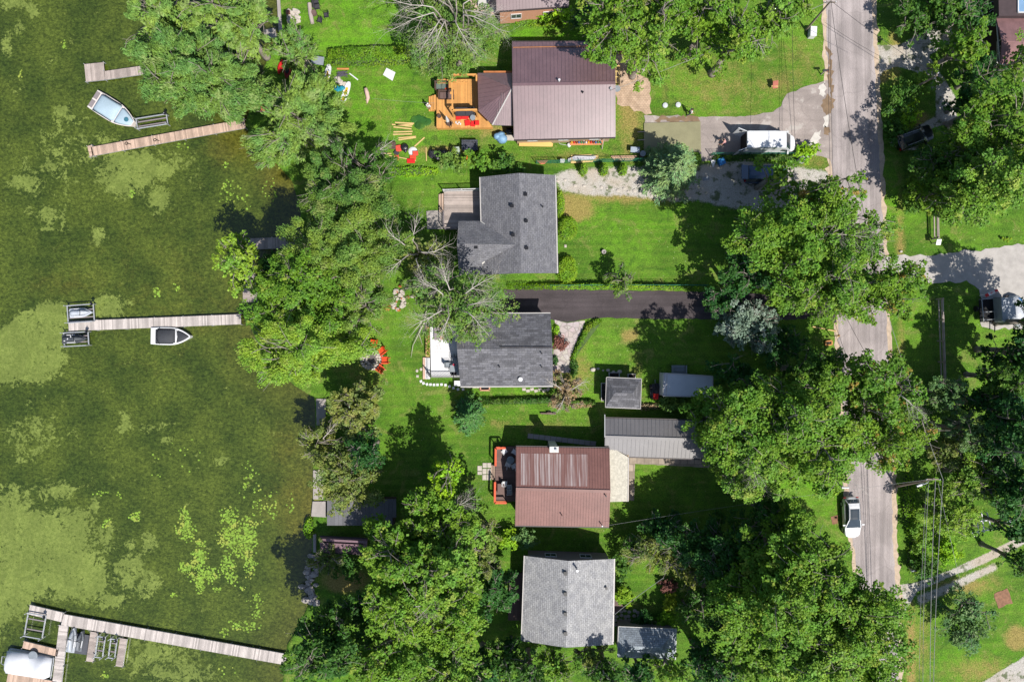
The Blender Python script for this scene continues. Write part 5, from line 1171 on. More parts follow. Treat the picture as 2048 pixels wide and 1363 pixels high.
# dark brown cottage at the right top
H7 = thing('cottage', 'dark brown cottage with white framed windows in the top right corner', 'house', P(2020, 60, 0))
zc = 4.2; m_ = MB(); fp = [P(x, y, 0) for x, y in ((1966, -60), (2110, -60), (2110, 140), (1971, 140))]; m_.prism([(p.x, p.y) for p in fp], 0, zc - .12); m_.build('wall', M_siding_d, H7)
rp = [P(x, y, zc) for x, y in ((1992, 34), (2130, 36), (2130, 131), (2000, 129))]
M_roof7 = plain('mauve brown shingles', C(140, 104, 104), .85, .25, 1.2, .3)
m_ = roofmb([[rp[0], rp[1], P(2130, 84, 5.2), P(2004, 82, 5.2)], [rp[3], P(2004, 82, 5.2), P(2130, 84, 5.2), rp[2]]], .12); ro7 = m_.build('roof', M_roof7, H7)
m_ = MB(); ps = [P(x, y, 4.8) for x, y in ((1996, -70), (2130, -70), (2130, 32), (1998, 32))]; m_.prism([(p.x, p.y) for p in ps], 4.0, 4.8); m_.build('flat_roof', plain('dark roof felt', C(76, 62, 64), .8, .15), H7)
sk = MB(); q0, q1 = P(2036, -6, 5.0), P(2062, 24, 5.0)
for a, b in (((2036, -8), (2036, 25)), ((2060, -8), (2060, 25)), ((2036, 25), (2060, 25))): sk.beam(P(*a, 4.88), P(*b, 4.88), .1, .14)
so7 = sk.build('skylight', M_trim_w, H7); m_ = MB(); m_.add([P(2037, -8, 4.86), P(2059, -8, 4.86), P(2059, 24, 4.86), P(2037, 24, 4.86)], [(3, 2, 1, 0)]); m_.build('pane', glass('skylight glass', (.12, .2, .3, 1), .1), so7)
xw = P(1968, 0, 0).x
for y, z, w, h_ in ((91, 2.6, 1.35, 1.3), (123, 1.4, 1.0, 1.0), (30, 2.4, 1.6, 1.2)):
    q = P(1990, y, z); window(H7, (xw + (.13 if y > 60 else .05), q.y, z), -math.pi / 2, w, h_)
trimline('corner_trim', H7, [P(1992, 33, zc - .02), P(2000, 129, zc - .02), P(2020, 130, zc - .02)], M_trim_w, .06, .12)
t = thing('balcony', 'dark balcony with white rails on the lake side of the dark cottage', 'balcony', P(1960, 28, 0)); m_ = MB(); m_.prism([(p.x, p.y) for p in [P(x, y, 2) for x, y in ((1952, 16), (1985, 2), (1994, 48), (1972, 46))]], 1.9, 2.0); m_.build('floor', M_siding_d, t)
m_ = MB(); [m_.beam(P(*a, 2.9), P(*b, 2.9), .08, .08) for a, b in (((1953, 20), (1986, 3)), ((1959, 16), (1971, 41)), ((1979, 24), (1993, 14)), ((1980, 50), (1993, 41)))]; [m_.beam(P(*a, 0), P(*a, 2.9), .08, .08) for a in ((1953, 20), (1971, 41), (1980, 50))]; m_.build('railing', M_trim_w, t)

# boathouses and seawall
BH = thing('boathouse', 'dark boathouse with weathered board roof on the shore, north one of two', 'boathouse', P(715, 1023, 0))
boards('roof', [(656, 1000), (790, 997), (788, 1050), (654, 1050)], 1.3, plain('dark weathered boards', C(112, 112, 116), .85, .15, .8, .3, island=.22), BH, 'y', .42, .06)
frame_under(BH, [(656, 1000), (790, 997), (788, 1050), (654, 1050)], 1.26, M_siding_d)
BH2 = gable('boathouse', 'low boathouse with purple brown metal roof, south one of two', [(640, 1073), (735, 1078)], [(640, 1079), (734, 1084)], [(640, 1103), (732, 1108)], 1.5, 1.9, M_siding_d, plain('purple brown metal', C(136, 108, 118), .5), cat='boathouse', wins=False, rib=.4)
SEA = [('seawall', [(552, -30), (558, -30), (564, 62), (557, 64)], 'straight concrete seawall at the top edge beside the rock fire pit'), ('seawall', [(632, 797), (652, 797), (650, 850), (633, 850)], 'concrete pier block below the olive brown tree'),
       ('seawall', [(626, 940), (646, 938), (646, 998), (626, 998)], 'weathered concrete quay north of the boathouse slip'), ('seawall', [(625, 1002), (652, 1002), (652, 1034), (622, 1032)], 'concrete block landing in front of the dark boathouse'), ('seawall', [(626, 1068), (632, 1068), (632, 1104), (626, 1104)], 'narrow concrete wall end beside the purple boathouse')]
for nm, pl, lb in SEA:
    m_ = MB(); m_.prism([(p.x, p.y) for p in [P(x, y, .15) for x, y in pl]], -.9, .15); tag(m_.build(nm, M_conc, bevel=.03), lb, 'wall')
rnd = random.Random(4)
t = thing('rock_revetment', 'line of broken grey rocks and concrete along the shore south of the dusty bush', 'rocks', P(622, 1165, 0)); 
for i in range(46):
    y = 1110 + i * 2.1; m_ = MB(); q = P(621 + rnd.gauss(0, 6), y, 0); r = rnd.uniform(.18, .5); m_.ell((q.x, q.y, -.05), (r, r * rnd.uniform(.6, 1), .3), 8, 5, jit=.25, rng=rnd); m_.build('rock', M_conc, t)
m_ = MB(); q = P(508, 62, 0); m_.prism([(p.x, p.y) for p in [P(x, y, .2) for x, y in ((526, 60), (550, 56), (553, 75), (530, 78))]], 0, .2); tag(m_.build('landing', M_conc), 'grey landing slab below the seawall corner, half hidden by the small willow', 'slab')
# ------------------------------------------------------------------ docks and boats
ZD = .12
def dock(name, label, segs, group=None, mat=None, w=.15):
    """segs: (pixel start, pixel end, width px, material, cross) planks run across the length"""
    c = P(*segs[0][0]); t = thing(name, label, 'dock', (c.x, c.y, WZ), group)
    for a, b, wd, mt in segs:
        a_, b_ = P(*a, ZD), P(*b, ZD); d = b_ - a_; L = d.length; d.normalize(); n_ = Vector((-d.y, d.x, 0)); W_ = wd / SC
        m_ = MB(); k = int(L / w); rz = math.atan2(d.y, d.x)
        for i in range(k): p = a_ + d * ((i + .5) * L / k); m_.box((p.x, p.y, ZD - .02), (L / k - .015, W_, .04), rz)
        m_.build('planks', mt, t)
        m_ = MB()
        for s in (-1, 1): m_.beam(a_ + n_ * s * (W_ / 2 - .03) - Vector((0, 0, .11)), b_ + n_ * s * (W_ / 2 - .03) - Vector((0, 0, .11)), .06, .14)
        j = max(1, int(L / 3))
        for i in range(j + 1):
            for s in (-1, 1): p = a_ + d * (L * i / j) + n_ * s * (W_ / 2 + .03); m_.cyl(p.x, p.y, -1.2, ZD + .1, .035, 6)
        m_.build('frame', M_steel, t)
    return t
dock('dock', 'small square dock with a walkway under the biggest willow', [((170, 146), (209, 142), 35, M_wood_old), ((209, 151), (300, 138), 17, M_wood_old)])
dock('dock', 'long slanting plank dock below the covered boat', [((183, 303), (490, 247), 18, M_wood_tan), ((179, 291), (184, 313), 9, M_wood_tan)])
dock('dock', 'straight plank dock with two covered watercraft at its lake end', [((137, 652), (482, 638), 20, M_wood_dk)])
dock('dock', 'dark shaded dock platform under the sparse leaning tree', [((484, 488), (604, 484), 22, M_wood_old), ((498, 500), (500, 604), 28, M_wood_old)])
dock('dock', 'long bottom dock with finger piers', [((58, 1218), (126, 1234), 19, M_wood_dk), ((124, 1238), (572, 1318), 22, M_wood_dk), ((127, 1250), (108, 1410), 18, M_wood_dk), ((188, 1263), (179, 1322), 14, M_wood_old), ((247, 1276), (238, 1332), 14, M_wood_old),
     ((46, 1288), (116, 1305), 14, M_wood_tan), ((14, 1356), (110, 1374), 24, M_wood_tan)])
def lift(label, px, py, w, h_, rz, group, arms=True):
    q = P(px, py, 0); t = thing('boat_lift', label, 'boat lift', (q.x, q.y, WZ), group); m_ = MB(); M = Matrix.Rotation(rz, 3, 'Z')
    F = lambda x, y, z: Vector((q.x, q.y, 0)) + M @ Vector((x, y, z))
    for s in (-1, 1):
        m_.beam(F(-w / 2, s * h_ / 2, .35), F(w / 2, s * h_ / 2, .35), .1, .1); m_.beam(F(s * w / 2, -h_ / 2, .2), F(s * w / 2, h_ / 2, .2), .1, .1)
        for e in (-1, 1): m_.beam(F(s * w / 2, e * h_ / 2, -1.2), F(s * w / 2, e * h_ / 2, .8), .08, .08)
    m_.build('frame', M_steel, t); m_ = MB()
    for s in (-1, 1): m_.beam(F(-w / 2 + .1, s * h_ * .22, .1), F(w / 2 - .1, s * h_ * .22, .1), .12, .08)
    m_.build('bunk', M_siding_g, t)
    m_ = MB(); m_.tube([F(w / 2, h_ / 2, .7), F(w / 2 + .12, h_ / 2 + .05, .8), F(w / 2 + .12, h_ / 2 + .3, .8)], .035, 6); m_.lathe(*F(w / 2 + .1, h_ / 2, 0)[:2], [(.18, .72), (.2, .75), (.18, .78)], 12); m_.build('winch', M_black, t)
    return t
G_L = 'boat lifts beside the docks'
lift('empty metal boat lift at the lake end of the long bottom dock', 73, 1248, 2.0, 2.6, R(-10), G_L)
lift('narrow lift frame between two finger piers, left one', 203, 1290, .8, 2.3, R(-8), G_L); lift('narrow lift frame between two finger piers, right one', 228, 1293, .7, 2.1, R(-8), G_L)
lift('metal lift holding the pale covered watercraft', 164, 627, 2.9, 1.9, R(4), G_L); lift('metal lift holding the black covered watercraft', 155, 678, 2.7, 1.5, R(3), G_L)
lift('metal boat lift between the covered boat and the willow', 306, 245, 3.4, 1.1, R(9), G_L)
def hullrings(L, Wd, st, zk, zg, flat=.0, n=11, bow=1.0):
    rings = []
    for i in range(n):
        u = i / (n - 1); x = -L / 2 + L * u
        w = Wd / 2 * (1 - max(0, (u - st) / (1 - st)) ** 2.0 * bow) * (.93 + .07 * min(1, u / .25)); w = max(w, .04)
        rise = max(0, u - .6) * .35
        rings.append([(x, -w * .55, zk + rise), (x, w * .55, zk + rise), (x, w * .92, zk + (zg - zk) * .55 + rise * .4), (x, w, zg + rise * .35), (x, w * .93, zg + .03 + rise * .35), (x, -w * .93, zg + .03 + rise * .35), (x, -w, zg + rise * .35), (x, -w * .92, zk + (zg - zk) * .55 + rise * .4)])
    return rings
def xf(rings, q, rz):
    M = Matrix.Rotation(rz, 3, 'Z'); return [[Vector((q.x, q.y, 0)) + M @ Vector(p) for p in r] for r in rings]
def boat(label, px, py, L, Wd, rz, hullm, coverm, group, kind, bw=.96):
    q = P(px, py, 0); t = thing('motor_boat', label, 'boat', (q.x, q.y, WZ), group); M = Matrix.Rotation(rz, 3, 'Z')
    F = lambda x, y, z: Vector((q.x, q.y, 0)) + M @ Vector((x, y, z))
    m_ = MB(); m_.loft(xf(hullrings(L, Wd, .5, WZ - .25, WZ + .62, bow=bw), q, rz)); m_.build('hull', hullm, t, smooth=False)
    def cover(u0, u1, zc, inset, mt, nm):
        R_ = []; n = 9
        for i in range(n):
            u = u0 + (u1 - u0) * i / (n - 1); x = -L / 2 + L * u; w = Wd / 2 * (1 - max(0, (u - .5) / .5) ** 2 * bw) - inset
            w = max(w, .05); e = math.sin(math.pi * min(1, max(0, i / (n - 1)))) ** .5; rise = max(0, u - .6) * .13
            z0 = WZ + .64 + rise; R_.append([(x, -w, z0), (x, -w * .7, z0 + zc * .8 * e + .02), (x, 0, z0 + zc * e + .03), (x, w * .7, z0 + zc * .8 * e + .02), (x, w, z0)])
        m2 = MB(); m2.loft(xf(R_, q, rz), True); return m2.build(nm, mt, t, smooth=True)
    if kind == 'bow':
        cover(.12, .62, .35, .1, coverm, 'cover'); cover(.655, .97, .12, .16, coverm, 'bow_cover')
        ws = MB(); ws.tube([F(L * .14, -Wd * .42, WZ + .68), F(L * .2, 0, WZ + 1.0), F(L * .14, Wd * .42, WZ + .68)], .06, 6); ws.build('windshield_frame', hullm, t)
        m2 = MB(); m2.tube([F(-L * .27, -Wd * .45, WZ + .7), F(-L * .3, -Wd * .2, WZ + 1.05), F(-L * .3, Wd * .2, WZ + 1.05), F(-L * .27, Wd * .45, WZ + .7)], .04, 6); m2.build('strap', M_black, t)
    else:
        cover(.12, .62, .4, .07, coverm, 'cover'); cover(.635, .985, .15, .08, coverm, 'bow_cover')
        m2 = MB(); m2.tube([F(-L * .36, -Wd * .42, WZ + .7), F(L * .1, -Wd * .46, WZ + .75)], .03, 5); m2.tube([F(-L * .36, Wd * .42, WZ + .7), F(L * .1, Wd * .46, WZ + .75)], .03, 5); m2.build('rail', M_black, t)
        m2 = MB(); [m2.box(F(-L * .45, s * Wd * .22, WZ + .68), (.45, Wd * .36, .06), rz) for s in (-1, 1)]; m2.build('swim_pad', M_siding_g, t)
        m2 = MB(); m2.lathe(*F(L * .36, 0, 0)[:2], [(.25, WZ + .84), (.25, WZ + .9), (.05, WZ + .92)], 14); m2.build('cover_vent', plain('teal fabric', C(60, 120, 140), .8), t)
    return t
boat('white motor boat under a black two part cover beside the straight plank dock', 344, 672, 4.35, 1.95, R(-1), plain('white gelcoat', C(244, 244, 246), .25, .03, coat=.4), plain('black boat cover', C(62, 64, 70), .75, .12, 2), None, 'bow', .88)
boat('motor boat with pale blue cover near the small square dock', 229, 224, 5.3, 2.35, R(-32), plain('white hull with orange edge', C(238, 228, 222), .3, .05), plain('pale blue cover', C(180, 202, 216), .7, .08, 1.2), None, 'cover', .72)
# pontoon boat
q = P(58, 1326, 0); t = thing('pontoon_boat', 'pontoon boat under a wrinkled white cover at the bottom left corner', 'boat', (q.x, q.y, WZ)); rz = R(-9); M = Matrix.Rotation(rz, 3, 'Z'); F = lambda x, y, z: Vector((q.x, q.y, 0)) + M @ Vector((x, y, z))
m_ = MB(); [m_.tube([F(-2.5, s * .95, WZ), F(2.2, s * .95, WZ), F(2.6, s * .95, WZ + .15)], [.3, .3, .08], 10) for s in (-1, 1)]; m_.build('pontoon', M_steel, t)
m_ = MB(); R_ = []
rnd = random.Random(3)
for i in range(13):
    u = i / 12; x = -2.55 + 5.1 * u; e = min(1, (min(u, 1 - u) / .08)) ** .5; w = 1.22 * (.86 + .14 * e); zt = WZ + .5 + .75 * e * (.75 + .25 * math.sin(u * 9) + rnd.uniform(-.05, .1))
    R_.append([(x, -w, WZ + .3), (x, -w * 1.0, WZ + .72 * (.6 + .4 * e)), (x, -w * .45, zt - .06 + rnd.uniform(-.06, .03)), (x, .05, zt + rnd.uniform(-.02, .1)), (x, w * .5, zt - .1 + rnd.uniform(-.06, .04)), (x, w, WZ + .74 * (.6 + .4 * e)), (x, w, WZ + .3)])
m_.loft(xf(R_, q, rz)); m_.build('cover', plain('white canvas cover', C(236, 238, 244), .6, .06, 1), t, smooth=True)
m_ = MB(); m_.tube([F(2.75, -1.15, WZ + .5), F(2.8, 0, WZ + .55), F(2.75, 1.15, WZ + .5)], .05, 6); m_.tube([F(-2.6, -.45, WZ + .5), F(-3, -.4, WZ + .4), F(-3, .4, WZ + .4), F(-2.6, .45, WZ + .5)], .05, 6); m_.build('rail', M_steel, t)
m_ = MB(); m_.lathe(*F(.6, 1.2, 0)[:2], [(.5, WZ + .75), (.52, WZ + .8), (.4, WZ + .82)], 14); m_.build('spare_ring', M_grey_pl, t)
def jetski(label, px, py, rz, L, Wd, mt, strip, group):
    q = P(px, py, 0); t = thing('jet_ski', label, 'jet ski', (q.x, q.y, WZ), group); M = Matrix.Rotation(rz, 3, 'Z'); F = lambda x, y, z: Vector((q.x, q.y, 0)) + M @ Vector((x, y, z)); z = .12
    m_ = MB(); R_ = []
    for i in range(9):
        u = i / 8; x = -L / 2 + L * u; w = Wd / 2 * (1 - max(0, (u - .45) / .55) ** 2.2 * .95); w = max(w, .04); R_.append([(x, -w * .6, z - .25), (x, w * .6, z - .25), (x, w, z + .12), (x, w * .8, z + .22), (x, -w * .8, z + .22), (x, -w, z + .12)])
    m_.loft(xf(R_, q, rz)); m_.build('hull', mt, t); m_ = MB(); R_ = []
    for i in range(9):
        u = i / 8; x = -L * .44 + L * .86 * u; h_ = [.25, .36, .4, .4, .5, .66, .5, .3, .1][i]; w = Wd * .28 * (1 - max(0, (u - .6) / .4) ** 2 * .8) ; R_.append([(x, -w, z + .2), (x, -w * .7, z + .2 + h_ * .8), (x, 0, z + .2 + h_), (x, w * .7, z + .2 + h_ * .8), (x, w, z + .2)])
    m_.loft(xf(R_, q, rz)); m_.build('seat_cover', mt, t, smooth=True)
    m_ = MB(); m_.tube([F(L * .1, -.36, z + .78), F(L * .13, 0, z + .85), F(L * .1, .36, z + .78)], .03, 6); m_.build('handlebar', M_black, t)
    m_ = MB(); [m_.box(F(-L * .12, s * Wd * .4, z + .24), (L * .35, .08, .03), rz) for s in (-1, 1)]; [m_.box(F(-L * .3 + i * .35, (i % 3 - 1) * .22, z + .62), (.16, .1, .02), rz + i) for i in range(4)] if strip == 2 else None; m_.build('trim', M_white_pl, t); return t
JS = 'watercraft stored on lifts'
jetski('jet ski under a pale grey cover on the lift by the straight plank dock', 165, 625, R(3), 2.45, 1.05, plain('pale grey cover', C(196, 202, 212), .6, .06), 1, JS)
jetski('jet ski under a black cover with white patches by the straight plank dock', 152, 677, R(2), 2.7, 1.05, plain('black cover', C(74, 78, 84), .6, .1), 2, JS)
jetski('pale grey jet ski by the long bottom dock, left of a pair', 147, 1277, R(80), 2.7, .95, plain('pale grey gelcoat', C(190, 196, 204), .35, .06), 1, JS)
jetski('darker grey jet ski by the long bottom dock, right of a pair', 163, 1279, R(78), 2.2, .75, plain('mid grey cover', C(120, 124, 130), .5, .08), 1, JS)
m_ = MB(); q = P(160, 1288, 0); m_.box((q.x, q.y, -.2), (1.6, 2.2, .16), R(-8)); tag(m_.build('floating_dock', plain('dark floating plastic', C(86, 88, 96), .7)), 'dark floating pad under the pair of jet skis', 'floating dock')
for x, y, lb in ((253, 287, 'coiled black rope lying on the long slanting dock, left one'), (310, 280, 'coiled black rope lying on the long slanting dock, right one')):
    m_ = MB(); q = P(x, y, ZD); m_.tube([(q.x + .16 * math.cos(a * .7), q.y + .14 * math.sin(a * .7), ZD + .03) for a in range(10)] + [(q.x + .5, q.y - .1, ZD + .03)], .04, 5); tag(m_.build('mooring_rope', M_black), lb, 'rope')

# ------------------------------------------------------------------ vehicles
def paint(name, col): return plain(name, col, .3, .03, .5, 0, spec=.5, coat=.6)
def vehicle(name, label, cat, px, py, heading, L, W_, H_, pm, spec, group=None):
    q = P(px, py, H_ * .75); t = thing(name, label, cat, (q.x, q.y, 0), group); rz = R(heading); M = Matrix.Rotation(rz, 3, 'Z')
    F = lambda x, y, z: Vector((q.x, q.y, 0)) + M @ Vector((x, y, z)); lerp = np.interp
    hx = [a for a, _ in spec['belt']]; hz = [b for _, b in spec['belt']]; rings = []; n = 25
    wf = lambda u: W_ / 2 * (1 - spec.get('nose', .16) * max(0, (u - .5)) ** 4 * 16 - spec.get('tail', .1) * max(0, .5 - u) ** 5 * 32)
    for i in range(n):
        u = .5 - .5 * math.cos(math.pi * i / (n - 1)); x = -L / 2 + L * u; w = wf(u); end = min(u, 1 - u); w *= (1 - .5 * max(0, 1 - end / .1) ** 2.4); zb = lerp(u, hx, hz); z0 = .24 + .12 * max(0, 1 - end / .05)
        rings.append([(x, -w * .92, z0), (x, w * .92, z0), (x, w, z0 + (zb - z0) * .3), (x, w * .99, z0 + (zb - z0) * .75), (x, w * .93, zb - .02), (x, w * .6, zb + .03), (x, -w * .6, zb + .03), (x, -w * .93, zb - .02), (x, -w * .99, z0 + (zb - z0) * .75), (x, -w, z0 + (zb - z0) * .3)])
    m_ = MB(); m_.loft(xf(rings, q, rz)); body = m_.build('body', pm, t, smooth=False)
    c = spec['cab']; cx = [a for a, _, _ in c]; cz = [b for _, b, _ in c]; cw = [d for _, _, d in c]; rings = []
    us = sorted(set(list(np.linspace(cx[0], cx[-1], 13)) + cx))
    for u in us:
        x = -L / 2 + L * u; zr = lerp(u, cx, cz); zb = lerp(u, hx, hz); w = wf(u) * .93; wr = W_ / 2 * lerp(u, cx, cw); f = min(1, max(.02, (zr - zb) / (H_ - .9))); ww = w + (wr - w) * f; zr = max(zr, zb + .005)
        rings.append([(x, -w, zb - .05), (x, -ww, zr - .04 * f), (x, -ww * .5, zr + .01), (x, ww * .5, zr + .01), (x, ww, zr - .04 * f), (x, w, zb - .05)])
    m_ = MB(); m_.loft(xf(rings, q, rz)); m_.build('window', spec.get('sidemat', M_gl), t)
    def panel(u0, u1, nm, mt, dz=.025, k=.985):
        R_ = []
        for u in np.linspace(u0, u1, 7):
            x = -L / 2 + L * u; zr = lerp(u, cx, cz); wr = W_ / 2 * lerp(u, cx, cw) * k
            R_.append([(x, -wr, zr - .05), (x, -wr * .97, zr - .01 + dz), (x, -wr * .5, zr + .025 + dz), (x, wr * .5, zr + .025 + dz), (x, wr * .97, zr - .01 + dz), (x, wr, zr - .05)])
        m2 = MB(); m2.loft(xf(R_, q, rz)); return m2.build(nm, mt, t, smooth=False)
    panel(spec['roof'][0], spec['roof'][1], 'roof', pm)
    for pz in spec.get('panels', []): panel(*pz)
    m2 = MB()
    for ua, ub in spec.get('pillars', []):
        for s in (-1, 1):
            za, zb_ = lerp(ua, hx, hz), lerp(ub, cx, cz); m2.beam(F(-L / 2 + L * ua, s * wf(ua) * .93, za), F(-L / 2 + L * ub, s * W_ / 2 * lerp(ub, cx, cw), zb_), .08, .06)
    if m2.v: m2.build('pillar', pm, t)
    for u in spec.get('axles', (.18, .81)):
        for s in (-1, 1):
            o = F(-L / 2 + L * u, s * (W_ / 2 - .12), .33); a = F(-L / 2 + L * u, s * (W_ / 2 - .01), .33); m2 = MB(); m2.tube([o, a], .33, 16); wh = m2.build('wheel', M_rubber, t)
            m2 = MB(); m2.tube([a, a + (a - o).normalized() * .01], .2, 12); m2.build('rim', M_steel, wh)
    for s in (-1, 1):
        m2 = MB(); m2.box(F(L / 2 - .3, s * W_ * .3, spec['belt'][-1][1] + .03), (.22, .26, .1), rz); m2.build('headlight', glass('headlamp glass', (.5, .52, .55, 1), .1), t)
        m2 = MB(); m2.box(F(-L / 2 + .06, s * W_ * .38, spec['belt'][0][1] - .12), (.1, .26, .16), rz); m2.build('tail_light', plain('red lamp glass', C(170, 20, 24), .2), t)
        um = spec.get('mirror', .66); m2 = MB(); m2.box(F(-L / 2 + L * um, s * (W_ / 2 + .12), lerp(um, hx, hz) + .08), (.14, .26, .15), rz); m2.build('mirror', spec.get('mirmat', pm), t)
    return t, F
P_white = paint('white car paint', C(242, 243, 246)); P_black = paint('black car paint', C(26, 28, 32)); P_blue = paint('blue black paint with sky reflection', C(44, 76, 112))  # sky reflection is mixed into the blue of the minivan paint
SED = {'belt': [(0, .8), (.05, .96), (.2, 1.0), (.5, .96), (.72, .93), (.93, .78), (1, .6)], 'cab': [(.045, .98, .74), (.13, 1.36, .66), (.26, 1.45, .64), (.5, 1.40, .65), (.74, .93, .76)], 'roof': (.12, .54), 'pillars': [(.735, .53), (.05, .13)], 'nose': .26, 'tail': .2, 'mirror': .66}
vehicle('car', 'white sedan with a dark panoramic roof parked on the left edge of the road', 'car', 1707, 1036, -87.5, 4.5, 1.84, 1.45, P_white, {**SED, 'panels': [(.25, .56, 'sunroof', M_gl, .045, .9)]})
SUV = {'belt': [(0, .95), (.06, 1.05), (.5, 1.08), (.72, 1.04), (.95, .92), (1, .7)], 'cab': [(.02, 1.1, .78), (.08, 1.62, .7), (.3, 1.72, .7), (.55, 1.68, .7), (.74, 1.05, .78)], 'roof': (.08, .56), 'pillars': [(.73, .55), (.03, .09)], 'nose': .18, 'tail': .08}
t, F = vehicle('car', 'black car with silver roof rails parked under trees at the curved gravel drive', 'car', 1836, 272, 20, 4.15, 1.85, 1.72, P_black, SUV)
for s in (-1, 1): m_ = MB(); m_.tube([F(-1.6, s * .62, 1.72), F(.3, s * .6, 1.78)], .025, 6); m_.build('roof_rail', M_steel, t)
VAN = {'belt': [(0, 1.2), (.5, 1.22), (.78, 1.2), (.88, 1.14), (.97, .95), (1, .7)], 'cab': [(.0, 2.5, .86), (.04, 2.56, .88), (.5, 2.58, .88), (.72, 2.42, .86), (.88, 1.18, .9)], 'roof': (.0, .71), 'nose': .22, 'tail': .0, 'mirror': .82, 'axles': (.2, .83), 'pillars': [(.88, .72)]}
t, F = vehicle('cargo_van', 'white cargo van with its rear doors open on the patched driveway', 'van', 1546, 281, 0, 5.9, 2.02, 2.7, P_white, {**VAN, 'sidemat': P_white, 'panels': [(.73, .87, 'windshield', M_gl, .03, .92)]})
for s in (-1, 1): m_ = MB(); m_.beam(F(1.1, s * .965, 1.6), F(1.75, s * .975, 1.48), .03, .5); m_.build('window', M_gl, t)
for s, lb in ((-1, 'near'), (1, 'far')):
    m_ = MB(); m_.beam(F(-2.97, s * .9, 1.45), F(-3.85, s * (1.25 if s > 0 else 1.2), 1.45), .06, 2.0); dr_ = m_.build('rear_door', P_white, t); m_ = MB(); m_.beam(F(-3.12, s * (.98), 2.0), F(-3.6, s * 1.16, 2.0), .09, .5); m_.build('pane', M_gl, dr_)
m_ = MB(); m_.beam(F(-2.96, 0, 1.35), F(-2.9, 0, 1.35), 1.7, 1.9); m_.build('bay_shade_panel', plain('painted cargo bay shade', C(46, 44, 46), .8), t)  # flat dark panel on the closed rear stands for the shaded interior
PV = {'belt': [(0, 1.0), (.5, 1.08), (.75, 1.05), (.95, .9), (1, .7)], 'cab': [(.03, 1.1, .8), (.05, 1.68, .74), (.3, 1.75, .74), (.6, 1.7, .74), (.78, 1.05, .8)], 'roof': (.05, .6), 'nose': .2, 'tail': .02, 'axles': (.18, .82)}
t, F = vehicle('minivan', 'dark blue minivan with its tailgate raised on the gravel drive, half under a slender tree', 'van', 1536, 346, 0, 4.9, 1.95, 1.76, P_blue, PV)
m_ = MB(); m_.beam(F(-2.3, -.0, 1.72), F(-3.1, 0, 1.95), 1.5, .07); m_.build('tailgate', P_blue, t)
for s in (-1, 1): m_ = MB(); m_.beam(F(-.9, s * .98, 1.0), F(1.2, s * .98, 1.0), .02, .06); m_.build('side_strip', M_steel, t)

# utility trailer, tarp covered boat, flag
q = P(2000, 620, 1.0); q.z = 0; t = thing('utility_trailer', 'utility trailer with a grey box and open black bed on the wide gravel drive', 'trailer', (q.x, q.y, 0)); rz = R(3)
M = Matrix.Rotation(rz, 3, 'Z'); F = lambda x, y, z: Vector((q.x, q.y, 0)) + M @ Vector((x, y, z))
m_ = MB(); m_.box(F(-.4, .1, .55), (3.1, 2.6, .1), rz); m_.build('bed', plain('black trailer bed', C(22, 22, 26), .8), t)
m_ = MB(); [m_.beam(F(a[0], a[1], 1.0), F(b_[0], b_[1], 1.0), .06, .06) for a, b_ in (((-1.95, 1.3), (-1.85, -1.1)), ((-1.85, -.15), (-.6, -.1)), ((-1.8, -1.0), (-.6, -.95)), ((-1.95, 1.3), (-.7, 1.35)), ((-.6, -.1), (-.6, -.95)))]; [m_.beam(F(x, y, .55), F(x, y, 1.0), .06, .06) for x, y in ((-1.95, 1.3), (-1.85, -1.1), (-.6, -.1), (-.6, -.95))]; m_.build('rail', M_steel, t)
m_ = MB(); ring = lambda z, k: [F(x * k + .35, y * k, z) for x, y in ((-.78, 1.35), (.78, 1.35), (.8, -1.15), (0, -1.65), (-.75, -1.2))]; m_.loft([ring(.5, 1), ring(1.75, 1), ring(1.85, .95)]); m_.build('box', plain('grey trailer box', C(176, 182, 190), .45, .05), t)
m_ = MB(); m_.tube([F(-.3, -1.5, .5), F(-.35, -2.4, .5)], .06, 6); m_.build('tongue', M_black, t)
for s in (-1, 1): m_ = MB(); m_.tube([F(s * 1.95 - .3, .3, .32), F(s * 1.95 - .12, .3, .32)], .32, 14); m_.build('wheel', M_rubber, t)
FL = thing('flag', 'red and white flag with a maple leaf on a slanted pole over the utility trailer', 'flag', P(1980, 590, 0)); z = 2.0
a = P(1959, 591, 1.9); b_ = P(1996, 583, 2.3); m_ = MB(); m_.tube([a, b_], .025, 6); m_.build('pole', M_white_pl, FL)
fl0, fl1 = P(1972, 594, 2.0), P(1997, 583, 2.05); ud = (fl1 - fl0); vd = P(1969.5, 588.5, 2.12) - fl0
def fq(u, v, dz=0): 
    p = fl0 + ud * u + vd * v; return Vector((p.x, p.y, p.z + dz + .04 * math.sin(u * 9)))
def strip(u0, u1, mt, nm):
    m_ = MB(); n = 6; vs = [fq(u0 + (u1 - u0) * i / n, v) for v in (0, 1) for i in range(n + 1)]; vs += [v + Vector((0, 0, .012)) for v in vs]; k = n + 1
    fs = [(i, i + 1, k + i + 1, k + i) for i in range(n)] + [(2 * k + i, 3 * k + i, 3 * k + i + 1, 2 * k + i + 1) for i in range(n)]; m_.add(vs, fs); return m_.build(nm, mt, FL)
M_flagred = plain('flag red', C(226, 30, 40), .7); strip(0, .25, M_flagred, 'red_band'); wb = strip(.25, .75, M_white_pl, 'white_band'); strip(.75, 1, M_flagred, 'red_band')
leaf = [(0, -.4), (.03, -.18), (.2, -.2), (.16, -.1), (.38, .06), (.3, .1), (.34, .24), (.2, .2), (.17, .27), (.08, .16), (.12, .36), (.05, .32), (0, .44)]
leaf = leaf + [(-x, y) for x, y in leaf[-2:0:-1]]
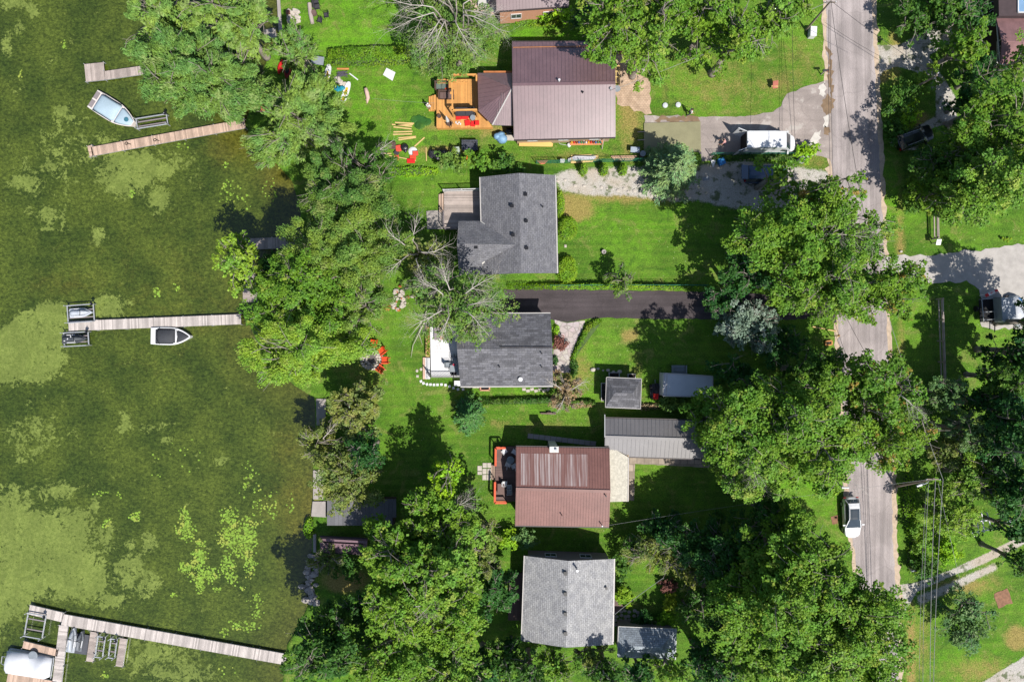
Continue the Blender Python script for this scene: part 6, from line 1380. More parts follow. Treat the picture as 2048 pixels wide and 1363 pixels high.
m_ = MB(); m_.add([fq(.5 + x * .42, .5 + y * .95, .03) for x, y in leaf], [tuple(range(len(leaf)))]); m_.build('maple_leaf', M_flagred, wb)
q = P(2030, 622, .6); t = thing('covered_boat', 'small boat under a pale frosted tarp beside the utility trailer', 'boat', (q.x, q.y, 0)); m_ = MB(); R_ = []
for i in range(9):
    u = i / 8; y = 1.75 - 3.6 * u; w = 1.15 * math.sin(math.pi * min(1, .12 + u * .95)) ** .6 + .03; h_ = 1.0 * math.sin(math.pi * (.1 + .8 * u)) ** .5; R_.append([(q.x - w * .8 + u * .5, q.y + y, .15), (q.x - w * .7 + u * .5, q.y + y, h_ * .8), (q.x + u * .5, q.y + y, h_ + .15), (q.x + w * .8 + u * .5, q.y + y, h_ * .75), (q.x + w + u * .5, q.y + y, .15)])
m_.loft(R_); m_.build('tarp', plain('pale tarp', C(200, 204, 212), .5, .25, 3), t, smooth=True)
m_ = MB(); q = P(2033, 603, .4); m_.box((q.x, q.y, .35), (.75, .7, .7), R(10)); m_.box((q.x, q.y, .74), (.8, .76, .08), R(10)); tag(m_.build('storage_bin', plain('blue plastic', C(36, 110, 170), .5)), 'blue plastic bin at the north end of the tarp covered boat', 'bin')
m_ = MB(); q = P(2018, 595, .4); m_.lathe(q.x, q.y, [(.05, .05), (.3, .1), (.32, .3), (.1, .34)], 14); tag(m_.build('fire_bowl', M_trim_d), 'dark round fire bowl by the north end of the trailer box', 'bowl')
# ------------------------------------------------------------------ furniture and small things (local prototypes)
def chair(name, label, px, py, z, rz, mat, legm, kind='lawn', group=None, s=1.0):
    q = P(px, py, z); t = thing(name, label, 'chair', (q.x, q.y, z), group); M = Matrix.Rotation(R(rz), 3, 'Z'); F = lambda x, y, zz: Vector((q.x, q.y, z)) + M @ Vector((x * s, y * s, zz * s))
    a = R(rz)
    if kind == 'muskoka':   # slatted fan backed chair facing +x
        m_ = MB(); [m_.beam(F(-.22 + i * .13, -.28, .36 + i * .02), F(-.22 + i * .13, .28, .36 + i * .02), .115 * s, .03) for i in range(5)]; m_.build('seat', mat, t)
        m_ = MB(); [m_.beam(F(-.2, (i - 2) * .12, .3), F(-.52, (i - 2) * .15, 1.0 - .04 * abs(i - 2)), .11 * s, .03) for i in range(5)]; m_.build('backrest', mat, t)
        for e in (-1, 1): m_ = MB(); m_.beam(F(.42, e * .36, .6), F(-.4, e * .34, .58), .14 * s, .035); m_.build('armrest', mat, t); m_ = MB(); m_.beam(F(.34, e * .33, 0), F(.34, e * .33, .58), .1 * s, .05); m_.beam(F(.3, e * .27, .34), F(-.6, e * .27, .03), .04, .12); m_.build('leg', mat, t)
    else:
        m_ = MB(); m_.box(F(0, 0, .43), (.5 * s, .52 * s, .05), a); m_.build('seat', mat, t)
        m_ = MB(); m_.beam(F(-.25, 0, .46), F(-.36, 0, .98), .5 * s, .04); m_.build('backrest', mat, t)
        for x in (-.24, .24):
            for e in (-1, 1): m_ = MB(); m_.tube([F(x * 1.15, e * .28, 0), F(x, e * .26, .43)], .022, 6); m_.build('leg', legm, t)
        for e in (-1, 1): m_ = MB(); m_.tube([F(.28, e * .29, .43), F(.26, e * .3, .66), F(-.3, e * .29, .68)], .025, 6); m_.build('armrest', legm, t)
    return t
def table(name, label, px, py, z, w, d, h, rz, top, legm, rnd=False, group=None):
    q = P(px, py, z); t = thing(name, label, 'table', (q.x, q.y, z), group); M = Matrix.Rotation(R(rz), 3, 'Z'); F = lambda x, y, zz: Vector((q.x, q.y, z)) + M @ Vector((x, y, zz)); m_ = MB()
    if rnd: m_.cyl(q.x, q.y, z + h - .04, z + h, w / 2, 24)
    else: m_.box(F(0, 0, h - .02), (w, d, .04), R(rz))
    m_.build('table_top', top, t)
    for sx in (-1, 1):
        for sy in (-1, 1): m_ = MB(); k = .33 if rnd else .45; m_.beam(F(sx * w * k, sy * d * k, 0), F(sx * w * k, sy * d * k, h - .04), .05, .05); m_.build('leg', legm, t)
    return t
def sofa(name, label, px, py, z, L, D, rz, frame, cush, n=3, cat='sofa'):
    q = P(px, py, z); t = thing(name, label, cat, (q.x, q.y, z)); M = Matrix.Rotation(R(rz), 3, 'Z'); F = lambda x, y, zz: Vector((q.x, q.y, z)) + M @ Vector((x, y, zz)); m_ = MB(); a = R(rz)
    m_.box(F(0, 0, .2), (L, D, .28), a); m_.build('base', frame, t); m_ = MB(); m_.box(F(0, D / 2 - .07, .55), (L, .14, .42), a); m_.build('backrest', frame, t)
    for s in (-1, 1): m_ = MB(); m_.box(F(s * (L / 2 - .07), -.075, .47), (.14, D - .15, .26), a); m_.build('armrest', frame, t)
    if cush:
        for i in range(n): m_ = MB(); w = (L - .3) / n; m_.box(F(-L / 2 + .15 + w * (i + .5), -.07, .42), (w - .02, D - .2, .15), a); m_.build('cushion', cush, t, bevel=.03)
    return t
def cushion(label, px, py, z, w, d, rz, mat, group, tilt=0.0):
    q = P(px, py, z); m_ = MB(); m_.box((q.x, q.y, z + .07), (w, d, .13), R(rz), tilt=('X', tilt)); return tag(m_.build('cushion', mat, bevel=.035), label, 'cushion', group)
# upper lawn: fire pit with log seat and lawn chairs
t = thing('fire_pit', 'ring of pale boulders on the upper lawn with a small metal box on top', 'fire pit', P(597, 30, 0)); rnd = random.Random(8)
for i in range(34):
    a = rnd.uniform(0, 6.28); rr = rnd.uniform(.1, 1) ** .5; m_ = MB(); q = P(587 + 11 * rr * math.cos(a), 34 + 15 * rr * math.sin(a), 0); r = rnd.uniform(.16, .36); m_.ell((q.x, q.y, .1), (r, r * .8, rnd.uniform(.14, .3)), 8, 5, jit=.2, rng=rnd); m_.build('boulder', M_stone, t)
m_ = MB(); q = P(577, 26, .3); m_.box((q.x, q.y, .45), (.4, .38, .25), .1); m_.build('grate', plain('rusty metal', C(130, 86, 72), .7), t)
t = thing('log_bench', 'long weathered log bench on the upper lawn', 'bench', P(621, 27, 0)); m_ = MB(); m_.tube([P(619, 7, .25), P(621, 28, .25), P(625, 47, .25)], [.22, .24, .2], 10); m_.build('log', M_wood_old, t); 
for y in (12, 42): m_ = MB(); q = P(621 + (y - 12) * .1, y, 0); m_.cyl(q.x, q.y, 0, .12, .16, 10); m_.build('leg', M_wood_old, t)
m_ = MB(); q = P(629, 28, 0); m_.cyl(q.x, q.y, 0, .4, .3, 14); m_.cyl(q.x, q.y, .4, .43, .26, 14); tag(m_.build('stump', M_wood_brn), 'round tree stump beside the log bench', 'stump')
for i, (x, y, rz, lb) in enumerate([(635, 9, 15, 'dark lawn chair on the upper lawn, nearest the top edge'), (637, 18, 10, 'dark lawn chair on the upper lawn, second from the top edge'), (655, 34, 190, 'dark lawn chair on the upper lawn, the one farthest right'), (642, 44, 160, 'dark lawn chair on the upper lawn, lowest of the four')]):
    chair('lawn_chair', lb, x, y, 0, rz, M_dk_f, M_black, group='lawn chairs on the upper lawn')
# shore clutter
def kayak(name, label, cat, px, py, rz, L, Wd, mat, z=0, group=None, open_=True):
    q = P(px, py, z); t = thing(name, label, cat, (q.x, q.y, z), group); R_ = []
    for i in range(11):
        u = i / 10; x = -L / 2 + L * u; w = Wd / 2 * math.sin(math.pi * (.03 + .94 * u)) ** .7; R_.append([(x, -w * .5, .02), (x, w * .5, .02), (x, w, .2), (x, w * .6, .3), (x, -w * .6, .3), (x, -w, .2)])
    M = Matrix.Rotation(R(rz), 3, 'Z'); m_ = MB(); m_.loft([[Vector((q.x, q.y, z)) + M @ Vector(p) for p in r] for r in R_]); m_.build('hull', mat, t)
    if open_:
        m_ = MB(); e = [Vector((q.x, q.y, z)) + M @ Vector((.45 * math.cos(j * .5236) - .1, Wd * .28 * math.sin(j * .5236), .31)) for j in range(12)]; m_.loft([e, [p + Vector((0, 0, .03)) for p in e]]); m_.build('cockpit', M_black, t)
    return t
KY = 'kayaks under the willows'
kayak('kayak', 'short red kayak under the willows, left one', 'kayak', 562, 135, 75, 1.6, .6, M_red, group=KY, open_=False)
kayak('kayak', 'wide dark red kayak under the willows, right one', 'kayak', 577, 140, 80, 2.0, .85, plain('dark red plastic', C(150, 24, 30), .4), group=KY)
def board(label, px, py, rz, L, Wd, motif):
    q = P(px, py, 0); t = thing('paddle_board', label, 'paddle board', (q.x, q.y, 0), 'paddle boards on the lawn'); M = Matrix.Rotation(R(rz), 3, 'Z'); F = lambda x, y, z: Vector((q.x, q.y, 0)) + M @ Vector((x, y, z))
    o = []; n = 26
    for i in range(n): u = i / n * 2 * math.pi; o.append((math.copysign(abs(math.cos(u)) ** .85, math.cos(u)) * L / 2, math.copysign(abs(math.sin(u)) ** .75, math.sin(u)) * Wd / 2))
    m_ = MB(); m_.loft([[F(x * .97, y * .93, .03) for x, y in o], [F(x, y, .08) for x, y in o], [F(x * .98, y * .95, .13) for x, y in o]]); m_.build('deck_pad', M_white_pl, t)
    M_y = plain('golden yellow print', C(236, 190, 40), .5)
    m_ = MB()
    for cx, r in motif: m_.add([F(cx + r * math.cos(j * .3927), r * .68 * math.sin(j * .3927), .136) for j in range(16)], [tuple(range(16))])
    m_.build('print', M_y, t)
    m_ = MB(); m_.tube([F(-L * .1, -.08, .15), F(-L * .1, .08, .15)], .02, 6); m_.build('grip', M_grey_pl, t)
board('white paddle board with a yellow flower print leaning at the edge of the willows', 656, 146, 80, 1.95, .68, [(-.62, .3), (-.2, .2), (.05, .12)])
board('white paddle board with big yellow spots lying on the lawn', 692, 185, 72, 2.5, .7, [(-.05, .3), (-.75, .28), (.35, .22)])
t = thing('junk_pile', 'heap of dark sticks and white stuff on a pallet by the paddle boards', 'pile', P(683, 150, 0)); rnd = random.Random(12)
m_ = MB(); [m_.beam(P(673 + rnd.uniform(0, 22), 142 + rnd.uniform(0, 12), .1 + rnd.random() * .25), P(673 + rnd.uniform(0, 24), 142 + rnd.uniform(0, 14), .1 + rnd.random() * .25), .07, .05) for i in range(22)]; m_.build('sticks', plain('dark boards', C(96, 92, 104), .8, .2, island=.3), t)
m_ = MB(); [m_.ell(tuple(P(671 + rnd.uniform(0, 18), 157 + rnd.uniform(0, 12), .15)), (rnd.uniform(.12, .3), rnd.uniform(.12, .3), .12), 8, 5, jit=.3, rng=rnd) for i in range(16)]; m_.build('debris', M_stone, t)
m_ = MB(); [m_.ell(tuple(P(672 + i * 6, 176 + (i % 2) * 3, .2)), (.35, .26, .18), 10, 6, jit=.12, rng=rnd) for i in range(3)]; m_.build('tarp', plain('turquoise tarp', C(34, 150, 176), .5), t)
m_ = MB(); m_.beam(P(674, 138, .1), P(698, 138, .1), .16, .14); tag(m_.build('plank', plain('orange timber', C(220, 150, 90), .7)), 'orange timber at the edge of the clipped hedge above the junk heap', 'plank')
m_ = MB(); m_.beam(P(699, 147, .06), P(716, 160, .06), .12, .06); tag(m_.build('plank', M_white_pl), 'white painted plank lying right of the junk heap', 'plank')
t = thing('table', 'pale folding table half hidden by the short willow', 'table', P(635, 120, 0)); m_ = MB(); q = P(635, 121, .7); m_.box((q.x, q.y, .72), (1.4, .9, .05), R(-8)); m_.build('table_top', M_grey_pl, t); [MB().tube([(q.x + sx * .55, q.y + sy * .35, 0), (q.x + sx * .55, q.y + sy * .35, .7)], .025, 6).build('leg', M_black, t) for sx in (-1, 1) for sy in (-1, 1)]
m_ = MB(); [m_.tube([P(505 + i * 3.5, 205 - i * 1.2 + rnd.uniform(-4, 4), .05 + .1 * (i % 3)), P(528 + i * 2, 190 - i + rnd.uniform(-6, 6), .2)], [.05, .02], 5) for i in range(11)]; tag(m_.build('brush_pile', plain('rusty twigs', C(180, 104, 64), .9, .3)), 'heap of rust coloured branches in the gap between the willows', 'brush pile')
for x, y, mt, lb in ((532, 166, plain('teal plastic', C(26, 150, 160), .5), 'teal plastic tub under the willows'), (545, 194, M_grey_pl, 'blue grey plastic crate beside the rust coloured branches')):
    m_ = MB(); q = P(x, y, 0); m_.box((q.x, q.y, .02), (.55, .5, .04), .3); [m_.box((q.x + a * .26, q.y + b_ * .24, .22), (.05 if a else .5, .05 if b_ else .45, .4), .0) for a, b_ in ((1, 0), (-1, 0), (0, 1), (0, -1))]; tag(m_.build('plastic_tub', mt), lb, 'tub')
kayak('dinghy', 'small salmon and white dinghy at the shore below the rust coloured branches', 'boat', 528, 218, 70, 1.2, .7, plain('salmon plastic', C(226, 120, 104), .5), open_=False)
table('fire_table', 'square dark fire table on the lawn under the half dead tree', 872, 121, 0, .75, .75, .5, 15, plain('dark stone top', C(84, 86, 94), .6), M_grey_pl)
chair('lawn_chair', 'dark chair beside the square fire table under the half dead tree', 857, 125, 0, 0, M_dk_f, M_black)
# lawn items by the new deck
m_ = MB(); ps = [P(x, y, .05) for x, y in ((773, 136), (791, 145), (785, 162), (766, 150))]; m_.prism([(p.x, p.y) for p in ps], .03, .09); tag(m_.build('foam_sheet', M_white_pl), 'crooked white panel lying on the lawn', 'panel')
t = thing('driftwood_log', 'upright bleached driftwood log standing on the lawn', 'log', P(735, 195, 0)); m_ = MB(); m_.tube([P(731, 176, .6), P(734, 186, .4), P(736, 196, .2), P(734, 207, .1)], [.18, .24, .22, .05], 9); m_.tube([P(736, 196, .2), P(731, 200, .1)], [.12, .04], 6); m_.build('log', plain('bleached wood', C(216, 186, 172), .85, .15), t, smooth=True)
for i, (x0, y0, x1, y1) in enumerate([(790, 245, 828, 247), (784, 249, 824, 253), (787, 254, 823, 258), (791, 250, 826, 249), (787, 264, 825, 263), (786, 269, 824, 268), (797, 276, 832, 273), (797, 280, 832, 275), (829, 293, 849, 275)]):
    m_ = MB(); m_.beam(P(x0, y0, .05), P(x1, y1, .05), .13, .07)
    tag(m_.build('lumber_board', M_lumber), ['fresh lumber board on the lawn, topmost of the spread', 'fresh lumber board slanting across the upper group of the spread', 'fresh lumber board at the bottom of the upper group', 'fresh lumber board just under the topmost one', 'upper of the two level boards in the middle of the spread', 'lower of the two level boards in the middle of the spread', 'upper board of the lowest pair in the spread', 'lower board of the lowest pair in the spread', 'single diagonal board right of the spread, near the black bag'][i], 'board', 'lumber laid out on the lawn')
m_ = MB(); [m_.ell(tuple(P(843 + rnd.gauss(0, 8), 243 + rnd.gauss(0, 7), .03)), (.5, .45, .06), 9, 4, jit=.2, rng=rnd) for i in range(9)]; tag(m_.build('clippings_heap', LM['deep']), 'flat round heap of dark grass clippings on the lawn left of the cedar deck', 'heap')
# cluttered fence line
table('patio_table', 'small brown four pane table at the left end of the cluttered fence line', 786, 293, 0, .75, .8, .45, 0, M_wicker, M_black)
t = thing('garbage_bag', 'shiny black garbage bag on the lawn beside the red cushions', 'bag', P(810, 296, 0)); m_ = MB(); m_.ell(tuple(P(809, 295, .25)), (.48, .42, .3), 12, 7, jit=.1, rng=rnd); m_.ell(tuple(P(811, 302, .2)), (.2, .22, .2), 8, 5, jit=.15, rng=rnd); m_.build('bag', plain('black plastic film', C(40, 40, 46), .3, .2, 4, .5), t, smooth=True)
CG = 'coral cushions of the cluttered fence line'
for x, y, w, d, rz, mt, lb in [(797, 297, .6, .7, 10, M_coral, 'coral cushion right of the four pane table'), (794, 315, .42, .6, 5, M_coral, 'coral cushion lying lowest left along the fence line'), (831, 307, .62, .5, 2, M_coral, 'coral cushion on top of the white round cover'), (826, 315, .7, .5, 0, plain('orange red fabric', C(238, 80, 50), .8), 'orange red cushion below the white round cover'), (822, 322, .9, .5, 0, M_red, 'bright red cushion at the foot of the cluttered fence line'), (793, 306, .55, .4, -30, M_dk_f, 'dark cushion between the two left coral cushions')]:
    cushion(lb, x, y, .05 + .1 * (y < 312), w, d, rz, mt, CG)
m_ = MB(); m_.lathe(*P(826, 303, 0)[:2], [(.45, .0), (.5, .04), (.3, .1), (.05, .12)], 16); tag(m_.build('umbrella_base', M_white_pl), 'white round cover lying under a coral cushion', 'cover')
for x0, y0, x1, y1, lb, cat in [(778, 311, 832, 321, 'long thin yellow pole lying across the left end of the fence line', 'pole'), (852, 295, 853, 322, 'upright tan board at the middle of the fence line', 'board'), (885, 303, 892, 327, 'grey metal pole, left of two leaning at the black pile', 'pole'), (902, 300, 897, 328, 'grey metal pole, right of two leaning at the black pile', 'pole'), (767, 307, 783, 307, 'short tan stake left of the cushions', 'stake')]:
    m_ = MB(); m_.beam(P(x0, y0, .1), P(x1, y1, .12), .09, .06); tag(m_.build(cat if cat != 'stake' else 'wooden_stake', M_grey_pl if 'grey' in lb else M_lumber), lb, cat)
t = thing('tarp_heap', 'black tarp heap in the middle of the cluttered fence line', 'pile', P(878, 312, 0)); m_ = MB(); [m_.ell(tuple(P(864 + i * 4.2, 308 + rnd.uniform(-2, 5), .3)), (.42, .5, .35), 9, 6, jit=.2, rng=rnd) for i in range(8)]; m_.build('tarp', plain('black tarp', C(48, 48, 54), .45, .3, 3, .5), t)
sofa('covered_sofa', 'big L shaped seat wrapped in shiny black plastic on the fence line', 940, 293, 0, 1.75, 1.05, 0, plain('crinkled black plastic', C(84, 86, 96), .3, .5, 5, .6), None)
m_ = MB(); q = P(915, 304, 0); m_.box((q.x, q.y, .3), (.55, .75, .6), .1); m_.box((q.x, q.y, .63), (.6, .8, .06), .1); tag(m_.build('storage_bin', plain('pale green plastic', C(176, 190, 176), .6)), 'pale green bin between the black heap and the wrapped seat', 'bin')
m_ = MB(); q = P(933, 317, 0); m_.box((q.x, q.y, .2), (.55, .35, .4), .3); m_.box((q.x, q.y, .43), (.4, .28, .06), .3); tag(m_.build('toolbox', M_orange_f), 'orange box under the saplings of the fence line', 'box')
t = thing('tarp_covered_grill', 'lumpy pale blue tarp covered thing beside the wide brown roof', 'tarp', P(1000, 275, 0)); m_ = MB(); [m_.ell(tuple(P(x, y, .45)), (a, a * .9, .55), 12, 7, jit=.1, rng=rnd) for x, y, a in ((995, 273, .45), (1004, 277, .6), (1002, 270, .45))]; m_.build('tarp', plain('pale blue tarp', C(136, 178, 214), .5, .15, 3, .4), t, smooth=True)
t = thing('grill', 'black barbecue grill between the tarp covered thing and the wide brown roof', 'grill', P(1018, 262, 0)); m_ = MB(); q = P(1018, 262, .6); m_.box((q.x, q.y, .5), (.6, .5, .5)); m_.build('cart', M_black, t); m_ = MB(); m_.ell((q.x, q.y, .85), (.4, .32, .22), 12, 6); m_.build('lid', M_black, t, smooth=True); m_ = MB(); m_.tube([(q.x - .25, q.y - .33, .85), (q.x + .25, q.y - .33, .85)], .02, 6); m_.build('handle', M_steel, t)
m_ = MB(); q = P(1022, 277, 0); m_.box((q.x, q.y, .15), (1.3, .5, .3)); m_.box((q.x, q.y, .32), (1.36, .56, .04)); tag(m_.build('doorstep', M_stone), 'pale step slab at the corner of the wide brown roof', 'step')
# south wall of the wide brown house
m_ = MB(); ps = [(1038, 292), (1038, 285), (1056, 278), (1090, 278), (1106, 287), (1105, 293)]; m_.prism([(p.x, p.y) for p in [P(x, y, .3) for x, y in ps]], .25, .31); m_.beam(P(1040, 291, .12), P(1103, 292, .12), .1, .24); m_.beam(P(1042, 284, .12), P(1102, 285, .12), .1, .24); tag(m_.build('plywood_panel', plain('yellow plywood', C(240, 196, 116), .7, .1, 1)), 'yellow trapezoid plywood panel leaning by the wide brown roof', 'panel')
t = thing('shelf_rack', 'low rack of colourful paint tins along the south wall of the wide brown house', 'rack', P(1172, 283, 0)); m_ = MB(); m_.beam(P(1140, 282, .4), P(1206, 281, .4), .95, .05); m_.beam(P(1140, 277, .9), P(1200, 276, .9), .3, .05); m_.build('shelf', plain('orange boards', C(226, 150, 100), .7), t)
for x in (1141, 1172, 1203): m_ = MB(); m_.beam(P(x, 277, 0), P(x, 277, .9), .05, .05); m_.build('post', M_lumber, t)
cols = [C(220, 40, 36), C(40, 150, 90), C(240, 180, 40), C(60, 110, 180), C(230, 230, 230), C(120, 50, 40), C(40, 120, 110)]
for i in range(26):
    m_ = MB(); q = P(1143.5 + (i % 13) * 4.8, 280.5 + (i // 13) * 5.2, .45); m_.cyl(q.x, q.y, .43, .66, .1, 10); m_.cyl(q.x, q.y, .66, .68, .085, 10); tag(m_.build('paint_tin', plain('tin colour ' + 'abcdefg'[(i * 5) % 7], cols[(i * 5) % 7], .4)), 'small paint tin on the low rack by the wide brown house', 'tin', 'paint tins on the low rack')
m_ = MB(); q = P(1138, 291, 0); m_.lathe(q.x, q.y, [(.03, .0), (.22, .02), (.2, .3), (.08, .34)], 14); m_.tube([P(1138, 291, .05), P(1120, 288, .05), P(1112, 278, .05)], .02, 5); tag(m_.build('hose_reel', M_white_pl), 'white bucket with a hose on the grass by the wide brown house', 'bucket')
m_ = MB(); q = P(1122, 280, 0); m_.box((q.x, q.y, .3), (.4, .35, .6)); m_.box((q.x, q.y, .63), (.44, .4, .06)); tag(m_.build('air_conditioner', M_white_pl), 'small white box against the south wall of the wide brown house', 'box')
m_ = MB(); m_.beam(P(1208, 277, 1.5), P(1204, 298, .05), .08, .06); tag(m_.build('leaning_board', M_wood_old), 'single board leaning on the south wall right of the paint rack', 'board')
m_ = MB(); [m_.beam(P(1140 + rnd.uniform(0, 8), 313 + i * 2.2, .1 + .12 * (i % 3)), P(1188 + rnd.uniform(-6, 10), 311 + i * 2.0, .1 + .12 * (i % 3)), .28, .08) for i in range(6)]; t = thing('wrapped_lumber', 'white wrapped lumber stack lying along the green fence', 'stack', P(1165, 318, 0)); m_.build('boards', M_lumber, t); m_ = MB(); m_.loft([[P(1136, y, z) for y, z in ((324, .03), (322, .2), (318, .25), (316, .03))], [P(1150, y, z) for y, z in ((324, .03), (321, .45), (312, .5), (310, .03))], [P(1185, y, z) for y, z in ((322, .03), (319, .4), (313, .6), (309, .03))], [P(1192, y, z) for y, z in ((318, .03), (316, .2), (312, .3), (310, .03))]]); m_.build('wrap', plain('white wrap film', C(226, 224, 230), .5, .12, 2, .4), t)
m_ = MB(); [m_.beam(P(1222 + i * 2, 313 + i * 2.4, .12), P(1274 - i * 3, 312.5 + i * 2.4, .12), .14, .1) for i in range(4)]; t = thing('lumber_pile', 'short pile of boards along the green fence near the concrete slab', 'pile', P(1245, 317, 0)); m_.build('boards', plain('mixed boards', C(206, 170, 140), .8, .15, island=.3), t)
m_ = MB(); [m_.beam(P(1072 + i * 3, 322 + i * 1.8, .1), P(1096 - i * 2, 321 + i * 1.8, .1), .12, .1) for i in range(4)]; t = thing('brick_pile', 'reddish heap of bricks at the left end of the green fence', 'pile', P(1082, 325, 0)); m_.build('bricks', plain('old bricks', C(206, 124, 92), .85, .2, island=.2), t)
table('work_table', 'blue grey work table on the grass near the concrete slab', 1268, 303, 0, 1.0, .6, .75, -3, plain('blue grey table top', C(170, 182, 196), .5), M_black)
m_ = MB(); q = P(1124, 324, 0); m_.box((q.x, q.y, .35), (.45, .22, .7)); m_.box((q.x, q.y, .72), (.5, .26, .05)); tag(m_.build('meter_box', M_white_pl), 'white box on the green fence left of the wrapped lumber', 'box')
t = thing('garbage_can', 'dark round barrel behind the concrete slab, shaded by the spruce', 'barrel', P(1283, 312, 0)); m_ = MB(); q = P(1283, 311, 0); m_.cyl(q.x, q.y, 0, .8, .3, 16); m_.build('barrel', M_dk_f, t); m_ = MB(); m_.cyl(q.x, q.y, .8, .86, .32, 16); m_.build('lid', M_grey_pl, t)
m_ = MB(); [m_.beam(P(1275, y, .2), P(1290, y - .5, .2), .08, .08) for y in (264, 280)]; tag(m_.build('form_stake', M_wood_old), 'pair of grey stakes bracing the concrete slab form', 'stakes')
m_ = MB(); [m_.beam(P(x0, y0, .1), P(x1, y1, .12), .12, .08) for x0, y0, x1, y1 in ((1422, 311, 1497, 310), (1430, 307, 1480, 307), (1455, 306, 1466, 312))]; t = thing('board_pile', 'grey boards lying along the verge below the white van', 'pile', P(1460, 309, 0)); m_.build('boards', M_wood_old, t)
m_ = MB(); q = P(1441, 325, 0); m_.box((q.x, q.y, .25), (.65, .7, .5), .4); m_.box((q.x, q.y, .53), (.7, .75, .06), .4); tag(m_.build('storage_bin', plain('bright blue plastic', C(40, 130, 200), .5)), 'bright blue bin in the shade below the grey boards', 'bin')
m_ = MB(); q = P(1425, 327, 0); m_.add([(q.x - .3, q.y + .35, .3), (q.x + .35, q.y + .3, .25), (q.x + .1, q.y - .4, .05), (q.x - .2, q.y + .35, .03), (q.x + .3, q.y + .28, .03), (q.x, q.y - .42, .03)], [(0, 2, 1), (3, 4, 5), (0, 1, 4, 3), (1, 2, 5, 4), (2, 0, 3, 5)]); tag(m_.build('plastic_sheet', M_white_pl), 'crumpled white sheet left of the bright blue bin', 'sheet')
m_ = MB(); m_.box(tuple(P(1412, 357, .04)), (.7, .4, .06), .2); m_.box(tuple(P(1412, 357, .09)), (.5, .2, .04), .2); tag(m_.build('board_scrap', M_grey_pl), 'pale board scrap at the shaded end of the gravel drive', 'board')
m_ = MB(); q = P(1602, 318, 0); m_.box((q.x, q.y, .5), (.7, .9, 1.0), -.5); m_.box((q.x, q.y, 1.03), (.75, .95, .06), -.5); tag(m_.build('cabinet', M_white_pl), 'pale grey cabinet beside the small weedy bush near the white van', 'cabinet')
# deck of the wide brown house
D1 = thing('deck', 'new orange cedar deck with corner posts and beams on the wide brown metal roofed house', 'deck', P(915, 210, 0)); ZK = .8
p1 = [(873, 159), (961, 158), (961, 222), (986, 255), (873, 256)]
boards('deck_boards', p1, ZK, M_wood_new, D1, 'y'); frame_under(D1, p1, ZK, M_wood_new)
stairs(D1, 858, 194, 873, 223, ZK, 4, M_wood_new, '-x')
m_ = MB(); zp = ZK + 2.3
for a, b_ in (((904, 149.5), (953, 149.5)), ((904, 149.5), (905, 221)), ((904, 220.5), (954, 219.5)), ((953, 149.5), (953, 162))): m_.beam(P(*a, zp), P(*b_, zp), .16, .2)
m_.build('beam', M_wood_new, D1); 
for a in ((904, 149.5), (904, 220.5), (953, 220), (953, 150)): m_ = MB(); g = P(*a, zp); m_.beam((g.x, g.y, ZK), (g.x, g.y, zp), .14, .14); m_.beam((g.x, g.y, zp - .7), (g.x + (.5 if a[0] < 930 else -.5), g.y, zp - .1), .09, .09); m_.build('post', M_wood_new, D1)
sofa('wicker_sofa', 'dark wicker sofa at the lake side of the cedar deck', 884, 174, ZK, 1.5, .8, 0, M_wicker, plain('grey teal cushion', C(106, 120, 112), .8), 2)
cushion('small orange cushion beside the dark wicker sofa', 893, 179, ZK + .4, .3, .3, 20, M_orange_f, None)
sofa('coffee_table', 'long brown slatted table and bench in front of the dark wicker sofa', 893, 192, ZK, 1.7, .85, 0, M_wicker, M_wood_brn, 3, 'bench')
table('side_table', 'slatted cedar side table on the cedar deck under the corner beam', 905, 188, ZK, .45, .4, .5, 0, M_wood_new, M_wood_new)
m_ = MB(); m_.box(tuple(P(884, 163, ZK + .25)), (.95, .4, .45)); m_.box(tuple(P(884, 163, ZK + .5)), (1.0, .44, .05)); tag(m_.build('planter_bench', M_wood_new), 'cedar bench box in the upper left corner of the cedar deck', 'bench')
sofa('black_sofa', 'long charcoal sofa under the front beam of the cedar deck', 931, 226, ZK, 2.1, .8, 0, M_dk_f, M_dk_f, 2)
RG = 'red cushions scattered on the cedar deck'
for i, (x, y, w, d, rz, lb) in enumerate([(917, 235, .6, .55, 5, 'red cushion, upper left of the scatter on the cedar deck'), (930, 234, .8, .55, -3, 'red cushion in front of the middle of the charcoal sofa'), (941, 232, .5, .4, 30, 'red cushion touching the round grey table from above'), (935, 246, .62, .6, 10, 'red cushion left below the round grey table'), (946, 248, .5, .6, -5, 'red cushion directly below the round grey table'), (953, 246, .6, .5, 2, 'red cushion right of the round grey table')]):
    cushion(lb, x, y, ZK, w, d, rz, M_red, RG)
table('round_table', 'round grey table among red cushions on the cedar deck', 946, 238, ZK, .6, .6, .5, 0, M_grey_pl, M_black, True)
t = thing('patio_umbrella', 'closed white parasol standing over a brown base on the cedar deck', 'umbrella', P(894, 243, 0)); g = P(897, 247, ZK); m_ = MB(); m_.cyl(g.x, g.y, ZK, ZK + .1, .28, 16); m_.build('base', M_wicker, t); m_ = MB(); m_.tube([(g.x, g.y, ZK + .1), (g.x - .05, g.y + .06, ZK + 2.3)], .025, 8); m_.build('pole', M_steel, t); m_ = MB(); m_.tube([(g.x - .03, g.y + .03, ZK + .85), (g.x - .04, g.y + .05, ZK + 1.3), (g.x - .05, g.y + .06, ZK + 2.35)], [.2, .17, .03], 10); m_.build('canopy', M_white_pl, t)
chair('patio_chair', 'brown wicker chair beside the closed white parasol', 900, 249, ZK, 140, M_wicker, M_wicker)
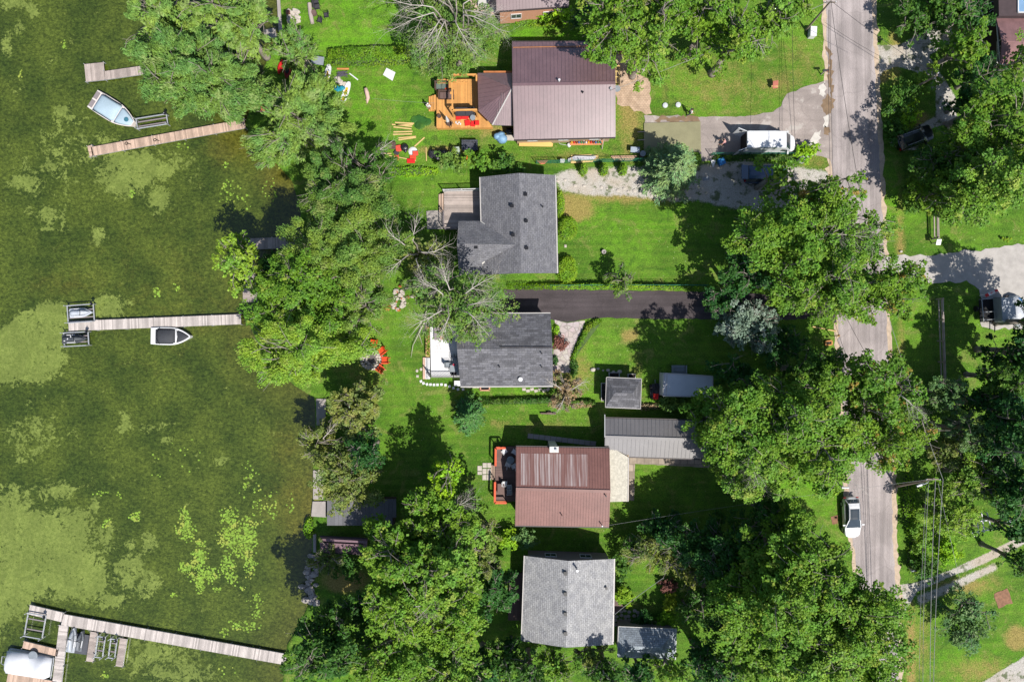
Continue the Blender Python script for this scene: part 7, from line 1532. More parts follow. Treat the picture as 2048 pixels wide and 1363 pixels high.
t = thing('flower_pot', 'brown pot near the front left corner of the cedar deck', 'pot', P(879, 234, ZK)); m_ = MB(); m_.lathe(*P(879, 234, ZK)[:2], [(.14, ZK), (.24, ZK + .3), (.2, ZK + .3), (.18, ZK + .24)], 14); m_.build('pot', M_wicker, t); m_ = MB(); m_.lathe(*P(879, 234, ZK)[:2], [(.17, ZK + .22), (.02, ZK + .25)], 12); m_.build('soil', M_siding_d, t)
m_ = MB(); [m_.box(tuple(P(912 + i * 3, 245 + (i % 2) * 3, ZK + .05)), (.12, .2, .08), i) for i in range(4)]; tag(m_.build('white_bottles', M_white_pl), 'scatter of small white things left of the red cushions', 'clutter')
t = thing('trellis_stack', 'stack of cedar lattice offcuts below the upper beam of the cedar deck', 'stack', P(925, 165, ZK)); m_ = MB(); [m_.beam(P(898 + i * 7, 163 + (i % 2) * 4, ZK + .06), P(912 + i * 6, 163 + (i % 3) * 2, ZK + .08), .1, .05) for i in range(5)]; m_.build('boards', M_wood_new, t)
m_ = MB(); [m_.beam(P(1229 + a, 132 + i * 11, .5), P(1240, 132 + i * 11, .5), .12, .1) for i, a in ((0, 0), (1, 0), (2, 0), (3, 0))]; [m_.beam(P(x, 130, .4), P(x, 170, .4), .1, .1) for x in (1232, 1239)]; t = thing('sawhorse_frame', 'new timber frame lying along the road side wall of the wide brown house', 'frame', P(1235, 150, 0)); m_.build('timber', M_lumber, t)
m_ = MB(); [m_.beam(P(1238 + i * 4, 108 - i * 2, .08), P(1250 + i * 3, 98 + i * 1, .1), .2, .08) for i in range(4)]; t = thing('board_pile', 'orange boards at the north tip of the brick patio', 'pile', P(1248, 103, 0)); m_.build('boards', plain('orange boards', C(226, 150, 100), .7), t)
m_ = MB(); q = P(1285, 143, 0); m_.ell((q.x, q.y, .12), (.25, .3, .15), 8, 5, jit=.1, rng=rnd); tag(m_.build('rock', M_stone), 'pale stone at the edge of the brick patio', 'rock')
for i, (x, y, lb) in enumerate(((1330, 211, 'left of two pale round tank lids on the dry lawn'), (1356, 210, 'right of two pale round tank lids on the dry lawn'))):
    m_ = MB(); g = P(x, y, 0); m_.lathe(g.x, g.y, [(.29, 0), (.3, .1), (.26, .15), (.05, .18)], 20); tag(m_.build('tank_lid', plain('pale grey lid', C(214, 220, 222), .5)), lb, 'lid', 'tank lids on the dry lawn')
# benches, boxes on the roadside lawn
m_ = MB(); g = P(1621, 69, 0); m_.box((g.x, g.y, .4), (.62, 1.0, .8), -.05); m_.box((g.x, g.y, .82), (.68, 1.06, .05), -.05); tag(m_.build('utility_box', M_white_pl), 'white utility box below the leaning utility pole', 'utility box')
t = thing('sign', 'small red brown board on a timber stand on the dry lawn', 'sign', P(1548, 171, 0)); m_ = MB(); m_.beam(P(1543, 172, .6), P(1556, 173, .6), .1, .1); m_.beam(P(1544, 167, .5), P(1544, 175, .5), .08, .08); [m_.beam(P(x, 172, 0), P(x, 172, .6), .08, .08) for x in (1544, 1552)]; m_.build('stand', M_lumber, t); m_ = MB(); m_.box(tuple(P(1551, 169, .7)), (.6, .8, .05), .15, tilt=('X', .5)); m_.build('board', plain('red brown board', C(176, 96, 76), .7), t)
for x, y, h_, hw, lb, colr in ((1642, 149, 1.1, .25, 'dark mailbox at the corner of the patched driveway', M_dk_f), (1680, 970, 1.1, .3, 'white mailbox beside the road just above the white sedan', M_white_pl), (1774, 226, .9, .25, 'small white post box on the far road verge opposite the white van', M_white_pl), (1816, 1134, 1.0, .22, 'grey blue mailbox by the gravel track', M_grey_pl)):
    t = thing('mailbox', lb, 'mailbox', P(x, y, 0), 'mailboxes along the road'); g = P(x, y, 0); m_ = MB(); m_.beam((g.x, g.y, 0), (g.x, g.y, h_ - .1), .1, .1); m_.build('post', M_wood_old, t); m_ = MB()
    R_ = [[(g.x + s * hw * 1.3, g.y + .12 * math.cos(a), h_ + .05 + .13 * math.sin(a)) for a in [j * .785 for j in range(8)]] for s in (-1, 1)]; m_.loft(R_); m_.build('box', colr, t)
    m_ = MB(); m_.box((g.x + hw * .5, g.y - .14, h_ + .15), (.04, .02, .2)); m_.build('flag', M_red, t)
t = thing('timber_planter', 'small orange timber box frame with a post beside the road', 'planter', P(1657, 685, 0)); m_ = MB(); [m_.beam(P(*a, .15), P(*b_, .15), .12, .3) for a, b_ in (((1651, 682), (1663, 681)), ((1651, 690), (1663, 689)), ((1651, 682), (1651, 690)), ((1663, 681), (1663, 689)))]; m_.build('frame', plain('orange timber box', C(226, 160, 90), .7), t); m_ = MB(); m_.box(tuple(P(1657, 686, .1)), (.55, .35, .15)); m_.build('soil', M_siding_d, t)
t = thing('lamp_post', 'short garden lamp post with orange glass above the timber box frame', 'lamp', P(1661, 671, 0)); g = P(1661, 671, 0); m_ = MB(); m_.cyl(g.x, g.y, 0, 1.7, .05, 8); m_.build('post', M_black, t); m_ = MB(); m_.lathe(g.x, g.y, [(.08, 1.7), (.15, 1.95), (.02, 2.1)], 8); m_.build('lantern', plain('amber glass', C(214, 170, 110), .3), t)
m_ = MB(); m_.beam(P(1625, 653, .1), P(1672, 662, .1), .12, .14); tag(m_.build('timber_edging', M_lumber), 'long timber edging along the road end of the black driveway', 'edging')
# planter ring on the big lawn
t = thing('planter_pot', 'round concrete planter with dark centre on the big lawn', 'planter', P(1207, 504, 0)); g = P(1207, 504, 0); m_ = MB(); m_.lathe(g.x, g.y, [(.2, 0), (.25, .35), (.25, .4), (.15, .4), (.14, .3)], 18); m_.build('pot', M_conc, t); m_ = MB(); m_.lathe(g.x, g.y, [(.15, .28), (.02, .31)], 12); m_.build('soil', M_black, t)
m_ = MB(); m_.box(tuple(P(1131, 492, .03)), (.25, .3, .06)); m_.box(tuple(P(1131, 492, .07)), (.15, .2, .03)); tag(m_.build('meter_cover', M_stone), 'small square cover on the lawn beside the round clipped bush', 'cover')
for i, (x, y) in enumerate([(1116, 362), (1130, 360), (1150, 371), (1168, 372), (1203, 374), (1214, 377), (1236, 381), (1248, 377), (1257, 383), (1269, 381), (1280, 386), (1304, 391)]):
    m_ = MB(); g = P(x, y, 0); r = rnd.uniform(.14, .24); m_.ell((g.x, g.y, .03), (r, r * .85, .06), 9, 5, jit=.15, rng=rnd); tag(m_.build('stepping_stone', M_stone), 'pale round stepping stone in the row across the gravel below the clipped cone bushes', 'stepping stone', 'stepping stones in the gravel')
# orange chairs fire ring
t = thing('fire_pit', 'round fire ring of pale stones on the lawn by the orange chairs', 'fire pit', P(744, 718, 0))
for k_, n_ in ((1.0, 22), (.78, 17), (.55, 12)):
    for i in range(n_): m_ = MB(); a = 2 * math.pi * i / n_ + k_; g = P(744 + 21 * k_ * math.cos(a), 718 + 19 * k_ * math.sin(a), 0); r = rnd.uniform(.12, .24); m_.ell((g.x, g.y, .08), (r, r * .8, .14), 7, 5, jit=.2, rng=rnd); m_.build('stone', M_stone, t)
m_ = MB(); m_.cyl(*P(744, 718, 0)[:2], .0, .04, .6, 18); m_.build('ash_bed', plain('grey ash', C(110, 104, 100), .9, .3), t)
OG = 'orange chairs around the round fire ring'
for x, y, rz, lb in ((765, 702, 215, 'orange chair at the upper right of the round fire ring'), (771, 720, 180, 'orange chair at the right of the round fire ring'), (762, 737, 140, 'orange chair at the lower right of the round fire ring'), (749, 688, 260, 'orange chair above the round fire ring, partly under leaves')):
    chair('garden_chair', lb, x, y, 0, rz, M_orange_f, M_orange_f, 'muskoka', OG, .95)
t = thing('rock_heap', 'heap of white rocks and rust coloured rubble at the broken tree', 'rocks', P(795, 598, 0))
for i in range(40): m_ = MB(); g = P(794 + rnd.gauss(0, 11), 598 + rnd.gauss(0, 11), 0); r = rnd.uniform(.12, .34); m_.ell((g.x, g.y, .1), (r, r * .8, .18), 7, 5, jit=.22, rng=rnd); m_.build('rock', M_stone if i % 4 else plain('rust rubble', C(190, 116, 60), .9), t)
m_ = MB(); g = P(852, 583, 0); m_.cyl(g.x, g.y, 0, .5, .28, 12, .25); m_.cyl(g.x, g.y, .5, .53, .2, 12); tag(m_.build('stump', plain('reddish cut wood', C(206, 140, 110), .8)), 'cut reddish stump at the broken tree beside the black driveway', 'stump')
m_ = MB(); m_.tube([P(858, 590, .5), P(854, 610, .4), P(848, 648, .3)], [.12, .1, .07], 7); m_.tube([P(848, 645, .3), P(826, 690, .4), P(822, 715, .3)], [.06, .04, .015], 5); m_.tube([P(838, 668, .3), P(845, 690, .4)], [.04, .012], 5); m_.tube([P(846, 640, .35), P(818, 675, .5)], [.05, .012], 5); tag(m_.build('fallen_branch', PALEB), 'long grey fallen branch on the lawn left of the white deck', 'branch')
kayak('canoe', 'pale blue canoe under the trees left of the white rock heap', 'canoe', 733, 609, 3, 2.1, .5, plain('pale blue hull', C(196, 220, 226), .4))
# stepping stones of white deck
pts = [(835, 752), (842, 762), (847, 766), (854, 768), (861, 768.5), (868, 769), (875, 769), (883, 768.5), (891, 769.5), (899, 772), (907, 775.5), (916, 778), (926, 778)]
for i, (x, y) in enumerate(pts):
    m_ = MB(); g = P(x, y, .02); m_.box((g.x, g.y, .02), (.27, .27, .05), .35 if 0 < i < 4 else .02 * i); tag(m_.build('stepping_stone', M_white_pl if i else M_stone), 'small square white stepping stone in the curved row below the white deck', 'stepping stone', 'white stepping stones')
for i, (x, y) in enumerate([(834, 741), (842, 738)]): m_ = MB(); g = P(x, y, .02); m_.ell((g.x, g.y, .03), (.16, .18, .05), 9, 5); tag(m_.build('stepping_stone', M_stone), ('left' if i == 0 else 'right') + ' one of two round stones at the foot of the white deck steps', 'stepping stone')
for x, w in ((937, .5), (948, .45), (956, .35)): m_ = MB(); g = P(x, 773.5, .02); m_.box((g.x, g.y, .03), (w, .22, .06)); tag(m_.build('paving_slab', M_stone), 'pale slab tucked along the south eave of the charcoal house', 'slab', 'slabs along the charcoal house')
for i in range(7): m_ = MB(); g = P(1048 + i * 8, 778 + (i % 2) * 3, .02); m_.box((g.x, g.y, .03), (.4, .3, .06), .1 * i); tag(m_.build('paving_slab', M_stone), 'pale mossy slab in the row below the road end of the charcoal roof', 'slab', 'mossy slabs below the charcoal roof')
# white deck furniture
for x, y, w, mt, lb in ((874, 667, .55, M_siding_g, 'grey lounger on the white deck, left of two'), (885, 667, .45, plain('tan lounger', C(206, 160, 136), .7), 'tan lounger on the white deck, right of two')):
    t = thing('lounger', lb, 'lounger', P(x, y, .8), 'loungers on the white deck'); g = P(x, y, .8); m_ = MB(); m_.box((g.x, g.y - .2, 1.13), (w, .95, .06)); m_.build('seat', mt, t); m_ = MB(); m_.beam((g.x, g.y + .28, 1.15), (g.x, g.y + .68, 1.5), w, .05); m_.build('backrest', mt, t)
    for sx in (-1, 1):
        for sy in (-.6, .2): m_ = MB(); m_.beam((g.x + sx * w * .45, g.y + sy, .8), (g.x + sx * w * .45, g.y + sy, 1.12), .05, .05); m_.build('leg', M_siding_g, t)
table('dining_table', 'square grey table with a red bowl on the white deck', 909, 736, .8, .85, .75, .72, 0, M_grey_pl, M_black)
m_ = MB(); g = P(908, 729, 1.52); m_.lathe(g.x, g.y, [(.05, 1.53), (.14, 1.6), (.13, 1.6), (.03, 1.55)], 12); tag(m_.build('bowl', plain('raspberry bowl', C(190, 30, 70), .4)), 'red bowl on the square grey table of the white deck', 'bowl')
DG = 'chairs at the square grey table'
chair('dining_chair', 'grey chair at the left side of the square table on the white deck', 897, 729, .8, 0, M_grey_pl, M_black, group=DG); chair('dining_chair', 'dark chair below the square table on the white deck', 908, 745, .8, 90, M_dk_f, M_black, group=DG); chair('dining_chair', 'shaded chair above the square table on the white deck', 909, 716, .8, 270, M_grey_pl, M_black, group=DG)
t = thing('grill', 'black barbecue grill against the charcoal house on the white deck', 'grill', P(906, 678, .8)); g = P(899, 678, .8); m_ = MB(); m_.box((g.x, g.y, 1.25), (.6, .5, .6)); m_.build('cart', M_black, t); m_ = MB(); m_.ell((g.x, g.y, 1.62), (.36, .3, .2), 10, 6); m_.build('lid', M_black, t, smooth=True)
# deck 4 furniture
table('round_table', 'round glass table on the dark wooden deck', 1021, 917, .7, .85, .85, .72, 0, plain('grey glass', C(120, 136, 142), .25), M_black, True)
WG = 'white resin chairs on the dark wooden deck'
for x, y, rz, lb in ((1009, 901, -50, 'white resin chair in the upper left corner of the dark wooden deck'), (1029, 902, 240, 'white resin chair tucked beside the red brown roof above the glass table'), (1016, 927, 70, 'white resin chair lower left of the glass table'), (1028, 930, 120, 'white resin chair lower right of the glass table'), (1010, 965, 0, 'white resin chair below the deck steps, left of a pair'), (1018, 972, 180, 'white resin chair facing the pair at the low end of the dark wooden deck'), (1018, 982, 180, 'lowest white resin chair on the dark wooden deck')):
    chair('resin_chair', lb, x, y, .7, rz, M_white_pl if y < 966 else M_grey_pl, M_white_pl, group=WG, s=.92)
table('side_table', 'dark low table among the lower chairs of the dark wooden deck', 1002, 975, .7, .75, 1.1, .45, 0, M_wood_brn, M_black)
# lawn tractor
t = thing('lawn_tractor', 'black lawn tractor with red hood parked right of the hip roofed shed', 'lawn tractor', P(1309, 780, 0)); g = P(1309, 780, 0); F = lambda x, y, z: (g.x + x, g.y + y, z)
m_ = MB(); m_.box(F(0, -.1, .45), (.75, 1.7, .3)); m_.box(F(0, -.2, .28), (1.1, .9, .14)); m_.build('body', M_dk_f, t); m_ = MB(); m_.loft([[F(-.28, -.95, .5), F(.28, -.95, .5), F(.24, -.95, .75), F(-.24, -.95, .75)], [F(-.3, -.3, .55), F(.3, -.3, .55), F(.26, -.3, .95), F(-.26, -.3, .95)]]); m_.build('hood', M_red, t); m_ = MB(); m_.box(F(0, .35, .72), (.5, .45, .1)); m_.beam(F(0, .55, .75), F(0, .65, 1.15), .48, .08); m_.build('seat', M_black, t); m_ = MB(); m_.lathe(g.x, g.y - .1, [(.2, 1.0), (.22, 1.03), (.2, 1.05)], 14); m_.tube([F(0, -.3, .9), F(0, -.1, 1.02)], .025, 6); m_.build('steering_wheel', M_black, t)
for x, y, r in ((-.5, .4, .3), (.5, .4, .3), (-.42, -.7, .2), (.42, -.7, .2)): m_ = MB(); m_.tube([F(x - .11, y, r), F(x + .11, y, r)], r, 14); m_.build('wheel', M_rubber, t)
m_ = MB(); m_.tube([F(0, .75, .4), F(0, 1.2, .3)], .04, 6); m_.build('hitch', M_grey_pl, t)
t = thing('wheelbarrow', 'jumble of silver and black cart frame beside the lawn tractor', 'cart', P(1319, 783, 0)); g = P(1319.5, 783, 0); m_ = MB(); [m_.tube([F(a, b_, .3), F(c_, d_, .55)], .03, 6) for a, b_, c_, d_ in ((-.2, -.8, -.2, .8), (.2, -.8, .2, .8), (-.2, -.3, .2, -.3), (-.2, .3, .2, .3), (-.2, .8, .2, .6))]; m_.build('frame', M_steel, t); [MB().tube([F(s * .25 - .04, -.5, .2), F(s * .25 + .04, -.5, .2)], .2, 12).build('wheel', M_rubber, t) for s in (-1, 1)]
m_ = MB(); g = P(1331, 792, 0); m_.box((g.x, g.y, .2), (.5, .4, .4), .2); m_.box((g.x + .3, g.y - .05, .12), (.35, .4, .25), .5); tag(m_.build('firewood_stack', M_lumber), 'small stack of pale firewood at the corner of the shaded trailer', 'firewood')
m_ = MB(); m_.beam(P(1081, 826, .12), P(1112, 827, .12), .14, .24); m_.beam(P(1094, 825, .3), P(1104, 825, .3), .1, .1); tag(m_.build('timber_log', M_wood_brn), 'long brown timber lying on the lawn below the dry brown shrub', 'timber')
# climbing frame, chair, gate board
t = thing('climbing_frame', 'white metal climbing frame under the pale trees by the gravel track', 'climbing frame', P(1965, 1050, 0)); m_ = MB(); z = 2.0
for a, b_ in (((1951, 1025), (1958, 1066)), ((1962, 1018), (1968, 1064)), ((1974, 1025), (1983, 1059)), ((1953, 1042), (1974, 1040)), ((1945, 1064), (1982, 1058)), ((1943, 1062), (1949, 1072))): m_.beam(P(*a, z), P(*b_, z), .1, .1)
m_.build('bars', M_white_pl, t); 
for a in ((1951, 1025), (1958, 1066), (1974, 1025), (1983, 1059), (1945, 1064)): m_ = MB(); g = P(*a, z); m_.beam((g.x, g.y, 0), (g.x, g.y, z), .1, .1); m_.build('leg', M_white_pl, t)
chair('metal_chair', 'silver metal chair in deep shade right of the climbing frame', 2014, 1042, 0, 220, M_grey_pl, M_steel)
t = thing('notice_board', 'small white notice board on a post at the edge of the wide gravel drive', 'sign', P(1864, 487, 0)); g = P(1864, 487, 0); m_ = MB(); m_.beam((g.x, g.y, 0), (g.x, g.y, 1.2), .09, .09); m_.build('post', M_wood_old, t); m_ = MB(); m_.box((g.x, g.y, 1.2), (.5, .62, .05), 0, tilt=('X', .35)); bo = m_.build('board', M_white_pl, t); m_ = MB(); [m_.box((g.x, g.y + .12 - .13 * i, 1.236 + (.12 - .13 * i) * .36), (.34, .05, .006), 0, tilt=('X', .35)) for i in range(3)]; m_.build('markings', M_dk_f, bo)
m_ = MB(); g = P(2009, 479, 0); m_.cyl(g.x, g.y, 0, .35, .05, 6); [m_.ell((g.x + rnd.gauss(0, .18), g.y + rnd.gauss(0, .18), .35), (.14, .14, .1), 7, 5) for i in range(7)]; tag(m_.build('flower_bush', LM['yellow']), 'yellow flowering plant on the lawn above the wide gravel drive', 'plant')
m_ = MB(); g = P(1801, 503, 0); m_.ell((g.x, g.y, .1), (.18, .14, .12), 8, 5, jit=.15, rng=rnd); tag(m_.build('rock', M_stone), 'white marker stone at the corner of the road and the wide gravel drive', 'rock')
# garden walk of the light grey house
t = thing('boardwalk', 'dark wooden walk at the road side of the light grey house', 'walk', P(1235, 1210, 0)); boards('boards', [(1228, 1185), (1232, 1190), (1248, 1214), (1228, 1226)], .25, M_wood_brn, t, 'x')
for i in range(26):
    m_ = MB(); g = P(1232 + (i % 7) * 9 + rnd.uniform(-2, 2), 1222 + (i // 7) * 9 + rnd.uniform(-2, 2), .02); m_.ell((g.x, g.y, .02), (.22, .2, .05), 8, 4, jit=.15, rng=rnd)
    if g.x < P(1275, 0, 0).x or g.y > P(0, 1232, 0).y: tag(m_.build('paving_stone', M_conc), 'grey paving stone between the light grey house and the garden shrubs', 'stone', 'paving stones of the shaded garden')

# ------------------------------------------------------------------ fences, poles, wires
M_green = plain('green fence mesh', C(30, 120, 90), .5)
def meshfence(label, pts, h=1.2, group='green wire fences'):
    t = thing('wire_fence', label, 'fence', P(*pts[0], 0), group); m_ = MB(); U = Vector((0, 0, 1)); ps = [P(*p, 0) for p in pts]
    for a, b_ in zip(ps, ps[1:]):
        L = (b_ - a).length; n = int(L / .3)
        for z in (.05, .35, .65, .95, h): m_.beam(a + U * z, b_ + U * z, .03, .03)
        for i in range(n): p = a.lerp(b_, i / n); m_.beam(p, p + U * h, .015, .015)
        k = int(L / 2.5) + 1
        for i in range(k + 1): p = a.lerp(b_, i / k); pm_ = MB(); pm_.cyl(p.x, p.y, 0, h + .08, .04, 8); pm_.build('post', M_green, t)
    m_.build('mesh', M_green, t)
meshfence('green wire fence along the wrapped lumber south of the wide brown house', [(1072, 327), (1290, 322)])
meshfence('green wire fence between the white van and the dark blue minivan', [(1420, 311), (1604, 311)])
meshfence('green wire fence on the north side of the black driveway', [(1100, 572), (1210, 571), (1410, 571)])
def railfence(label, x0, y0, x1, y1):
    t = thing('rail_fence', label, 'fence', P(x0, y0, 0), 'split rail fences beside the road'); a, b_ = P(x0, y0, 0), P(x1, y1, 0); L = (b_ - a).length; k = max(1, round(L / 2.6))
    for i in range(k + 1): m_ = MB(); p = a.lerp(b_, i / k); m_.beam(p, p + Vector((0, 0, 1.25)), .14, .14); m_.build('post', M_wood_old, t)
    for z in (.45, .95, 1.2): m_ = MB(); m_.beam(a + Vector((0, 0, z)), b_ + Vector((0, 0, z)), .1, .1); m_.build('rail', M_wood_old, t)
railfence('weathered split rail fence on the lawn below the wide gravel drive', 1872, 598, 1878, 765); railfence('weathered split rail fence in the shade above the notice board', 1862, 385, 1864, 478)
M_pole = plain('weathered pole wood', C(150, 136, 124), .9, .15, 2)
def pole(label, bx, by, h, lean=(0, 0), arms=(), lamp=None, lights=None):
    g = P(bx, by, 0); t = thing('utility_pole', label, 'utility pole', (g.x, g.y, 0), 'utility poles along the road'); top = Vector((g.x + lean[0], g.y + lean[1], h)); m_ = MB(); m_.tube([(g.x, g.y, -.1), top], [.13, .085], 10); m_.build('pole', M_pole, t)
    for z, ang, w in arms:
        d = Vector((math.cos(R(ang)), math.sin(R(ang)), 0)); c_ = Vector((g.x, g.y, 0)).lerp(top, z / h); c_.z = z; m_ = MB(); m_.beam(c_ - d * w / 2, c_ + d * w / 2, .1, .12); ar = m_.build('crossarm', M_pole, t)
        m_ = MB(); [m_.lathe(*(c_ + d * w * k)[:2], [(.04, z + .06), (.07, z + .12), (.03, z + .2)], 8) for k in (-.47, 0, .47)]; m_.build('insulator', M_white_pl, ar)
    if lamp:
        e = P(*lamp, h - .8); a = Vector((g.x, g.y, 0)).lerp(top, .88); m_ = MB(); m_.tube([a, a.lerp(e, .4) + Vector((0, 0, .4)), a.lerp(e, .8) + Vector((0, 0, .35)), e + Vector((0, 0, .15))], .04, 8); m_.build('arm', M_steel, t); d = (e - a).normalized(); m_ = MB(); m_.tube([e - d * .3 + Vector((0, 0, .1)), e + Vector((0, 0, .15)), e + d * .45 + Vector((0, 0, .05))], [.06, .16, .1], 10); m_.build('lamp_head', M_steel, t)
    return top
def topole(bx, by, tx, ty, h):   # lean so that the top stands where the photo shows it
    a = P(bx, by, 0); b_ = P(tx, ty, h); return (b_.x - a.x, b_.y - a.y)
t1 = pole('utility pole at the top of the road, above the white utility box', 1612, 60, 6.6, topole(1612, 60, 1662, 2, 6.6), ((6.3, 0, 1.2),))
t2 = pole('utility pole with a bracket on the gravel drive island', 1819, 181, 5.2, topole(1819, 181, 1874, 151, 5.2), ((5.0, 60, .7),))
t3 = pole('utility pole with a road lamp below the turning maples', 1792, 973, 8.6, topole(1792, 973, 1868, 957, 8.6) , ((8.3, 0, 1.4),), (1840, 968))
M_wire = plain('grey cable', C(150, 150, 150), .5); M_wired = plain('dark cable', C(60, 58, 60), .5)
def wire(label, a, b_, sag=.5, mat=None, r=.022, n=12):
    a, b_ = Vector(a), Vector(b_); pts = [a.lerp(b_, i / n) - Vector((0, 0, sag * 4 * (i / n) * (1 - i / n))) for i in range(n + 1)]; m_ = MB(); m_.tube(pts, r, 5); tag(m_.build('overhead_wire', mat or M_wire), label, 'wire', 'overhead wires')
wire('pale overhead wire from the road lamp pole to the bottom edge, rightmost of the run', P(1886, 958, 8.3), P(1866, 1420, 6.5), .25, r=.028); wire('pale overhead wire from the road lamp pole to the bottom edge, second from the right', P(1871, 958, 8.3), P(1860, 1420, 6.6), .25, r=.028)
wire('overhead wire from the road lamp pole to the bottom edge, third from the right', P(1857, 968, 7.2), P(1846, 1420, 6), .3); wire('thin overhead wire from the road lamp pole to the bottom edge, leftmost of the run', P(1853, 970, 6.6), P(1838, 1420, 5.6), .3, r=.016)
wire('slanting stay wire from the road lamp pole towards the round blue green tree', P(1876, 965, 7.8), P(1930, 1200, 1.2), .1, r=.016)
wire('overhead wire running from the road lamp pole up through the turning maples', P(1886, 958, 8.3), P(1750, 540, 9), .4); wire('overhead wire beside it running up through the oaks to the top pole', P(1750, 540, 9), t1, .5, M_wired)
wire('dark overhead wire down the left edge of the road, left one', P(1657, 20, 6.2), P(1668, 560, 7.2), .4, M_wired, .018); wire('dark overhead wire down the left edge of the road, right one', P(1660, 20, 6.2), P(1676, 560, 7.2), .4, M_wired, .018)
wire('dark overhead wire crossing the driveway in front of the white van', P(1585, 60, 5.5), P(1592, 320, 6.2), .2, M_wired, .018)
wire('dark overhead wire slanting over the road below the black driveway', P(1672, 592, 7), P(1745, 730, 7.6), .2, M_wired, .018); wire('dark overhead wire along the left road edge below the black driveway', P(1662, 620, 6.6), P(1696, 720, 7), .1, M_wired, .018)
wire('service wire from the top pole to the wide brown house', t1, P(1221, 182, 4.6), .5, r=.02); wire('dark wire from the top pole over the road to the pole on the gravel island', t1, t2, .3, M_wired, .02); wire('second dark wire crossing the road towards the gravel island', P(1650, 45, 5.5), P(1774, 120, 4.5), .2, M_wired, .016)
wire('service wire from the road lamp pole over the white sedan to the red brown house', t3, P(1204, 1052, 3.8), .6, r=.011)
wire('service wire in the garden of the light grey house', P(1228, 1229, 3.2), P(1328, 1154, 3.6), .2, r=.028)
wire('thin cable over the lawn from the cedar deck to the willows', P(745, 197, 2.4), P(870, 206, 2.6), .2, r=.01)

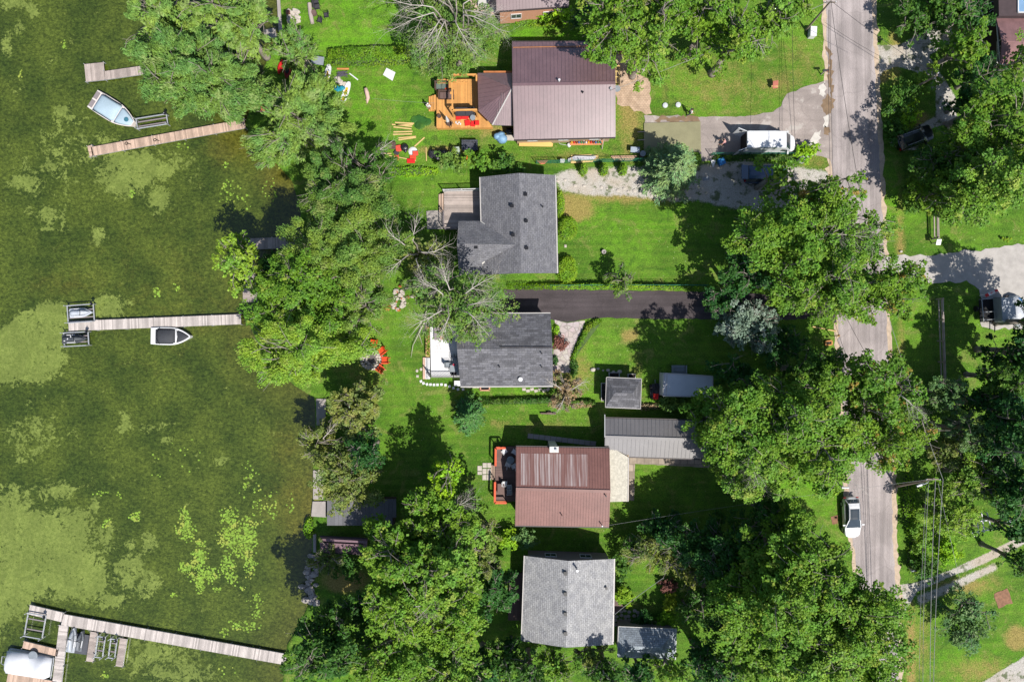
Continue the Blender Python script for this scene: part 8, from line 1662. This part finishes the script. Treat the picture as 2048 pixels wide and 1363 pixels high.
# ------------------------------------------------------------------ people
M_skin = plain('skin', C(214, 160, 130), .6, .05, 5, 0, spec=.3)
def skinmesh(name, pts, edges, rad, mat, parent, root=0):
    me = bpy.data.meshes.new(name); org = wloc(parent); me.from_pydata([tuple(Vector(p) - org) for p in pts], edges, []); o = bpy.data.objects.new(name, me); COL.objects.link(o); o.parent = parent; me.materials.append(mat)
    md = o.modifiers.new('skin', 'SKIN'); 
    for i, v in enumerate(me.skin_vertices[0].data): v.radius = (rad[i], rad[i]) if not hasattr(rad[i], '__len__') else rad[i]; v.use_root = (i == root)
    s = o.modifiers.new('subdivision', 'SUBSURF'); s.levels = 1; s.render_levels = 2; return o
def person(label, px, py, face, shirt, pants, hair, pose='walk'):
    g = P(px, py, 0); t = thing('person', label, 'person', (g.x, g.y, 0)); M = Matrix.Rotation(R(face), 3, 'Z'); F = lambda x, y, z: Vector((g.x, g.y, 0)) + M @ Vector((x, y, z))
    st = .22 if pose == 'walk' else .05; bend = .0 if pose != 'bend' else .35; hz = .95 if pose != 'bend' else .8
    J = [F(0, 0, hz), F(bend * .3, 0, hz + .22), F(bend * .75, 0, hz + .42), F(bend, 0, hz + .55), F(bend + .02, 0, hz + .64), F(bend + .05, 0, hz + .76)]
    L = {}
    for s in (-1, 1):
        L[s] = [F(bend * .72, s * .17, hz + .46), F(bend + .06 * s, s * .27, hz + .2), F(bend + .2, s * .26, hz + .02), F(bend + .26, s * .25, hz - .05)]
    G = {s: [F(0, s * .09, hz - .06), F(.08 * s * (st > .1) + .04, s * .1, .5), F(-.02 + st * s, s * .1, .09), F(.16 + st * s, s * .11, .04)] for s in (-1, 1)}
    pts = J + L[-1] + L[1] + G[-1] + G[1]; n = 6
    ed = [(0, 1), (1, 2), (2, 3), (3, 4), (4, 5), (2, 6), (6, 7), (7, 8), (8, 9), (2, 10), (10, 11), (11, 12), (12, 13), (0, 14), (14, 15), (15, 16), (16, 17), (0, 18), (18, 19), (19, 20), (20, 21)]
    rad = [.13, (.13, .11), (.15, .12), .06, (.085, .095), (.075, .085)] + [.06, .045, .035, .03] * 2 + [.085, .06, .042, .035] * 2
    skinmesh('body', pts, ed, rad, M_skin, t)
    for s in (-1, 1):
        m_ = MB(); w = L[s][3]
        for k in range(4): b0 = w + M @ Vector((.02, (k - 1.5) * .02, -.02)); m_.tube([b0, b0 + M @ Vector((.05, 0, -.03 - .005 * k)), b0 + M @ Vector((.07, 0, -.06 + .006 * abs(k - 1.5)))], [.0095, .009, .007], 6)
        b0 = w + M @ Vector((.0, -s * .035, -.01)); m_.tube([b0, b0 + M @ Vector((.03, -s * .02, -.02)), b0 + M @ Vector((.05, -s * .02, -.035))], [.011, .01, .008], 6); m_.build('fingers', M_skin, t, smooth=True)
    sp = [F(0, 0, hz + .02)] + J[1:3] + [J[2].lerp(J[3], .45)] + L[-1][:2] + L[1][:2]
    skinmesh('shirt', sp, [(0, 1), (1, 2), (2, 3), (2, 4), (4, 5), (2, 6), (6, 7)], [.155, (.15, .13), (.17, .14), .085, .085, .07, .085, .07], shirt, t)
    tp = [F(0, 0, hz + .02)] + G[-1][:3] + G[1][:3]; skinmesh('trousers', tp, [(0, 1), (1, 2), (2, 3), (0, 4), (4, 5), (5, 6)], [.145, .1, .078, .062, .1, .078, .062], pants, t)
    m_ = MB(); h = J[5]; m_.ell((h.x - .012 * math.cos(R(face)), h.y - .012 * math.sin(R(face)), h.z + .035), (.1, .1, .085), 12, 8); m_.build('hair', hair, t, smooth=True)
    m_ = MB(); fw = M @ Vector((1, 0, 0)); sd2 = M @ Vector((0, 1, 0)); c_ = J[4].lerp(J[5], .35); m_.ell(tuple(c_ + fw * .105), (.018, .018, .025), 8, 5); [m_.ell(tuple(c_ + sd2 * s * .092), (.015, .012, .03), 6, 5) for s in (-1, 1)]; m_.build('nose_and_ears', M_skin, t, smooth=True)
    m_ = MB(); [m_.ell(tuple(c_ + fw * .09 + sd2 * s * .034 + Vector((0, 0, .03))), (.01, .012, .009), 8, 5) for s in (-1, 1)]; m_.build('eyes', M_black, t)
    m_ = MB(); m_.ell(tuple(c_ + fw * .092 + Vector((0, 0, -.05))), (.01, .028, .008), 8, 5); m_.build('mouth', plain('lips', C(180, 90, 84), .5), t); return t
M_jean = plain('blue jeans', C(60, 72, 104), .9, .15, 8); M_hair = plain('brown hair', C(64, 48, 38), .7, .2, 20); M_whites = plain('white cotton', C(240, 240, 242), .85, .05, 6); M_khaki = plain('khaki cotton', C(150, 130, 104), .9, .1, 8)
person('person in a white shirt and blue jeans walking at the driveway edge, arms out', 1377, 229, 15, M_whites, M_jean, M_hair)
person('person in white top at the foot of the cedar deck steps', 859, 219, 80, M_whites, M_khaki, plain('white sun hat', C(240, 240, 238), .8), 'stand')
person('person in a pink top bending in the shade behind the white van', 1446, 288, 180, plain('pink cotton', C(226, 170, 168), .85), M_jean, M_hair, 'bend')
